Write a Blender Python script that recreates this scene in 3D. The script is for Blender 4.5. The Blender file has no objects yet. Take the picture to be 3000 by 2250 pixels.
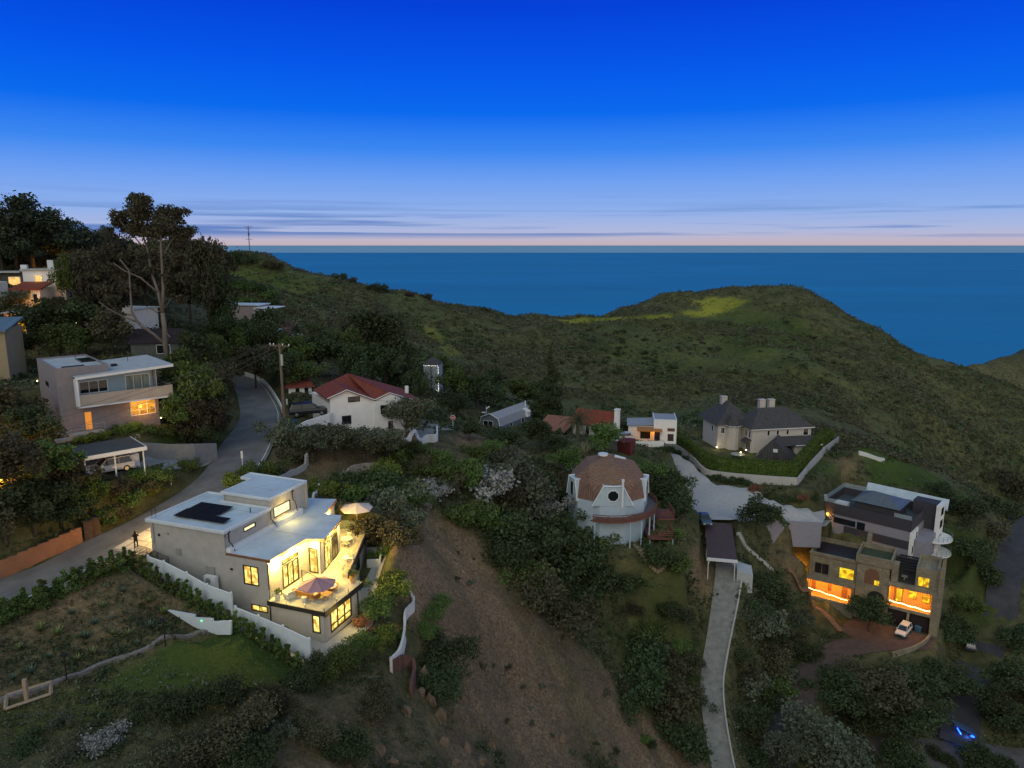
import bpy, math, random
import numpy as np
from math import radians as R, sin, cos, pi
from mathutils import Vector
random.seed(7); rng = np.random.default_rng(7)
SC = bpy.context.scene; COL = SC.collection
# ---------------------------------------------------------------- camera, sky, sun, exposure
FPX = 2150.0; PITCH = math.atan(406/FPX); CP, SP = cos(PITCH), sin(PITCH)
cd = bpy.data.cameras.new('camera'); cam = bpy.data.objects.new('camera', cd); COL.objects.link(cam)
cd.sensor_width = 36; cd.lens = 36*FPX/3000; cd.clip_start = 0.5; cd.clip_end = 300000
cam.location = (0, 0, 0); cam.rotation_euler = (pi/2-PITCH, 0, 0); SC.camera = cam
SC.view_settings.view_transform = 'Standard'; SC.view_settings.look = 'None'
SC.view_settings.exposure = 0.0; SC.view_settings.gamma = 1.0
SC.cycles.max_bounces = 5; SC.cycles.diffuse_bounces = 2; SC.cycles.glossy_bounces = 2
SC.cycles.transmission_bounces = 3; SC.cycles.transparent_max_bounces = 6; SC.cycles.sample_clamp_indirect = 4.0
SC.cycles.use_denoising = True

def srgb(r, g, b):
    f = lambda c: (c/255/12.92) if c/255 <= .04045 else ((c/255+.055)/1.055)**2.4
    return (f(r), f(g), f(b), 1)

def make_world():
    w = bpy.data.worlds.new('World'); SC.world = w; w.use_nodes = True
    nt = w.node_tree; N = nt.nodes; L = nt.links; N.clear()
    out = N.new('ShaderNodeOutputWorld'); bg = N.new('ShaderNodeBackground'); L.new(bg.outputs[0], out.inputs[0])
    tc = N.new('ShaderNodeTexCoord'); sx = N.new('ShaderNodeSeparateXYZ'); L.new(tc.outputs['Generated'], sx.inputs[0])
    def ramp(stops, src):
        r = N.new('ShaderNodeValToRGB'); e = r.color_ramp.elements
        while len(e) < len(stops): e.new(0.5)
        for k, (p, c) in enumerate(stops): e[k].position = p; e[k].color = c
        L.new(src, r.inputs[0]); return r.outputs[0]
    def M(op, a, b=None, c=None):
        m = N.new('ShaderNodeMath'); m.operation = op
        for i, v in enumerate((a, b, c)):
            if v is None: continue
            if isinstance(v, (int, float)): m.inputs[i].default_value = v
            else: L.new(v, m.inputs[i])
        return m.outputs[0]
    z = sx.outputs[2]
    # the sea side of the sky: deep blue above, lavender and pink over the horizon
    front = ramp([(0, srgb(196, 176, 182)), (.008, srgb(190, 182, 202)), (.020, srgb(172, 184, 222)), (.045, srgb(142, 176, 234)), (.085, srgb(108, 158, 240)),
                  (.12, srgb(58, 134, 240)), (.165, srgb(4, 104, 236)), (.22, srgb(0, 84, 232)), (.285, srgb(0, 62, 214)), (.40, srgb(30, 74, 190)), (.62, srgb(100, 136, 170)), (1, srgb(118, 146, 172))], z)
    back = ramp([(0, srgb(222, 200, 178)), (.12, srgb(224, 210, 196)), (.35, srgb(186, 198, 202)), (1, srgb(118, 146, 172))], z)
    k = M('MULTIPLY_ADD', sx.outputs[1], -1.6, 0.5); k.node.use_clamp = True
    mx = N.new('ShaderNodeMixRGB'); L.new(k, mx.inputs[0]); L.new(front, mx.inputs[1]); L.new(back, mx.inputs[2])
    # thin layered clouds low over the sea
    def cloud(sx_, sz_, off, lo, hi, band):
        cb = N.new('ShaderNodeCombineXYZ')
        L.new(M('MULTIPLY', M('DIVIDE', sx.outputs[0], sx.outputs[1]), sx_), cb.inputs[0]); L.new(M('MULTIPLY', z, sz_), cb.inputs[2]); cb.inputs[1].default_value = off
        n = N.new('ShaderNodeTexNoise'); n.inputs['Scale'].default_value = 1; n.inputs['Detail'].default_value = 4; n.inputs['Roughness'].default_value = .45; L.new(cb.outputs[0], n.inputs['Vector'])
        c1 = ramp([(0, (0,)*3+(1,)), (lo, (0,)*3+(1,)), (hi, (1,)*3+(1,)), (1, (1,)*3+(1,))], M('SUBTRACT', n.outputs[0], M('MULTIPLY', M('DIVIDE', sx.outputs[0], sx.outputs[1]), .085)))
        b = ramp([(band[0], (0,)*3+(1,)), (band[1], (1,)*3+(1,)), (band[2], (1,)*3+(1,)), (band[3], (0,)*3+(1,))], z)
        return M('MULTIPLY', c1, b)
    a = cloud(2.2, 100, 3.7, .49, .60, (.009, .015, .032, .056))
    b = cloud(4.5, 190, 8.2, .56, .70, (.010, .024, .05, .075))
    # the long dark bank left of centre
    m1 = N.new('ShaderNodeMixRGB'); m1.inputs[2].default_value = srgb(74, 118, 188); L.new(M('MULTIPLY', a, .80), m1.inputs[0]); L.new(mx.outputs[0], m1.inputs[1])
    m2 = N.new('ShaderNodeMixRGB'); m2.inputs[2].default_value = srgb(100, 128, 205); L.new(M('MULTIPLY', b, .35), m2.inputs[0]); L.new(m1.outputs[0], m2.inputs[1])
    sky = N.new('ShaderNodeTexSky'); sky.sky_type = 'NISHITA'; sky.sun_disc = False; sky.sun_elevation = R(1.5); sky.sun_rotation = R(200); sky.ozone_density = 4
    sk = N.new('ShaderNodeMixRGB'); sk.blend_type = 'ADD'; sk.inputs[0].default_value = 0.01; L.new(m2.outputs[0], sk.inputs[1]); L.new(sky.outputs[0], sk.inputs[2])
    L.new(sk.outputs[0], bg.inputs[0]); bg.inputs[1].default_value = 1.0
make_world()
sd = bpy.data.lights.new('sun', 'SUN'); sd.energy = 0.7; sd.angle = R(40); sd.color = (1, .93, .80)
sun = bpy.data.objects.new('sun', sd); COL.objects.link(sun)
sun.rotation_euler = Vector((0.25, 0.75, -0.62)).to_track_quat('-Z', 'Y').to_euler()

# ---------------------------------------------------------------- survey helpers (a sight line to a point at a known height, distance or wall)
def ray(px, py):
    X = px-1500; Y = py-1125
    return (X, FPX*CP-Y*SP, -(Y*CP+FPX*SP))
def uz(px, py, z):
    r = ray(px, py); t = z/r[2]; return (r[0]*t, r[1]*t, z)
def uy(px, py, y):
    r = ray(px, py); t = y/r[1]; return (r[0]*t, y, r[2]*t)
def proj(x, y, z):
    d = y*CP-z*SP; u = -z*CP-y*SP; return (1500+FPX*x/d, 1125+FPX*u/d)
class Fr:
    def __init__(s, ox, oy, oz, deg):
        s.o = (ox, oy, oz); s.deg = deg; s.ca = cos(R(deg)); s.sa = sin(R(deg))
    def loc(s, p):
        x, y, z = p[0]-s.o[0], p[1]-s.o[1], p[2]-s.o[2]
        return (x*s.ca+y*s.sa, -x*s.sa+y*s.ca, z)
    def wor(s, p):
        return (s.o[0]+p[0]*s.ca-p[1]*s.sa, s.o[1]+p[0]*s.sa+p[1]*s.ca, s.o[2]+p[2])
    def pl(s, px, py, ax, val):
        r = ray(px, py); rl = (r[0]*s.ca+r[1]*s.sa, -r[0]*s.sa+r[1]*s.ca, r[2])
        o = s.loc((0, 0, 0)); t = (val-o[ax])/rl[ax]
        return tuple(o[i]+rl[i]*t for i in range(3))
def zm(x0, y0, k): return lambda x, y: (x0+x/k, y0+y/k)

# ---------------------------------------------------------------- mesh helpers
def tag(o, label=None, cat=None, group=None, kind=None):
    if label: o['label'] = label
    if cat: o['category'] = cat
    if group: o['group'] = group
    if kind: o['kind'] = kind
    return o
class MB:
    def __init__(s): s.v = []; s.f = []
    def add(s, vs, fs):
        n = len(s.v); s.v += [tuple(map(float, p)) for p in vs]; s.f += [tuple(n+i for i in f) for f in fs]; return s
    def box(s, x0, x1, y0, y1, z0, z1):
        return s.add([(x0,y0,z0),(x1,y0,z0),(x1,y1,z0),(x0,y1,z0),(x0,y0,z1),(x1,y0,z1),(x1,y1,z1),(x0,y1,z1)],
                     [(3,2,1,0),(4,5,6,7),(0,1,5,4),(1,2,6,5),(2,3,7,6),(3,0,4,7)])
    def prism(s, poly, z0, z1):     # z0/z1 numbers or lists
        n = len(poly); a = z0 if isinstance(z0, (list, tuple)) else [z0]*n; b = z1 if isinstance(z1, (list, tuple)) else [z1]*n
        ar = sum(poly[i][0]*poly[(i+1)%n][1]-poly[(i+1)%n][0]*poly[i][1] for i in range(n))
        if ar < 0: poly = poly[::-1]; a = a[::-1]; b = b[::-1]
        return s.add([(p[0],p[1],a[i]) for i, p in enumerate(poly)]+[(p[0],p[1],b[i]) for i, p in enumerate(poly)],
                     [tuple(range(n-1,-1,-1)), tuple(range(n,2*n))]+[(i,(i+1)%n,n+(i+1)%n,n+i) for i in range(n)])
    def slab(s, pts, t):            # sheet given by 3D corners, thickness downward
        n = len(pts); return s.add(list(pts)+[(p[0],p[1],p[2]-t) for p in pts],
                     [tuple(range(n)), tuple(range(2*n-1,n-1,-1))]+[(i,n+i,n+(i+1)%n,(i+1)%n) for i in range(n)])
    def tube(s, path, r, n=6):
        P = [Vector(p) for p in path]; rs = r if isinstance(r, (list, tuple)) else [r]*len(P); b = len(s.v)
        for i, p in enumerate(P):
            d = (P[min(i+1,len(P)-1)]-P[max(i-1,0)]).normalized()
            u = d.cross(Vector((0,0,1)) if abs(d.z) < .9 else Vector((1,0,0))).normalized(); w = d.cross(u)
            for k in range(n):
                a = 2*pi*k/n; q = p+(u*cos(a)+w*sin(a))*rs[i]; s.v.append(tuple(q))
        for i in range(len(P)-1):
            for k in range(n):
                s.f.append((b+i*n+k, b+(i+1)*n+k, b+(i+1)*n+(k+1)%n, b+i*n+(k+1)%n))
        s.f.append(tuple(b+k for k in range(n))); s.f.append(tuple(b+(len(P)-1)*n+k for k in range(n-1,-1,-1)))
        return s
    def cyl(s, x, y, z0, z1, r, n=12, r1=None): return s.tube([(x,y,z0),(x,y,z1)], [r, r if r1 is None else r1], n)
    def lathe(s, prof, n=16, c=(0,0,0)):
        b = len(s.v)
        for (r, z) in prof:
            for k in range(n): s.v.append((c[0]+r*cos(2*pi*k/n), c[1]+r*sin(2*pi*k/n), c[2]+z))
        for i in range(len(prof)-1):
            for k in range(n): s.f.append((b+i*n+k, b+i*n+(k+1)%n, b+(i+1)*n+(k+1)%n, b+(i+1)*n+k))
        s.f.append(tuple(b+k for k in range(n-1,-1,-1))); s.f.append(tuple(b+(len(prof)-1)*n+k for k in range(n))); return s
    def wall(s, ax, v0, v1, a0, a1, z0, z1, holes=()):   # thick wall on plane x or y with rectangular openings
        A = sorted({a0, a1} | {min(max(h[i], a0), a1) for h in holes for i in (0, 1)}); Z = sorted({z0, z1} | {min(max(h[i], z0), z1) for h in holes for i in (2, 3)})
        for i in range(len(A)-1):
            for j in range(len(Z)-1):
                ca, cz = (A[i]+A[i+1])/2, (Z[j]+Z[j+1])/2
                if any(h[0] < ca < h[1] and h[2] < cz < h[3] for h in holes): continue
                if ax == 0: s.box(v0, v1, A[i], A[i+1], Z[j], Z[j+1])
                else: s.box(A[i], A[i+1], v0, v1, Z[j], Z[j+1])
        return s
    def build(s, name, mat, parent=None, smooth=False, loc=None):
        me = bpy.data.meshes.new(name); me.from_pydata(s.v, [], s.f); me.update()
        if smooth: me.polygons.foreach_set('use_smooth', [True]*len(me.polygons))
        o = bpy.data.objects.new(name, me); COL.objects.link(o)
        if mat: me.materials.append(mat)
        if parent: o.parent = parent
        if loc: o.location = loc
        return o
def npmesh(name, V, Fq, mat, parent=None, kind=None, attrs=None, smooth=False):
    me = bpy.data.meshes.new(name); V = np.asarray(V, np.float32); Fq = np.asarray(Fq, np.int32); k = Fq.shape[1]
    me.vertices.add(len(V)); me.vertices.foreach_set('co', V.ravel())
    me.loops.add(Fq.size); me.loops.foreach_set('vertex_index', Fq.ravel())
    me.polygons.add(len(Fq)); me.polygons.foreach_set('loop_start', np.arange(0, Fq.size, k, dtype=np.int32)); me.polygons.foreach_set('loop_total', np.full(len(Fq), k, np.int32))
    for n, a in (attrs or {}).items():
        at = me.color_attributes.new(n, 'FLOAT_COLOR', 'POINT'); at.data.foreach_set('color', np.asarray(a, np.float32).ravel())
    me.update(calc_edges=True)
    if smooth: me.polygons.foreach_set('use_smooth', [True]*len(Fq))
    o = bpy.data.objects.new(name, me); COL.objects.link(o); me.materials.append(mat)
    if parent: o.parent = parent
    if kind: o['kind'] = kind
    return o
def thing(name, loc, deg, label, cat, group=None):
    o = bpy.data.objects.new(name, None); COL.objects.link(o); o.location = loc; o.rotation_euler = (0, 0, R(deg)); o.empty_display_size = .3
    return tag(o, label, cat, group)
def tframe(name, fr, label, cat, group=None): return thing(name, fr.o, fr.deg, label, cat, group)
def copy_tree(o, parent=None):
    c = o.copy(); COL.objects.link(c); c.parent = parent
    for ch in [q for q in COL.objects if q.parent == o]: copy_tree(ch, c)
    return c

# ---------------------------------------------------------------- materials
MATS = {}
def mat(name, col, rough=.8, var=.18, scale=1.5, bump=.0, metal=0, col2=None, spec=.3, brick=None, coord='Object', stretch=None, bscale=None):
    if name in MATS: return MATS[name]
    m = bpy.data.materials.new(name); m.use_nodes = True; nt = m.node_tree; N = nt.nodes; L = nt.links
    p = N['Principled BSDF']; p.inputs['Roughness'].default_value = rough; p.inputs['Metallic'].default_value = metal
    p.inputs['Specular IOR Level'].default_value = spec
    c = col if len(col) == 4 else (*col, 1)
    tc = N.new('ShaderNodeTexCoord'); mp = N.new('ShaderNodeMapping'); L.new(tc.outputs[coord], mp.inputs[0])
    if stretch: mp.inputs['Scale'].default_value = stretch
    n = N.new('ShaderNodeTexNoise'); n.inputs['Scale'].default_value = scale; n.inputs['Detail'].default_value = 5; n.inputs['Roughness'].default_value = .65; L.new(mp.outputs[0], n.inputs[0])
    r = N.new('ShaderNodeValToRGB'); e = r.color_ramp.elements; e[0].position = .3; e[1].position = .7
    lo = tuple(x*(1-var) for x in c[:3])+(1,); hi = tuple(min(1, x*(1+var)) for x in (col2 or c)[:3])+(1,)
    e[0].color = lo; e[1].color = hi; L.new(n.outputs[0], r.inputs[0]); src = r.outputs[0]
    if brick:
        b = N.new('ShaderNodeTexBrick'); b.inputs['Scale'].default_value = 1; b.inputs['Brick Width'].default_value = brick[0]; b.inputs['Row Height'].default_value = brick[1]; b.inputs['Mortar Size'].default_value = brick[2]
        b.inputs['Color1'].default_value = (1, 1, 1, 1); b.inputs['Color2'].default_value = (.82, .82, .82, 1); b.inputs['Mortar'].default_value = (.55, .55, .55, 1)
        mb = N.new('ShaderNodeMapping'); mb.inputs['Rotation'].default_value = brick[3] if len(brick) > 3 else (0, 0, 0); L.new(tc.outputs[coord], mb.inputs[0]); L.new(mb.outputs[0], b.inputs[0])
        x = N.new('ShaderNodeMixRGB'); x.blend_type = 'MULTIPLY'; x.inputs[0].default_value = 1; L.new(src, x.inputs[1]); L.new(b.outputs[0], x.inputs[2]); src = x.outputs[0]
    L.new(src, p.inputs['Base Color'])
    if bump:
        nb = N.new('ShaderNodeTexNoise'); nb.inputs['Scale'].default_value = bscale or scale*6; nb.inputs['Detail'].default_value = 4; L.new(mp.outputs[0], nb.inputs[0])
        bn = N.new('ShaderNodeBump'); bn.inputs['Strength'].default_value = bump; bn.inputs['Distance'].default_value = .1; L.new(nb.outputs[0], bn.inputs['Height']); L.new(bn.outputs[0], p.inputs['Normal'])
    MATS[name] = m; return m
def emis(name, col, strength, var=.5, scale=1.2, col2=None):
    if name in MATS: return MATS[name]
    m = bpy.data.materials.new(name); m.use_nodes = True; nt = m.node_tree; N = nt.nodes; L = nt.links
    p = N['Principled BSDF']; p.inputs['Base Color'].default_value = (.02, .02, .02, 1); p.inputs['Roughness'].default_value = .2
    tc = N.new('ShaderNodeTexCoord'); n = N.new('ShaderNodeTexVoronoi'); n.distance = 'CHEBYCHEV'; n.inputs['Scale'].default_value = scale; L.new(tc.outputs['Object'], n.inputs[0])
    r = N.new('ShaderNodeValToRGB'); e = r.color_ramp.elements; e[0].position = .25; e[1].position = .75
    c = srgb(*col); c2 = srgb(*(col2 or col)); e[1].color = c; e[0].color = tuple(x*(1-var) for x in c2[:3])+(1,)
    L.new(n.outputs['Color'], r.inputs[0]); L.new(r.outputs[0], p.inputs['Emission Color']); p.inputs['Emission Strength'].default_value = strength
    MATS[name] = m; return m
def glass(name, col=(.8, .9, .85), alpha=.25):
    if name in MATS: return MATS[name]
    m = bpy.data.materials.new(name); m.use_nodes = True; p = m.node_tree.nodes['Principled BSDF']
    p.inputs['Base Color'].default_value = (*col, 1); p.inputs['Roughness'].default_value = .06; p.inputs['Alpha'].default_value = alpha
    MATS[name] = m; return m

# ---------------------------------------------------------------- terrain
def lerpz(px, py, y): return uy(px, py, y)
ctl = [(0,2250,40),(300,2250,40),(600,2250,41),(900,2250,43.5),(1200,2250,50),(1500,2250,62),(1800,2250,74),(2000,2250,84),(0,2080,45.5),(300,1980,50),(600,1862,55),
 (0,1900,50.5),(200,1850,54),(450,1780,58),(700,1950,53),(880,2000,54.5),(1100,1920,59.5),(1180,1900,61.5),(1200,2100,54.5),(900,2100,49),(1130,1800,64),(1160,1650,70),(1150,1520,78),
 (1260,1560,87),(1400,1700,85),(1550,1850,83),(1700,2000,81),(1800,2130,80),(1950,2250,83),(1400,2000,71),(1350,1850,72),(1300,2100,60),(1500,2150,66),(1250,1750,70),(1230,1950,62.5),
 (1700,1750,98),(1900,1900,100),(2000,2000,97),(1850,1720,103),(1650,1600,104),(1500,1500,102),(1400,1350,106),(1250,1430,96),(1120,1380,97),(870,1400,86),(1000,1460,87),
 (950,1255,98.5),(1000,1262,101),(1100,1300,104),(1240,1305,113),(1450,1305,122),(1350,1250,135),(1290,1210,137),(1560,1400,118),(1650,1300,135),(1430,1255,155),(1550,1330,130),
 (1700,1280,150),(1900,1290,155),(1830,1325,142),(1900,1322,146),(2000,1372,147),(1300,1130,185),(1600,1200,215),(1900,1225,240),(2300,1180,235),(2600,1300,215),(2700,1372,220),(2850,1460,230),(3000,1520,235),
 (900,1050,165),(1100,1000,215),(700,950,190),(500,900,190),(490,1060,105),(0,1270,80),(0,1100,100),(0,1000,112),(60,900,125),(150,800,140),(300,760,170),(480,745,230),
 (0,1500,62),(150,1450,66),(0,1620,58),(300,1420,70),(100,1380,72),(500,1100,100),(650,1275,96),(560,1240,92),(660,1180,108),(560,1000,125),(900,1180,112),(820,1080,130),
 # ridge
 (640,748,320),(733,752,325),(900,803,325),(1100,850,330),(1300,892,340),(1500,925,350),(1650,935,355),(1800,926,365),(1950,872,385),(2150,838,400),(2350,852,385),(2500,922,370),(2650,1012,350),(2800,1072,335),(2900,1115,328),(3000,1170,320),(3200,1280,310),
 (1000,900,280),(1300,1000,285),(1700,1000,315),(1700,1100,270),(2100,950,350),(2100,1100,280),(2400,1000,330),(2400,1100,280),(2700,1200,270),(2900,1300,270),(1850,960,340),(2060,900,375),(800,850,260),(2250,1000,325),
 # right spur and canyon
 (2520,1290,178),(2600,1330,178),(2700,1372,172),(2850,1455,162),(2950,1560,142),(2860,1500,153),(2800,1440,161),(2770,1560,148),(2765,1640,142),(2795,1700,138),(2850,1650,138),(2920,1700,134),(2930,1750,136),(2980,1600,150),(2900,1880,129),(2860,1930,125),(2900,2000,117),(3000,2170,108),
 (2700,2160,105),(2500,2250,100),(2250,2250,94),(2250,2000,108),(2350,2050,108),(2350,1900,122),(2400,1800,132),(2200,1700,119),(2250,1800,123),(2300,1700,134),(2230,1620,127),(2300,1560,134),(2310,1650,139),(2700,2050,110),(2800,1950,118),(3000,2250,103),(3000,1900,128),
 (2500,1350,170),(2450,1300,174),(2450,1400,162),(2600,1402,167),(2700,1425,162),(2300,1420,146.5),(2300,1340,170),
 # far headland
 (2840,1075,640),(2920,1050,650),(3000,1032,660),(3200,985,690),(3500,960,700),(2960,1200,600)]
C3 = [lerpz(*c) for c in ctl]
C3 += [(-140,110,-4),(-150,60,-14),(-110,40,-24),(-70,20,-28),(-60,40,-29.5),(0,20,-34),(60,20,-66),(140,30,-95),(180,100,-92),(60,60,-66),(100,60,-80),(-100,150,-1),(-150,200,4),(-200,300,4),(-260,400,-10),(190,160,-84),(250,240,-96),(220,60,-98),
       (-70,85,-16),(-75,70,-20),(-82,100,-11),(-100,75,-13), (150,480,-100),(300,500,-150),(420,420,-130),(420,560,-160),(200,560,-150)]
for (px, py, y) in [(300,760,170),(640,748,320),(1000,828,328),(1300,892,340),(1650,935,355),(1950,872,385),(2150,838,400),(2350,852,385),(2650,1012,350),(2900,1115,328)]:
    x, yy, z = lerpz(px, py, y); C3 += [(x*1.14, yy*1.14, z-16), (x*1.5, yy*1.5, z-75), (x*2.2, yy*2.2, -250)]
C3 += [(x, 1300, -330) for x in (-1500,-700,0,500,900,1500)]+[(-1500,600,-120),(-900,500,-60),(1300,800,-200),(1200,500,-150),(900,300,-130),(-600,300,0)]
C3 = np.array(C3)
def rbf_fit(P, c=5.0, lam=.8):
    d = np.sqrt(((P[:,None,:2]-P[None,:,:2])**2).sum(-1)+c*c); n = len(P)
    A = np.zeros((n+3, n+3)); A[:n,:n] = -d+lam*np.eye(n); Q = np.c_[np.ones(n), P[:,:2]]; A[:n,n:] = Q; A[n:,:n] = Q.T
    return np.linalg.solve(A, np.r_[P[:,2], 0, 0, 0])
W = rbf_fit(C3)
def rbf(x, y, c=5.0):
    x = np.asarray(x, float).ravel(); y = np.asarray(y, float).ravel(); out = np.empty(len(x)); n = len(C3)
    for i in range(0, len(x), 20000):
        a, b = x[i:i+20000], y[i:i+20000]
        d = np.sqrt((a[:,None]-C3[None,:,0])**2+(b[:,None]-C3[None,:,1])**2+c*c)
        out[i:i+20000] = -d@W[:n]+W[n]+W[n+1]*a+W[n+2]*b
    return out
_perm = rng.random((256, 256))
def vnoise(x, y):
    xi = np.floor(x).astype(int); yi = np.floor(y).astype(int); fx = x-xi; fy = y-yi; fx = fx*fx*(3-2*fx); fy = fy*fy*(3-2*fy)
    g = lambda a, b: _perm[a & 255, b & 255]
    return (g(xi,yi)*(1-fx)+g(xi+1,yi)*fx)*(1-fy)+(g(xi,yi+1)*(1-fx)+g(xi+1,yi+1)*fx)*fy
def fbm(x, y, o=4):
    s = 0; a = .5
    for k in range(o): s = s+a*vnoise(x*2**k+17*k, y*2**k+31*k); a *= .5
    return s/(1-.5**o)
NR, NC = 620, 560; Y0, Y1 = 16.0, 1700.0; UM = 1.15
ly = np.linspace(math.log(Y0), math.log(Y1), NR); uu = np.linspace(-UM, UM, NC)
GY = np.repeat(np.exp(ly)[:,None], NC, 1); GX = uu[None,:]*(GY+45)
HZ = rbf(GX, GY).reshape(NR, NC)
def seg_dist(X, Y, pts):        # distance to polyline, and the interpolated value of column 2
    best = np.full(X.shape, 1e9); val = np.zeros(X.shape)
    for a, b in zip(pts[:-1], pts[1:]):
        dx, dy = b[0]-a[0], b[1]-a[1]; t = np.clip(((X-a[0])*dx+(Y-a[1])*dy)/(dx*dx+dy*dy+1e-9), 0, 1)
        d = np.hypot(X-a[0]-t*dx, Y-a[1]-t*dy); k = d < best; best[k] = d[k]; val[k] = (a[2]+(b[2]-a[2])*t)[k]
    return best, val
def in_poly(X, Y, P):
    c = np.zeros(X.shape, bool); n = len(P)
    for i in range(n):
        x0, y0 = P[i][:2]; x1, y1 = P[(i+1)%n][:2]
        if y0 == y1: continue
        k = ((y0 > Y) != (y1 > Y)) & (X < (x1-x0)*(Y-y0)/(y1-y0)+x0); c ^= k
    return c
def poly_d(X, Y, P):
    d, _ = seg_dist(X, Y, [(*p[:2], 0) for p in P]+[(*P[0][:2], 0)]); return np.where(in_poly(X, Y, P), 0, d)
def sstep(t): t = np.clip(t, 0, 1); return t*t*(3-2*t)
def level(P, z, soft=3.0, zf=None):
    global HZ
    d = poly_d(GX, GY, P); w = 1-sstep(d/soft); t = z if zf is None else zf(GX, GY); HZ = HZ*(1-w)+t*w
def carve(pts, half, soft=3.0, off=-.06):
    global HZ
    d, v = seg_dist(GX, GY, pts); w = 1-sstep((d-half)/soft); HZ = HZ*(1-w)+(v+off)*w
def spline(pts, n=8):
    out = []; P = [np.array(p, float) for p in pts]; P = [2*P[0]-P[1]]+P+[2*P[-1]-P[-2]]
    for i in range(1, len(P)-2):
        for k in range(n):
            t = k/n; a, b, c, d = P[i-1:i+3]
            out.append(tuple(.5*(2*b+(c-a)*t+(2*a-5*b+4*c-d)*t*t+(3*b-a-3*c+d)*t**3)))
    out.append(tuple(P[-2])); return out
# ---------------------------------------------------------------- the plots and how they sit in the ground
MH = Fr(-16.3, 58.6, -34, -20); GH = Fr(-50.8, 80.5, -21.5, 42); RH = Fr(-26.4, 102.6, -24.5, 29); DM = Fr(15.2, 111.3, -45, 0)
LC = Fr(34.7, 113.6, -55.2, 77.5-90); BN = Fr(-2.5, 154.4, -39.6, 59); GT = Fr(57.9, 171.6, -49.5, 10); MG = Fr(66.8, 150.2, -59.3, -43); TH = Fr(59.8, 138.3, -73, -34)
def wl(fr, pts): return [fr.wor((*p, 0)) for p in pts]
road_L = [(-62,54,-31)]+[uz(*q) for q in [(0,1695,-30),(240,1590,-29),(430,1500,-28.2),(580,1400,-27.2),(650,1300,-25.9),(700,1230,-25.2),(697,1170,-24.8),(683,1130,-24.2),(668,1105,-23.3),(655,1082,-22)]]
road_R = [(-56,46,-31)]+[uz(*q) for q in [(0,1795,-30),(300,1665,-29),(452,1585,-28.2),(650,1470,-27.2),(762,1370,-25.9),(805,1290,-25.2),(822,1240,-24.8),(815,1190,-24.2),(765,1120,-23.3),(690,1090,-22)]]
def offset(P, d):
    out = []
    for i in range(len(P)):
        a, c = P[max(i-1, 0)], P[min(i+1, len(P)-1)]; dx, dy = c[0]-a[0], c[1]-a[1]; l = math.hypot(dx, dy) or 1
        out.append((P[i][0]+dy/l*d, P[i][1]-dx/l*d, P[i][2]))
    return out
def resample(P, n):
    P = spline(P, 10); d = [0]
    for a, b in zip(P[:-1], P[1:]): d.append(d[-1]+math.dist(a, b))
    t = np.linspace(0, d[-1], n); return [tuple(np.interp(x, d, [p[k] for p in P]) for k in range(3)) for x in t]
rl, rr = resample(road_L, 60), resample(road_R, 60)
for _i in range(60):      # no cross fall: both edges at one height
    _z = (rl[_i][2]+rr[_i][2])/2; rl[_i] = uz(*proj(*rl[_i]), _z); rr[_i] = uz(*proj(*rr[_i]), _z)
road_c = [tuple((a[k]+b[k])/2 for k in range(3)) for a, b in zip(rl, rr)]
road_w = [math.dist(a, b)/2 for a, b in zip(rl, rr)]
_dc = resample([uy(*q) for q in [(2134,1640,120),(2132,1700,115),(2115,1810,109),(2093,1930,103),(2084,2010,99),(2092,2110,94),(2117,2250,88),(2140,2330,84)]], 50)
_hw = np.interp(np.arange(50), [0, 8, 20, 30, 49], [2.1, 2.1, 1.75, 1.6, 1.4]); _o1, _o2 = offset(_dc, 1), offset(_dc, -1)
dl = [tuple(c[k]+(o[k]-c[k])*w for k in range(3)) for c, o, w in zip(_dc, _o1, _hw)]; dr = [tuple(c[k]+(o[k]-c[k])*w for k in range(3)) for c, o, w in zip(_dc, _o2, _hw)]
if dl[20][0] > dr[20][0]: dl, dr = dr, dl
drive_c = [tuple((a[k]+b[k])/2 for k in range(3)) for a, b in zip(dl, dr)]
right_road = [uy(*q) for q in [(3060,1500,160),(2985,1580,150),(2945,1700,138),(2930,1800,133),(2890,1900,127),(2850,1960,123),(2830,2040,116),(2815,2120,110),(2810,2180,105)]]
low_road = [uz(*q) for q in [(2560,2200,-79.0),(2700,2205,-79.3),(2850,2215,-79.6),(3010,2235,-80),(3200,2260,-80.5)]]
red_drive = [uz(*q) for q in [(2640,1880,-71),(2560,1885,-71),(2460,1905,-71),(2385,1965,-71.2),(2330,2050,-72),(2300,2130,-73.2),(2260,2250,-75)]]
pad_poly = [uz(*zm(1950,1100,2.949)(*q[:2]), q[2]) for q in [(-160,660,-46),(-60,690,-47.5),(60,800,-48.8),(130,900,-49.6),(200,1000,-50),(235,1240,-50),(560,1250,-50),(700,1262,-51),(860,1276,-52.3),(1020,1286,-54),(1180,1293,-54.7),(1345,1300,-55.4),(1380,1230,-55.3),(1372,1165,-54.9),(1170,1150,-53.6),(1040,1120,-52.6),(900,1080,-51.3),(760,970,-50.2),(440,950,-49.6),(320,860,-49),(200,740,-48.2),(80,680,-47.4),(-20,650,-46.5),(-120,630,-45.5)]]
def house_ground(X, Y):
    u = (X-MH.o[0])*MH.ca+(Y-MH.o[1])*MH.sa
    return MH.o[2]+np.interp(u, [-22, -19, -12, -7, -1, 3], [5.3, 5.0, 3.0, .7, 0, -.2])-.05
_ZT = zm(1950, 1100, 2.949)
level(wl(MH, [(-18.5,-2.2),(-1,-2.2),(1.2,-1.2),(1.4,5.5),(-.6,8),(-4,17),(-13,16),(-18.5,12.5)]), 0, 2.2, house_ground)
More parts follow.
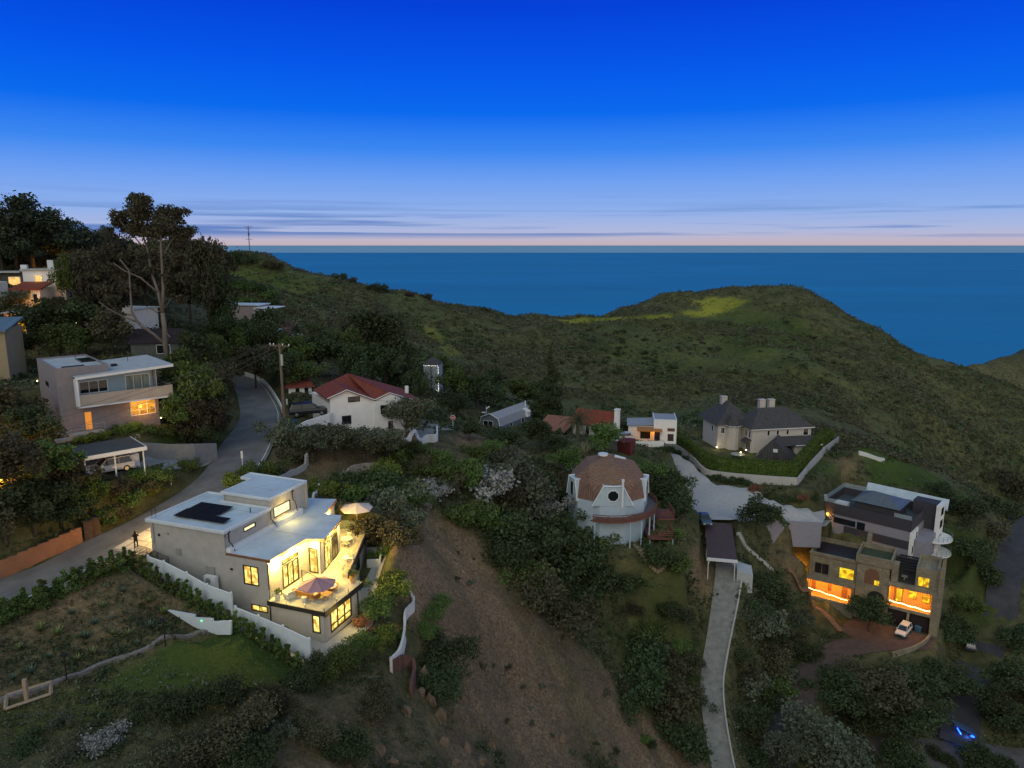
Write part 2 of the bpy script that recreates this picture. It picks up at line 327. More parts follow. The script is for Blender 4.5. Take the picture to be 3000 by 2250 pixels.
level(wl(GH, [(-.5,-1.5),(10.6,-1.5),(10.6,11),(-.5,11)]), -21.6, 2.5)
level([(-47.5,76),(-43.6,71.4),(-38.4,74.6),(-40.2,79),(-44,82)], -24.1, 2.0)
level(wl(RH, [(-9,-4),(0,-3.2),(0,5),(-9,5)]), -24.4, 1.8)
level(wl(RH, [(0,-1),(12,-1),(12,11),(0,11)]), -27.6, 2.5)
level([(-18.5,113.5),(-12,113.5),(-10.5,120),(-17.5,121)], -31.1, 2)
level(wl(BN, [(-1,-1),(15,-1),(15,6),(-1,6)]), -39.7, 3)
level(wl(GT, [(-12,-12),(16,-12),(20,12),(-12,16)]), -49.6, 5)
level([(26,152),(36,152),(38,172),(26,172)], -42.6, 4)
def pad_z(X, Y):
    P = np.array(pad_poly); d = (X[...,None]-P[:,0])**2+(Y[...,None]-P[:,1])**2; w = 1/(d+1)**2; return (w*P[:,2]).sum(-1)/w.sum(-1)-.1
level(pad_poly, 0, 3.0, pad_z)
level(wl(MG, [(-1.5,-1.5),(20.5,-1.5),(21,18),(-1,18)]), -59.2, 4)
carve([uz(*_ZT(x, y), z) for x, y, z in [(1000,1420,-60.6),(1180,1500,-62.6),(1345,1560,-64.6)]], 1.5, 4, -.1)
apron = [uz(*_ZT(1335, 1298), -55.4)[:2], uz(*_ZT(1385, 1298), -55.6)[:2], (67.8, 147.6), (66.4, 149.4), (63.5, 147.5), uz(*_ZT(1365, 1160), -54.9)[:2]]; level(apron, 0, 1.2, lambda X, Y: -55.5-np.maximum(Y-139, 0)*.22); level(pad_poly, 0, 1.0, pad_z)
RWP = [uz(*_ZT(x, y), z) for x, y, z in [(860,1278,-52.4),(1020,1289,-54.1),(1180,1296,-54.8),(1345,1303,-55.5)]]
carve([(p[0]*.972, p[1]*.972, p[2]-dz) for p, dz in zip(RWP[1:], (3.8, 5.5, 9))], 1.8, 1.4, 0); level(wl(MG, [(12.5,-3),(22,-3),(25,12),(17,14)]), -67, 3)
level(wl(TH, [(-7,-1.5),(-.3,-1.2),(-.3,6.5),(-6.5,7)]), -69.6, 2.0)
_q = [MH.wor((*MH.pl(px, py, 1, -4.6)[:1], -5.3, MH.pl(px, py, 1, -4.6)[2])) for px, py in [(493,1795),(576,1840),(640,1860),(678,1862)]]; carve(_q, .8, 2.0, -.1)
level(wl(TH, [(-1,-1.0),(9,-1.0),(9,10),(-1,10)]), -69, 2)
level(wl(TH, [(8,-10.5),(19,-10),(24.5,-8),(24.5,9),(9,9)]), -71.1, 3)
carve([(uz(2305,1665,-65)), uz(2350,1727,-68.4), uz(2400,1787,-70), uz(2465,1852,-71.2)], 1.0, 2.5, -.05)
level([(12,104),(20,103.5),(25.5,104.5),(25.5,111),(22,113),(14,116),(10,112)], -44.9, 2.5)
carve([uz(*_ZT(x, y), z) for x, y, z in [(-40,640,-48.6),(60,652,-49),(200,735,-49.5),(330,868,-49.9),(480,905,-50.1),(800,935,-50.3),(1137,957,-50.4),(1250,810,-50.2),(1370,680,-50.0),(1490,590,-50.0)]], 3.2, 4, 0)
def carve_strip(A, B, soft, off, grow=.3):
    global HZ
    P = list(A)+list(B)[::-1]; d = np.maximum(poly_d(GX, GY, P)-grow, 0); _, v = seg_dist(GX, GY, [tuple((a[k]+b[k])/2 for k in range(3)) for a, b in zip(A, B)]); w = 1-sstep(d/soft); HZ = HZ*(1-w)+(v+off)*w
carve([(*uz(*q)[:2], q[2]) for q in [(330,1392,-24.1),(430,1372,-24.3),(520,1352,-24.8),(600,1340,-25.4)]], 2.6, 2, -.05)
carve([LC.wor(p) for p in [(0,2.0,-.1),(0,8,1.0),(0,15.5,1.6)]], 2.6, 1.2, 0); carve_strip(rl, rr, 3.0, -.12); carve_strip(dl, dr, 2.2, -.15); carve(right_road, 2.8, 3, -.08); carve(low_road, 3.6, 3, -.08); carve(red_drive, 2.6, 3, -.08)
_n = (fbm(GX*.09, GY*.09, 5)-.5); _far = sstep((GY-190)/120)
_g = np.exp(-((GY-45)/120)**2)
protect = np.ones(GX.shape)
for P in [wl(MH, [(-20,-3),(3,-3),(3,18),(-20,16)]), pad_poly, wl(GH, [(-2,-4),(12,-4),(12,12),(-2,12)])]: protect *= sstep(poly_d(GX, GY, P)/4)
for pl, h in [(road_c, 4.3), (drive_c, 2.2), (right_road, 3), (low_road, 4), (red_drive, 3)]:
    d, _ = seg_dist(GX, GY, pl); protect *= sstep((d-h)/3)
protect *= sstep((poly_d(GX, GY, rl+rr[::-1])-.4)/3)*sstep((poly_d(GX, GY, dl+dr[::-1])-.4)/3)
HZ = HZ+protect*(_n*(.9+1.2*_far*2)+(fbm(GX*.5+9, GY*.5, 3)-.5)*.35+_far*(fbm(GX*.016+3, GY*.016, 3)-.5)*7-_far*np.abs(fbm(GX*.022+60, GY*.012+9, 3)-.5)*11+_far*2.2)
# rilled rock and cut banks on the near slope
def hgt(x, y):
    x = np.asarray(x, float); y = np.asarray(y, float)
    r = np.clip((np.log(np.maximum(y, Y0))-ly[0])/(ly[-1]-ly[0])*(NR-1), 0, NR-1.001); c = np.clip((x/(y+45)+UM)/(2*UM)*(NC-1), 0, NC-1.001)
    i = r.astype(int); j = c.astype(int); a = r-i; b = c-j
    return (HZ[i,j]*(1-b)+HZ[i,j+1]*b)*(1-a)+(HZ[i+1,j]*(1-b)+HZ[i+1,j+1]*b)*a
_ys = np.exp(np.linspace(math.log(28), math.log(1200), 2600))
def gp(px, py):                 # where a sight line meets the ground
    r = ray(px, py); t = _ys/r[1]; zz = r[2]*t; h = hgt(r[0]*t, _ys); k = np.nonzero(zz < h)[0]
    if len(k) == 0: return (r[0]*t[-1], _ys[-1], float(h[-1]))
    i = max(k[0], 1); d0 = zz[i-1]-h[i-1]; d1 = h[i]-zz[i]; f = d0/(d0+d1+1e-9); y = _ys[i-1]+(_ys[i]-_ys[i-1])*f
    x = r[0]*y/r[1]; return (x, y, float(hgt(x, y)))
def gpoly(*pts): return [gp(*p) for p in pts]
# ground cover: R grass, G bare soil, B yellow flowers, A lush turf
mask = np.zeros((NR, NC, 4)); wob = (fbm(GX*.12, GY*.12, 4)-.5)
def paint(ch, P, amt=1.0, soft=4.0, wb=8.0):
    d = poly_d(GX, GY, P)-wob*wb*sstep(poly_d(GX, GY, P)/1.0+.6); w = 1-sstep(d/soft); mask[..., ch] = np.maximum(mask[..., ch], w*amt)
def erase(ch, P, soft=3.0):
    w = 1-sstep(poly_d(GX, GY, P)/soft); mask[..., ch] *= 1-w
mask[..., 0] = .35; 
farm = sstep((GY-180)/60); mask[..., 0] = np.clip(.25+.5*farm*fbm(GX*.02+5, GY*.02, 4), 0, 1)
paint(1, gpoly((1240,1500),(1330,1560),(1500,1660),(1640,1850),(1780,1980),(1900,2120),(2060,2249),(1350,2249),(1330,2050),(1280,1900),(1240,1800),(1200,1650)), 1, 3, 5)
paint(1, gpoly((860,2060),(1150,1990),(1330,2060),(1400,2249),(860,2249)), .55, 3, 6)
paint(1, gpoly((1370,1270),(1440,1290),(1540,1330),(1500,1380),(1420,1350),(1360,1320)), 1, 2, 3)
paint(1, gpoly((0,1860),(80,1800),(370,1640),(620,1760),(660,1790),(590,1850),(300,1960),(0,2060)), .5, 2, 3)
paint(1, gpoly((840,1330),(1110,1330),(1160,1380),(1000,1420),(880,1400)), .6, 3, 4)
paint(1, gpoly((2260,1650),(2310,1620),(2330,1700)), .6, 3, 3); paint(1, gpoly((2430,1340),(2560,1350),(2480,1400)), .4, 3, 3)
paint(1, gpoly((2030,1640),(2060,1640),(2060,1750),(2020,1800)), .7, 2, 3); paint(1, gpoly((1140,1280),(1360,1290),(1340,1390),(1240,1390)), .5, 3, 4)
mask[..., 0] *= np.where(GY > 520, 0, 1)
paint(0, gpoly((620,1870),(780,1890),(900,1990),(700,2020),(300,2100),(0,2160),(0,2090)), 1, 3, 4)
paint(3, gpoly((620,1870),(780,1890),(860,1960),(700,1990),(450,2010),(400,1980)), .8, 3, 4)
paint(3, gpoly((860,1420),(900,1400),(960,1410),(930,1450),(880,1490)), .8, 1.5, 1)
paint(3, gpoly((1860,1340),(1990,1420),(2040,1480),(1960,1440),(1880,1400)), .8, 2, 2)
paint(3, wl(GT, [(-16,-14),(14,-14),(14,-2),(-16,-2)]), .7, 3, 2)
paint(3, gpoly((2500,1310),(2620,1330),(2780,1420),(2850,1500),(2700,1420),(2560,1400)), .9, 3, 4)
paint(3, gpoly((2790,1550),(2860,1620),(2890,1800),(2820,1850),(2800,1700)), .6, 3, 4)
paint(3, gpoly((1830,1900),(2030,1750),(2040,2000),(1900,2050),(1750,1800)), .45, 4, 6)
paint(3, gpoly((470,1290),(640,1260),(620,1290),(480,1310)), .8, 2, 1)
paint(0, gpoly((650,760),(860,800),(960,860),(800,920),(700,900)), 1, 15, 30)
paint(3, gpoly((655,770),(780,800),(870,880),(740,900)), .5, 15, 25)
paint(2, gpoly((1640,938),(1800,931),(1960,926),(1960,930),(1800,937),(1640,943)), 1, 2.5, 2)
paint(2, gpoly((2030,922),(2075,908),(2060,889),(2085,876),(2165,884),(2130,900),(2060,924)), 1, 7, 9)
paint(2, gpoly((1250,960),(1290,985),(1330,1030),(1310,1040),(1260,990)), .42, 5, 10)
paint(3, gpoly((2100,930),(2300,960),(2420,1000),(2330,1020),(2180,1010)), .6, 18, 25)
paint(0, gpoly((1700,960),(2250,890),(2350,960),(2350,1080),(1900,1080)), .8, 20, 40)
mask[..., 1] *= np.clip(-.12+2.2*fbm(GX*.10+3, GY*.10+8, 5), .12, 1)
_a = GX*.75+GY*.66; _b = -GX*.66+GY*.75     # gullies run down the bare slope
HZ = HZ+np.where(GY < 130, mask[..., 1], 0)*((fbm(_b*.10+2, _a*.55+5, 4)-.5)*1.5+(fbm(_b*.3+7, _a*1.6, 3)-.5)*.6)*protect
def ground_mat():
    m = bpy.data.materials.new('ground_cover'); m.use_nodes = True; nt = m.node_tree; N = nt.nodes; L = nt.links; p = N['Principled BSDF']
    p.inputs['Roughness'].default_value = .95; p.inputs['Specular IOR Level'].default_value = .1
    at = N.new('ShaderNodeAttribute'); at.attribute_name = 'cover'; se = N.new('ShaderNodeSeparateColor'); L.new(at.outputs['Color'], se.inputs[0])
    tc = N.new('ShaderNodeTexCoord')
    def noise(s, d=6, r=.7):
        n = N.new('ShaderNodeTexNoise'); n.inputs['Scale'].default_value = s; n.inputs['Detail'].default_value = d; n.inputs['Roughness'].default_value = r; L.new(tc.outputs['Object'], n.inputs[0]); return n.outputs[0]
    def ramp(src, st):
        r = N.new('ShaderNodeValToRGB'); e = r.color_ramp.elements
        while len(e) < len(st): e.new(.5)
        for k, (q, c) in enumerate(st): e[k].position = q; e[k].color = (*c, 1) if len(c) == 3 else c
        L.new(src, r.inputs[0]); return r.outputs[0]
    def mix(f, a, b):
        x = N.new('ShaderNodeMixRGB'); L.new(f, x.inputs[0]); L.new(a, x.inputs[1]); L.new(b, x.inputs[2]); return x.outputs[0]
    n1, n2, n3 = noise(.5), noise(3.2), noise(.045, 6)
    scrub = ramp(n1, [(.32, (.055,.062,.032)), (.5, (.105,.106,.056)), (.68, (.165,.155,.088))])
    grass = ramp(n1, [(.3, (.055,.085,.022)), (.55, (.108,.124,.042)), (.7, (.155,.155,.068))])
    soil = ramp(n2, [(.3, (.10,.070,.042)), (.5, (.25,.178,.112)), (.7, (.42,.32,.21))])
    yel = ramp(n2, [(.36, (.10,.13,.03)), (.64, (.42,.41,.05))]); lush = ramp(n2, [(.3, (.038,.075,.014)), (.65, (.078,.118,.032))])
    def f(src, sharp=.35):       # break the mask edges up with noise
        a = N.new('ShaderNodeMath'); a.operation = 'ADD'; L.new(src, a.inputs[0]); L.new(n1, a.inputs[1])
        b = N.new('ShaderNodeMapRange'); b.inputs[1].default_value = .62; b.inputs[2].default_value = 1.38; L.new(a.outputs[0], b.inputs[0]); return b.outputs[0]
    c = mix(f(se.outputs[0]), scrub, grass); c = mix(f(at.outputs['Alpha']), c, lush); c = mix(f(se.outputs[1]), c, soil); c = mix(f(se.outputs[2]), c, yel)
    big = ramp(n3, [(.35, (.62,.64,.62)), (.65, (1.22,1.12,1.02))]); x = N.new('ShaderNodeMixRGB'); x.blend_type = 'MULTIPLY'; x.inputs[0].default_value = 1; L.new(c, x.inputs[1]); L.new(big, x.inputs[2])
    L.new(x.outputs[0], p.inputs['Base Color'])
    bn = N.new('ShaderNodeBump'); bn.inputs['Strength'].default_value = .9; bn.inputs['Distance'].default_value = .35; L.new(noise(1.6, 8, .75), bn.inputs['Height']); L.new(bn.outputs[0], p.inputs['Normal'])
    return m
idx = np.arange(NR*NC).reshape(NR, NC)
Q = np.stack([idx[:-1,:-1], idx[:-1,1:], idx[1:,1:], idx[1:,:-1]], -1).reshape(-1, 4)
npmesh('hillside_ground', np.stack([GX, GY, HZ], -1).reshape(-1, 3), Q, ground_mat(), kind='structure', attrs={'cover': mask.reshape(-1, 4)}, smooth=True)
# ---------------------------------------------------------------- the ocean, and the haze band on its horizon as a coloured slab
b = MB(); b.add([(-200000,500,-262),(200000,500,-262),(200000,250000,-262),(-200000,250000,-262)], [(0,1,2,3)])
sea_m = mat('sea_water', (.012,.215,.42), .55, .12, .0012, .12, spec=.18, stretch=(.35,1,1), bscale=.02); tag(b.build('ocean', sea_m), kind='structure')
b = MB(); b.box(-150000, 150000, 27500, 27900, -262, -2)  # opaque slab, the pale haze over the far sea is put into its colour
tag(b.build('haze_band_slab', mat('haze_band_colour', (.22,.43,.68), 1, .03, .0002, spec=0)), kind='stuff')
# ---------------------------------------------------------------- roads, drives and paths
asphalt = mat('asphalt', (.165,.16,.158), .9, .3, .35, .3, bscale=14); concrete = mat('concrete_paving', (.27,.26,.245), .9, .18, .7, .25, bscale=9)
pale_conc = mat('pale_concrete', (.42,.41,.385), .9, .15, .6, .2, bscale=9); white_conc = mat('white_painted_concrete', (.62,.62,.60), .8, .10, .8, .1)
redpave = mat('reddish_paving', (.10,.07,.06), .9, .25, .9, .3); dark_asph = mat('worn_dark_asphalt', (.06,.06,.068), .95, .25, .5, .3)
drive_m = mat('grey_drive_concrete', (.24,.235,.21), .95, .25, 1.2, .3)
def strip(name, A, B, m, kind='structure', nx=6, lift=0.0, rise=.02):
    V = []; F = []; n = len(A)
    for i in range(n):
        for k in range(nx+1):
            t = k/nx; V.append(tuple(A[i][q]+(B[i][q]-A[i][q])*t+(lift if q == 2 else 0) for q in range(3)))
    for i in range(n-1):
        for k in range(nx): a = i*(nx+1)+k; F.append((a, a+1, a+nx+2, a+nx+1))
    b = MB(); b.add(V, F); return tag(b.build(name, m, smooth=True), kind=kind)
strip('hill_road', rl, rr, asphalt)
dr2 = [tuple(b_[k]+(a_[k]-b_[k])*.06+(.012 if k == 2 else 0) for k in range(3)) for a_, b_ in zip(rl, rr)]
dr3 = [tuple(b_[k]+(a_[k]-b_[k])*.075+(.012 if k == 2 else 0) for k in range(3)) for a_, b_ in zip(rl, rr)]
strip('road_edge_line', dr2[22:], dr3[22:], mat('worn_road_paint', (.62,.61,.57), .8, .3, 2), nx=1, lift=.006)
strip('steep_driveway', dl, dr, drive_m)
strip('valley_road', offset(spline(right_road), -2.8), offset(spline(right_road), 2.8), dark_asph)
strip('lower_road', offset(spline(low_road), -3.6), offset(spline(low_road), 3.6), mat('dusty_road', (.115,.105,.095), .95, .3, .5, .3))
strip('brick_red_driveway', offset(spline(red_drive), -2.6), offset(spline(red_drive), 2.6), redpave)
strip('dark_lower_driveway', offset(spline(red_drive)[34:], -2.75), offset(spline(red_drive)[34:], 2.75), dark_asph, lift=.03)
def patch(name, P, m, up=.05, kind='structure', step=1.0, zf=None):   # paved area that follows the ground
    xs = np.arange(min(p[0] for p in P)-step, max(p[0] for p in P)+2*step, step); ys = np.arange(min(p[1] for p in P)-step, max(p[1] for p in P)+2*step, step)
    bm_pts = []; import bmesh
    bm = bmesh.new(); vs = [bm.verts.new((p[0], p[1], 0)) for p in P]; bm.faces.new(vs)
    for x in xs: bmesh.ops.bisect_plane(bm, geom=bm.verts[:]+bm.edges[:]+bm.faces[:], plane_co=(x,0,0), plane_no=(1,0,0))
    for y in ys: bmesh.ops.bisect_plane(bm, geom=bm.verts[:]+bm.edges[:]+bm.faces[:], plane_co=(0,y,0), plane_no=(0,1,0))
    X = np.array([v.co[:] for v in bm.verts]); H = (zf(X[:,0], X[:,1]) if zf else hgt(X[:,0], X[:,1]))+up
    for v, h in zip(bm.verts, H): v.co.z = float(h)
    bmesh.ops.recalc_face_normals(bm, faces=bm.faces); me = bpy.data.meshes.new(name); bm.to_mesh(me); bm.free()
    o = bpy.data.objects.new(name, me); COL.objects.link(o); me.materials.append(m); return tag(o, kind=kind)
patch('shared_courtyard_drive', [(p[0], p[1]) for p in pad_poly], mat('cobbled_concrete', (.40,.39,.38), .9, .12, 2, .3, bscale=12), .14, zf=pad_z)
patch('entrance_apron', apron, MATS['cobbled_concrete'], .10, zf=lambda X, Y: -55.5-np.maximum(Y-139, 0)*.22)
# ---------------------------------------------------------------- building kit
stucco = mat('pale_grey_stucco', (.40,.385,.36), .9, .10, 1.2, .25, bscale=25); white_st = mat('white_stucco', (.78,.77,.75), .9, .06, 1, .15)
membrane = mat('white_roof_membrane', (.52,.60,.65), .6, .16, .45, .1, spec=.4); trim = mat('white_trim', (.70,.72,.74), .5, .05, 2)
black_m = mat('black_metal', (.02,.02,.022), .5, .1, 3); dark_gl = mat('dark_window_glass', (.012,.016,.02), .08, .3, .6, spec=.8)
fr_black = mat('black_window_frame', (.018,.018,.018), .4, .1, 3); fr_white = mat('white_window_frame', (.68,.70,.72), .5, .05, 3)
wood = mat('copper_wood_fascia', (.36,.16,.08), .6, .2, 2, .1, stretch=(1,1,8)); deck_m = mat('pale_deck_paving', (.50,.46,.36), .7, .10, 1, .1)
lit_y = emis('bright_lit_window', (255, 236, 130), 1.6, .55, 2.6, (255, 190, 70)); lit_w = emis('white_lit_window', (255, 246, 190), 1.25, .10, .6)
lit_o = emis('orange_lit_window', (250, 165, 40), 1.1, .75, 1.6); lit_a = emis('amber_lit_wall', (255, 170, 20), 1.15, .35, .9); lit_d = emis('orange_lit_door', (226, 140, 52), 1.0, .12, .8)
lit_yo = emis('yellow_lit_window', (255, 222, 40), 1.2, .45, 1.5, (240, 160, 20)); bulb = emis('warm_bulb', (255, 225, 150), 8, 0); bulb_w = emis('white_fairy_light', (255, 250, 235), 5, 0)
bulb_o = emis('orange_bulb', (255, 170, 70), 6, 0)
def lamp(name, loc, e, col, parent=None, r=.15):
    d = bpy.data.lights.new(name, 'POINT'); d.energy = e*11; d.color = col; d.shadow_soft_size = r
    o = bpy.data.objects.new(name, d); COL.objects.link(o); o.location = loc
    if parent: o.parent = parent
    return o
WARM = (1, .68, .16); AMB = (1, .36, .035)
class House:
    def __init__(s, name, fr, label, cat='house', group=None):
        s.fr = fr; s.p = tframe(name, fr, label, cat, group); s.w = {}
    def mb(s, key):
        if key not in s.w: s.w[key] = MB()
        return s.w[key]
    def win(s, ax, v, out, r, pane=dark_gl, fm=fr_black, n=1, m=0, proud=False, label=None, name='window', fw=.07):
        a0, a1, z0, z1 = r; b = MB(); o0, o1 = (v-.08*out, v+.05*out) if not proud else (v, v+.05*out); lo, hi = min(o0, o1), max(o0, o1)
        def bar(p0, p1, q0, q1, d=0):
            if ax == 0: b.box(lo+d, hi-d, p0, p1, q0, q1)
            else: b.box(p0, p1, lo+d, hi-d, q0, q1)
        bar(a0-.02, a1+.02, z1-fw, z1+.02); bar(a0-.02, a1+.02, z0-.02, z0+fw); bar(a0-.02, a0+fw, z0+fw, z1-fw); bar(a1-fw, a1+.02, z0+fw, z1-fw)
        for k in range(1, n): c = a0+(a1-a0)*k/n; bar(c-fw*.45, c+fw*.45, z0+fw, z1-fw, .006)
        for k in range(m): c = z0+(z1-z0)*(.3 if m == 1 else (k+1)/(m+1)); bar(a0+fw, a1-fw, c-fw*.4, c+fw*.4, .012)
        f = b.build(name, fm, s.p)
        if label: f['label'] = label
        g = MB(); q = (v-.05*out) if not proud else v+.012*out; lo2, hi2 = min(q, q-.02*out), max(q, q-.02*out)
        if proud: lo2, hi2 = min(v, v+.02*out), max(v, v+.02*out)
        if ax == 0: g.box(lo2, hi2, a0+.03, a1-.03, z0+.03, z1-.03)
        else: g.box(a0+.03, a1-.03, lo2, hi2, z0+.03, z1-.03)
        g.build('pane', pane, f); return f
    def wall(s, key, ax, v, out, a0, a1, z0, z1, wins=(), th=.25, **kw):
        holes = [w[0] for w in wins]; vi = v-th*out
        s.mb(key).wall(ax, min(v, vi), max(v, vi), a0, a1, z0, z1, holes)
        for w in wins:
            d = dict(kw); d.update(w[1] if len(w) > 1 else {}); s.win(ax, v, out, w[0], **d)
    def done(s, mats):
        for k, b in s.w.items():
            nm, m = mats[k]; b.build(nm, m, s.p)
def rct(fr, Z, ax, v, p, q):
    a = fr.pl(*Z(*p), ax, v); b = fr.pl(*Z(*q), ax, v); i = 1-ax
    return (min(a[i], b[i]), max(a[i], b[i]), min(a[2], b[2]), max(a[2], b[2]))
def part(parent, name, m, fn, **kw):
    b = MB(); fn(b); return b.build(name, m, parent, **kw)

# ---------------------------------------------------------------- the lit modern house in front
ZM = zm(400, 1350, 2.7653)
H = House('modern_house', MH, 'brightly lit grey stucco modern house with white flat roofs and a terrace', 'house')
W_ = 'wall'
Y = dict(pane=lit_y)
H.wall(W_, 1, .2, -1, -18.9, -10.3, 2.2, 8.55)
H.wall(W_, 1, .2, -1, -10.3, -5.72, -.5, 6.45, [((-8.38,-6.77,4.06,5.86), dict(n=2, **Y)), ((-7.75,-6.0,1.62,2.2), dict(n=2, fw=.05, **Y))])
H.wall(W_, 0, -18.65, -1, .2, 8.2, 3.5, 8.55)
H.wall(W_, 1, 8.1, 1, -18.9, -16, 4, 8.55); H.wall(W_, 0, -16.0, -1, 8.1, 12.3, 4, 9.5); H.wall(W_, 1, 12.5, 1, -16, -10.1, 2, 9.5)
H.wall(W_, 0, -10.3, 1, .25, 6.75, 6.7, 8.55, [((2.78,4.4,7.7,8.12), dict(fw=.05, pane=lit_w))])
H.wall(W_, 0, -10.3, 1, 6.75, 12.3, 6.7, 9.5, [((7.16,9.74,7.5,8.55), dict(pane=lit_w, fw=.06))])
H.wall(W_, 1, 6.7, -1, -15.8, -10.3, 8.8, 9.5)
H.mb(W_).box(-15.9, -15.65, 6.7, 12.3, 8.8, 9.5)
# upper storey walls round the terrace
H.wall(W_, 0, -5.72, 1, .25, 6.0, 2.95, 6.45, [((2.15,4.5,3.05,5.25), dict(n=3, fw=.09, name='sliding_door', **Y)), ((2.15,4.5,5.4,5.75), dict(fw=.05, **Y))])
H.wall(W_, 1, 6.0, -1, -5.7, -4.35, 2.95, 6.45, [((-5.55,-4.6,3.1,5.55), dict(**Y))])
def slant_wall(p, q, z0, z1, key=W_, th=.25):
    dx, dy = q[0]-p[0], q[1]-p[1]; l = math.hypot(dx, dy); nx, ny = -dy/l*th, dx/l*th
    H.mb(key).prism([p, q, (q[0]+nx, q[1]+ny), (p[0]+nx, p[1]+ny)], z0, z1)
slant_wall((-4.35,6.25), (-5.7,11.5), 2.95, 6.45); slant_wall((-5.75,11.5), (-7.6,11.6), 2.95, 6.45); slant_wall((-7.6,11.85), (-9.0,15.6), 2.95, 6.45); slant_wall((-9.05,15.6), (-13.3,14.5), 0, 6.45); H.mb(W_).box(-13.4,-13.15,12.6,14.4,0,6.45)
# lower storey
H.wall(W_, 1, .0, -1, -5.72, 0.0, -.9, 2.7, [((-1.14,-.38,.82,2.45), dict(**Y))])
H.wall(W_, 0, .0, 1, .25, 5.9, -1.2, 2.7, [((1.02,4.32,.42,2.5), dict(n=3, m=1, fw=.09, **Y))])
H.mb(W_).box(-1.7, -.25, 5.65, 5.9, -1.2, 2.7)
slant_wall((-1.7,6.15), (-6.0,17.1), -1.5, 2.7); slant_wall((-6.0,17.1), (-9.1,16.4), -1.5, 2.7)
H.done({W_: ('wall', stucco)})
P = H.p
def slwin(p, q, t0, t1, z0, z1, pane, name='window', nm=2, off=.03):     # window or door on a slanted wall
    dx, dy = q[0]-p[0], q[1]-p[1]; l = math.hypot(dx, dy); ux, uy_ = dx/l, dy/l; nx, ny = uy_, -ux
    def pt(t, o): return (p[0]+ux*t+nx*o, p[1]+uy_*t+ny*o)
    b = MB()
    def bar(a, c, za, zb, o=off+.03): b.prism([pt(a, .002), pt(c, .002), pt(c, o), pt(a, o)], za, zb)
    bar(t0, t1, z1-.08, z1); bar(t0, t1, z0, z0+.08); bar(t0, t0+.08, z0+.08, z1-.08); bar(t1-.08, t1, z0+.08, z1-.08)
    for k in range(1, nm): c = t0+(t1-t0)*k/nm; bar(c-.04, c+.04, z0+.08, z1-.08, off+.02)
    f = b.build(name, fr_black, P); g = MB(); g.prism([pt(t0+.05, .001), pt(t1-.05, .001), pt(t1-.05, off), pt(t0+.05, off)], z0+.05, z1-.05); g.build('pane', pane, f)
slwin((-4.35,6.25), (-5.7,11.5), .8, 2.4, 3.05, 5.5, lit_y, 'sliding_door'); slwin((-4.35,6.25), (-5.7,11.5), 2.9, 4.6, 3.05, 5.5, dark_gl, 'sliding_door'); slwin((-4.35,6.25), (-5.7,11.5), .8, 4.6, 5.6, 5.95, lit_y, nm=3)
slwin((-7.6,11.85), (-9.0,15.6), .6, 2.8, 3.05, 5.4, lit_y, 'sliding_door')
slwin((-1.7,6.15), (-6.0,17.1), .5, 2.6, .9, 2.1, lit_y); slwin((-1.7,6.15), (-6.0,17.1), 5.0, 7.0, .9, 2.1, dark_gl)
# roofs
UP = [(-19.25,.0),(-19.35,8.3),(-17.5,8.3),(-17.5,11.0),(-15.95,11.0),(-15.95,6.6),(-10.1,6.6),(-10.1,.0)]
def ring(b, poly, z0, z1, w=.22):
    n = len(poly); ar = sum(poly[i][0]*poly[(i+1)%n][1]-poly[(i+1)%n][0]*poly[i][1] for i in range(n)); sg = 1 if ar > 0 else -1
    inn = []
    for i in range(n):
        a, c, d = poly[i-1], poly[i], poly[(i+1)%n]
        u = Vector((c[0]-a[0], c[1]-a[1])).normalized(); v = Vector((d[0]-c[0], d[1]-c[1])).normalized(); nu = Vector((-u.y, u.x))*sg; nv = Vector((-v.y, v.x))*sg
        k = nu+nv; k = k/max(k.length_squared, .3)*2; inn.append((c[0]+k.x*w, c[1]+k.y*w))
    for i in range(n):
        j = (i+1)%n; b.prism([poly[i], poly[j], inn[j], inn[i]], z0, z1)
    return inn
b = MB(); b.prism(UP, 8.55, 8.75); up = b.build('upper_roof', membrane, P); b = MB(); ring(b, UP, 8.752, 8.86, .2); b.build('parapet', trim, up)
b = MB(); b.prism([(-16.1,6.5),(-16.1,11.0),(-17.5,11.1),(-17.6,12.8),(-10.1,12.5),(-10.1,6.5)], 9.5, 9.7); bp = b.build('raised_roof', membrane, P)
b = MB(); ring(b, [(-16.1,6.5),(-16.1,11.0),(-17.5,11.1),(-17.6,12.8),(-10.1,12.5),(-10.1,6.5)], 9.702, 9.78, .16); b.build('parapet', trim, bp)
LO = [(-10.28,.3),(-10.28,14.5),(-13.4,14.6),(-8.9,15.9),(-7.5,11.6),(-5.7,11.9),(-5.0,10.7),(-3.75,6.0),(-5.4,5.35),(-5.55,.5)]
LO = [(-10.28,.3),(-5.5,.3),(-5.4,5.3),(-3.75,6.0),(-5.0,10.7),(-5.7,11.9),(-7.5,11.6),(-8.9,15.9),(-13.5,14.8),(-13.5,12.7),(-10.28,12.7)]
b = MB(); b.prism(LO, 6.62, 6.72); lo = b.build('lower_roof', membrane, P); b = MB(); b.prism(LO, 6.44, 6.618); ring(b, [(p[0]+(.03 if p[0] > -10 else 0), p[1]) for p in LO], 6.42, 6.70, .05); b.build('fascia', wood, lo)
part(P, 'roof_kerb', trim, lambda b: (b.box(-10.28,-9.75,.32,6.9,6.722,7.1), b.box(-10.28,-9.6,6.9,10.9,6.722,7.3)))
part(P, 'roof_seam', mat('grey_seam', (.38,.43,.47), .7, .1, 3), lambda b: (b.box(-10.2,-3.9,6.0,6.06,6.722,6.735), b.box(-18.9,-10.4,5.0,5.05,8.752,8.765), b.box(-15.9,-10.4,8.9,8.95,9.702,9.712)))
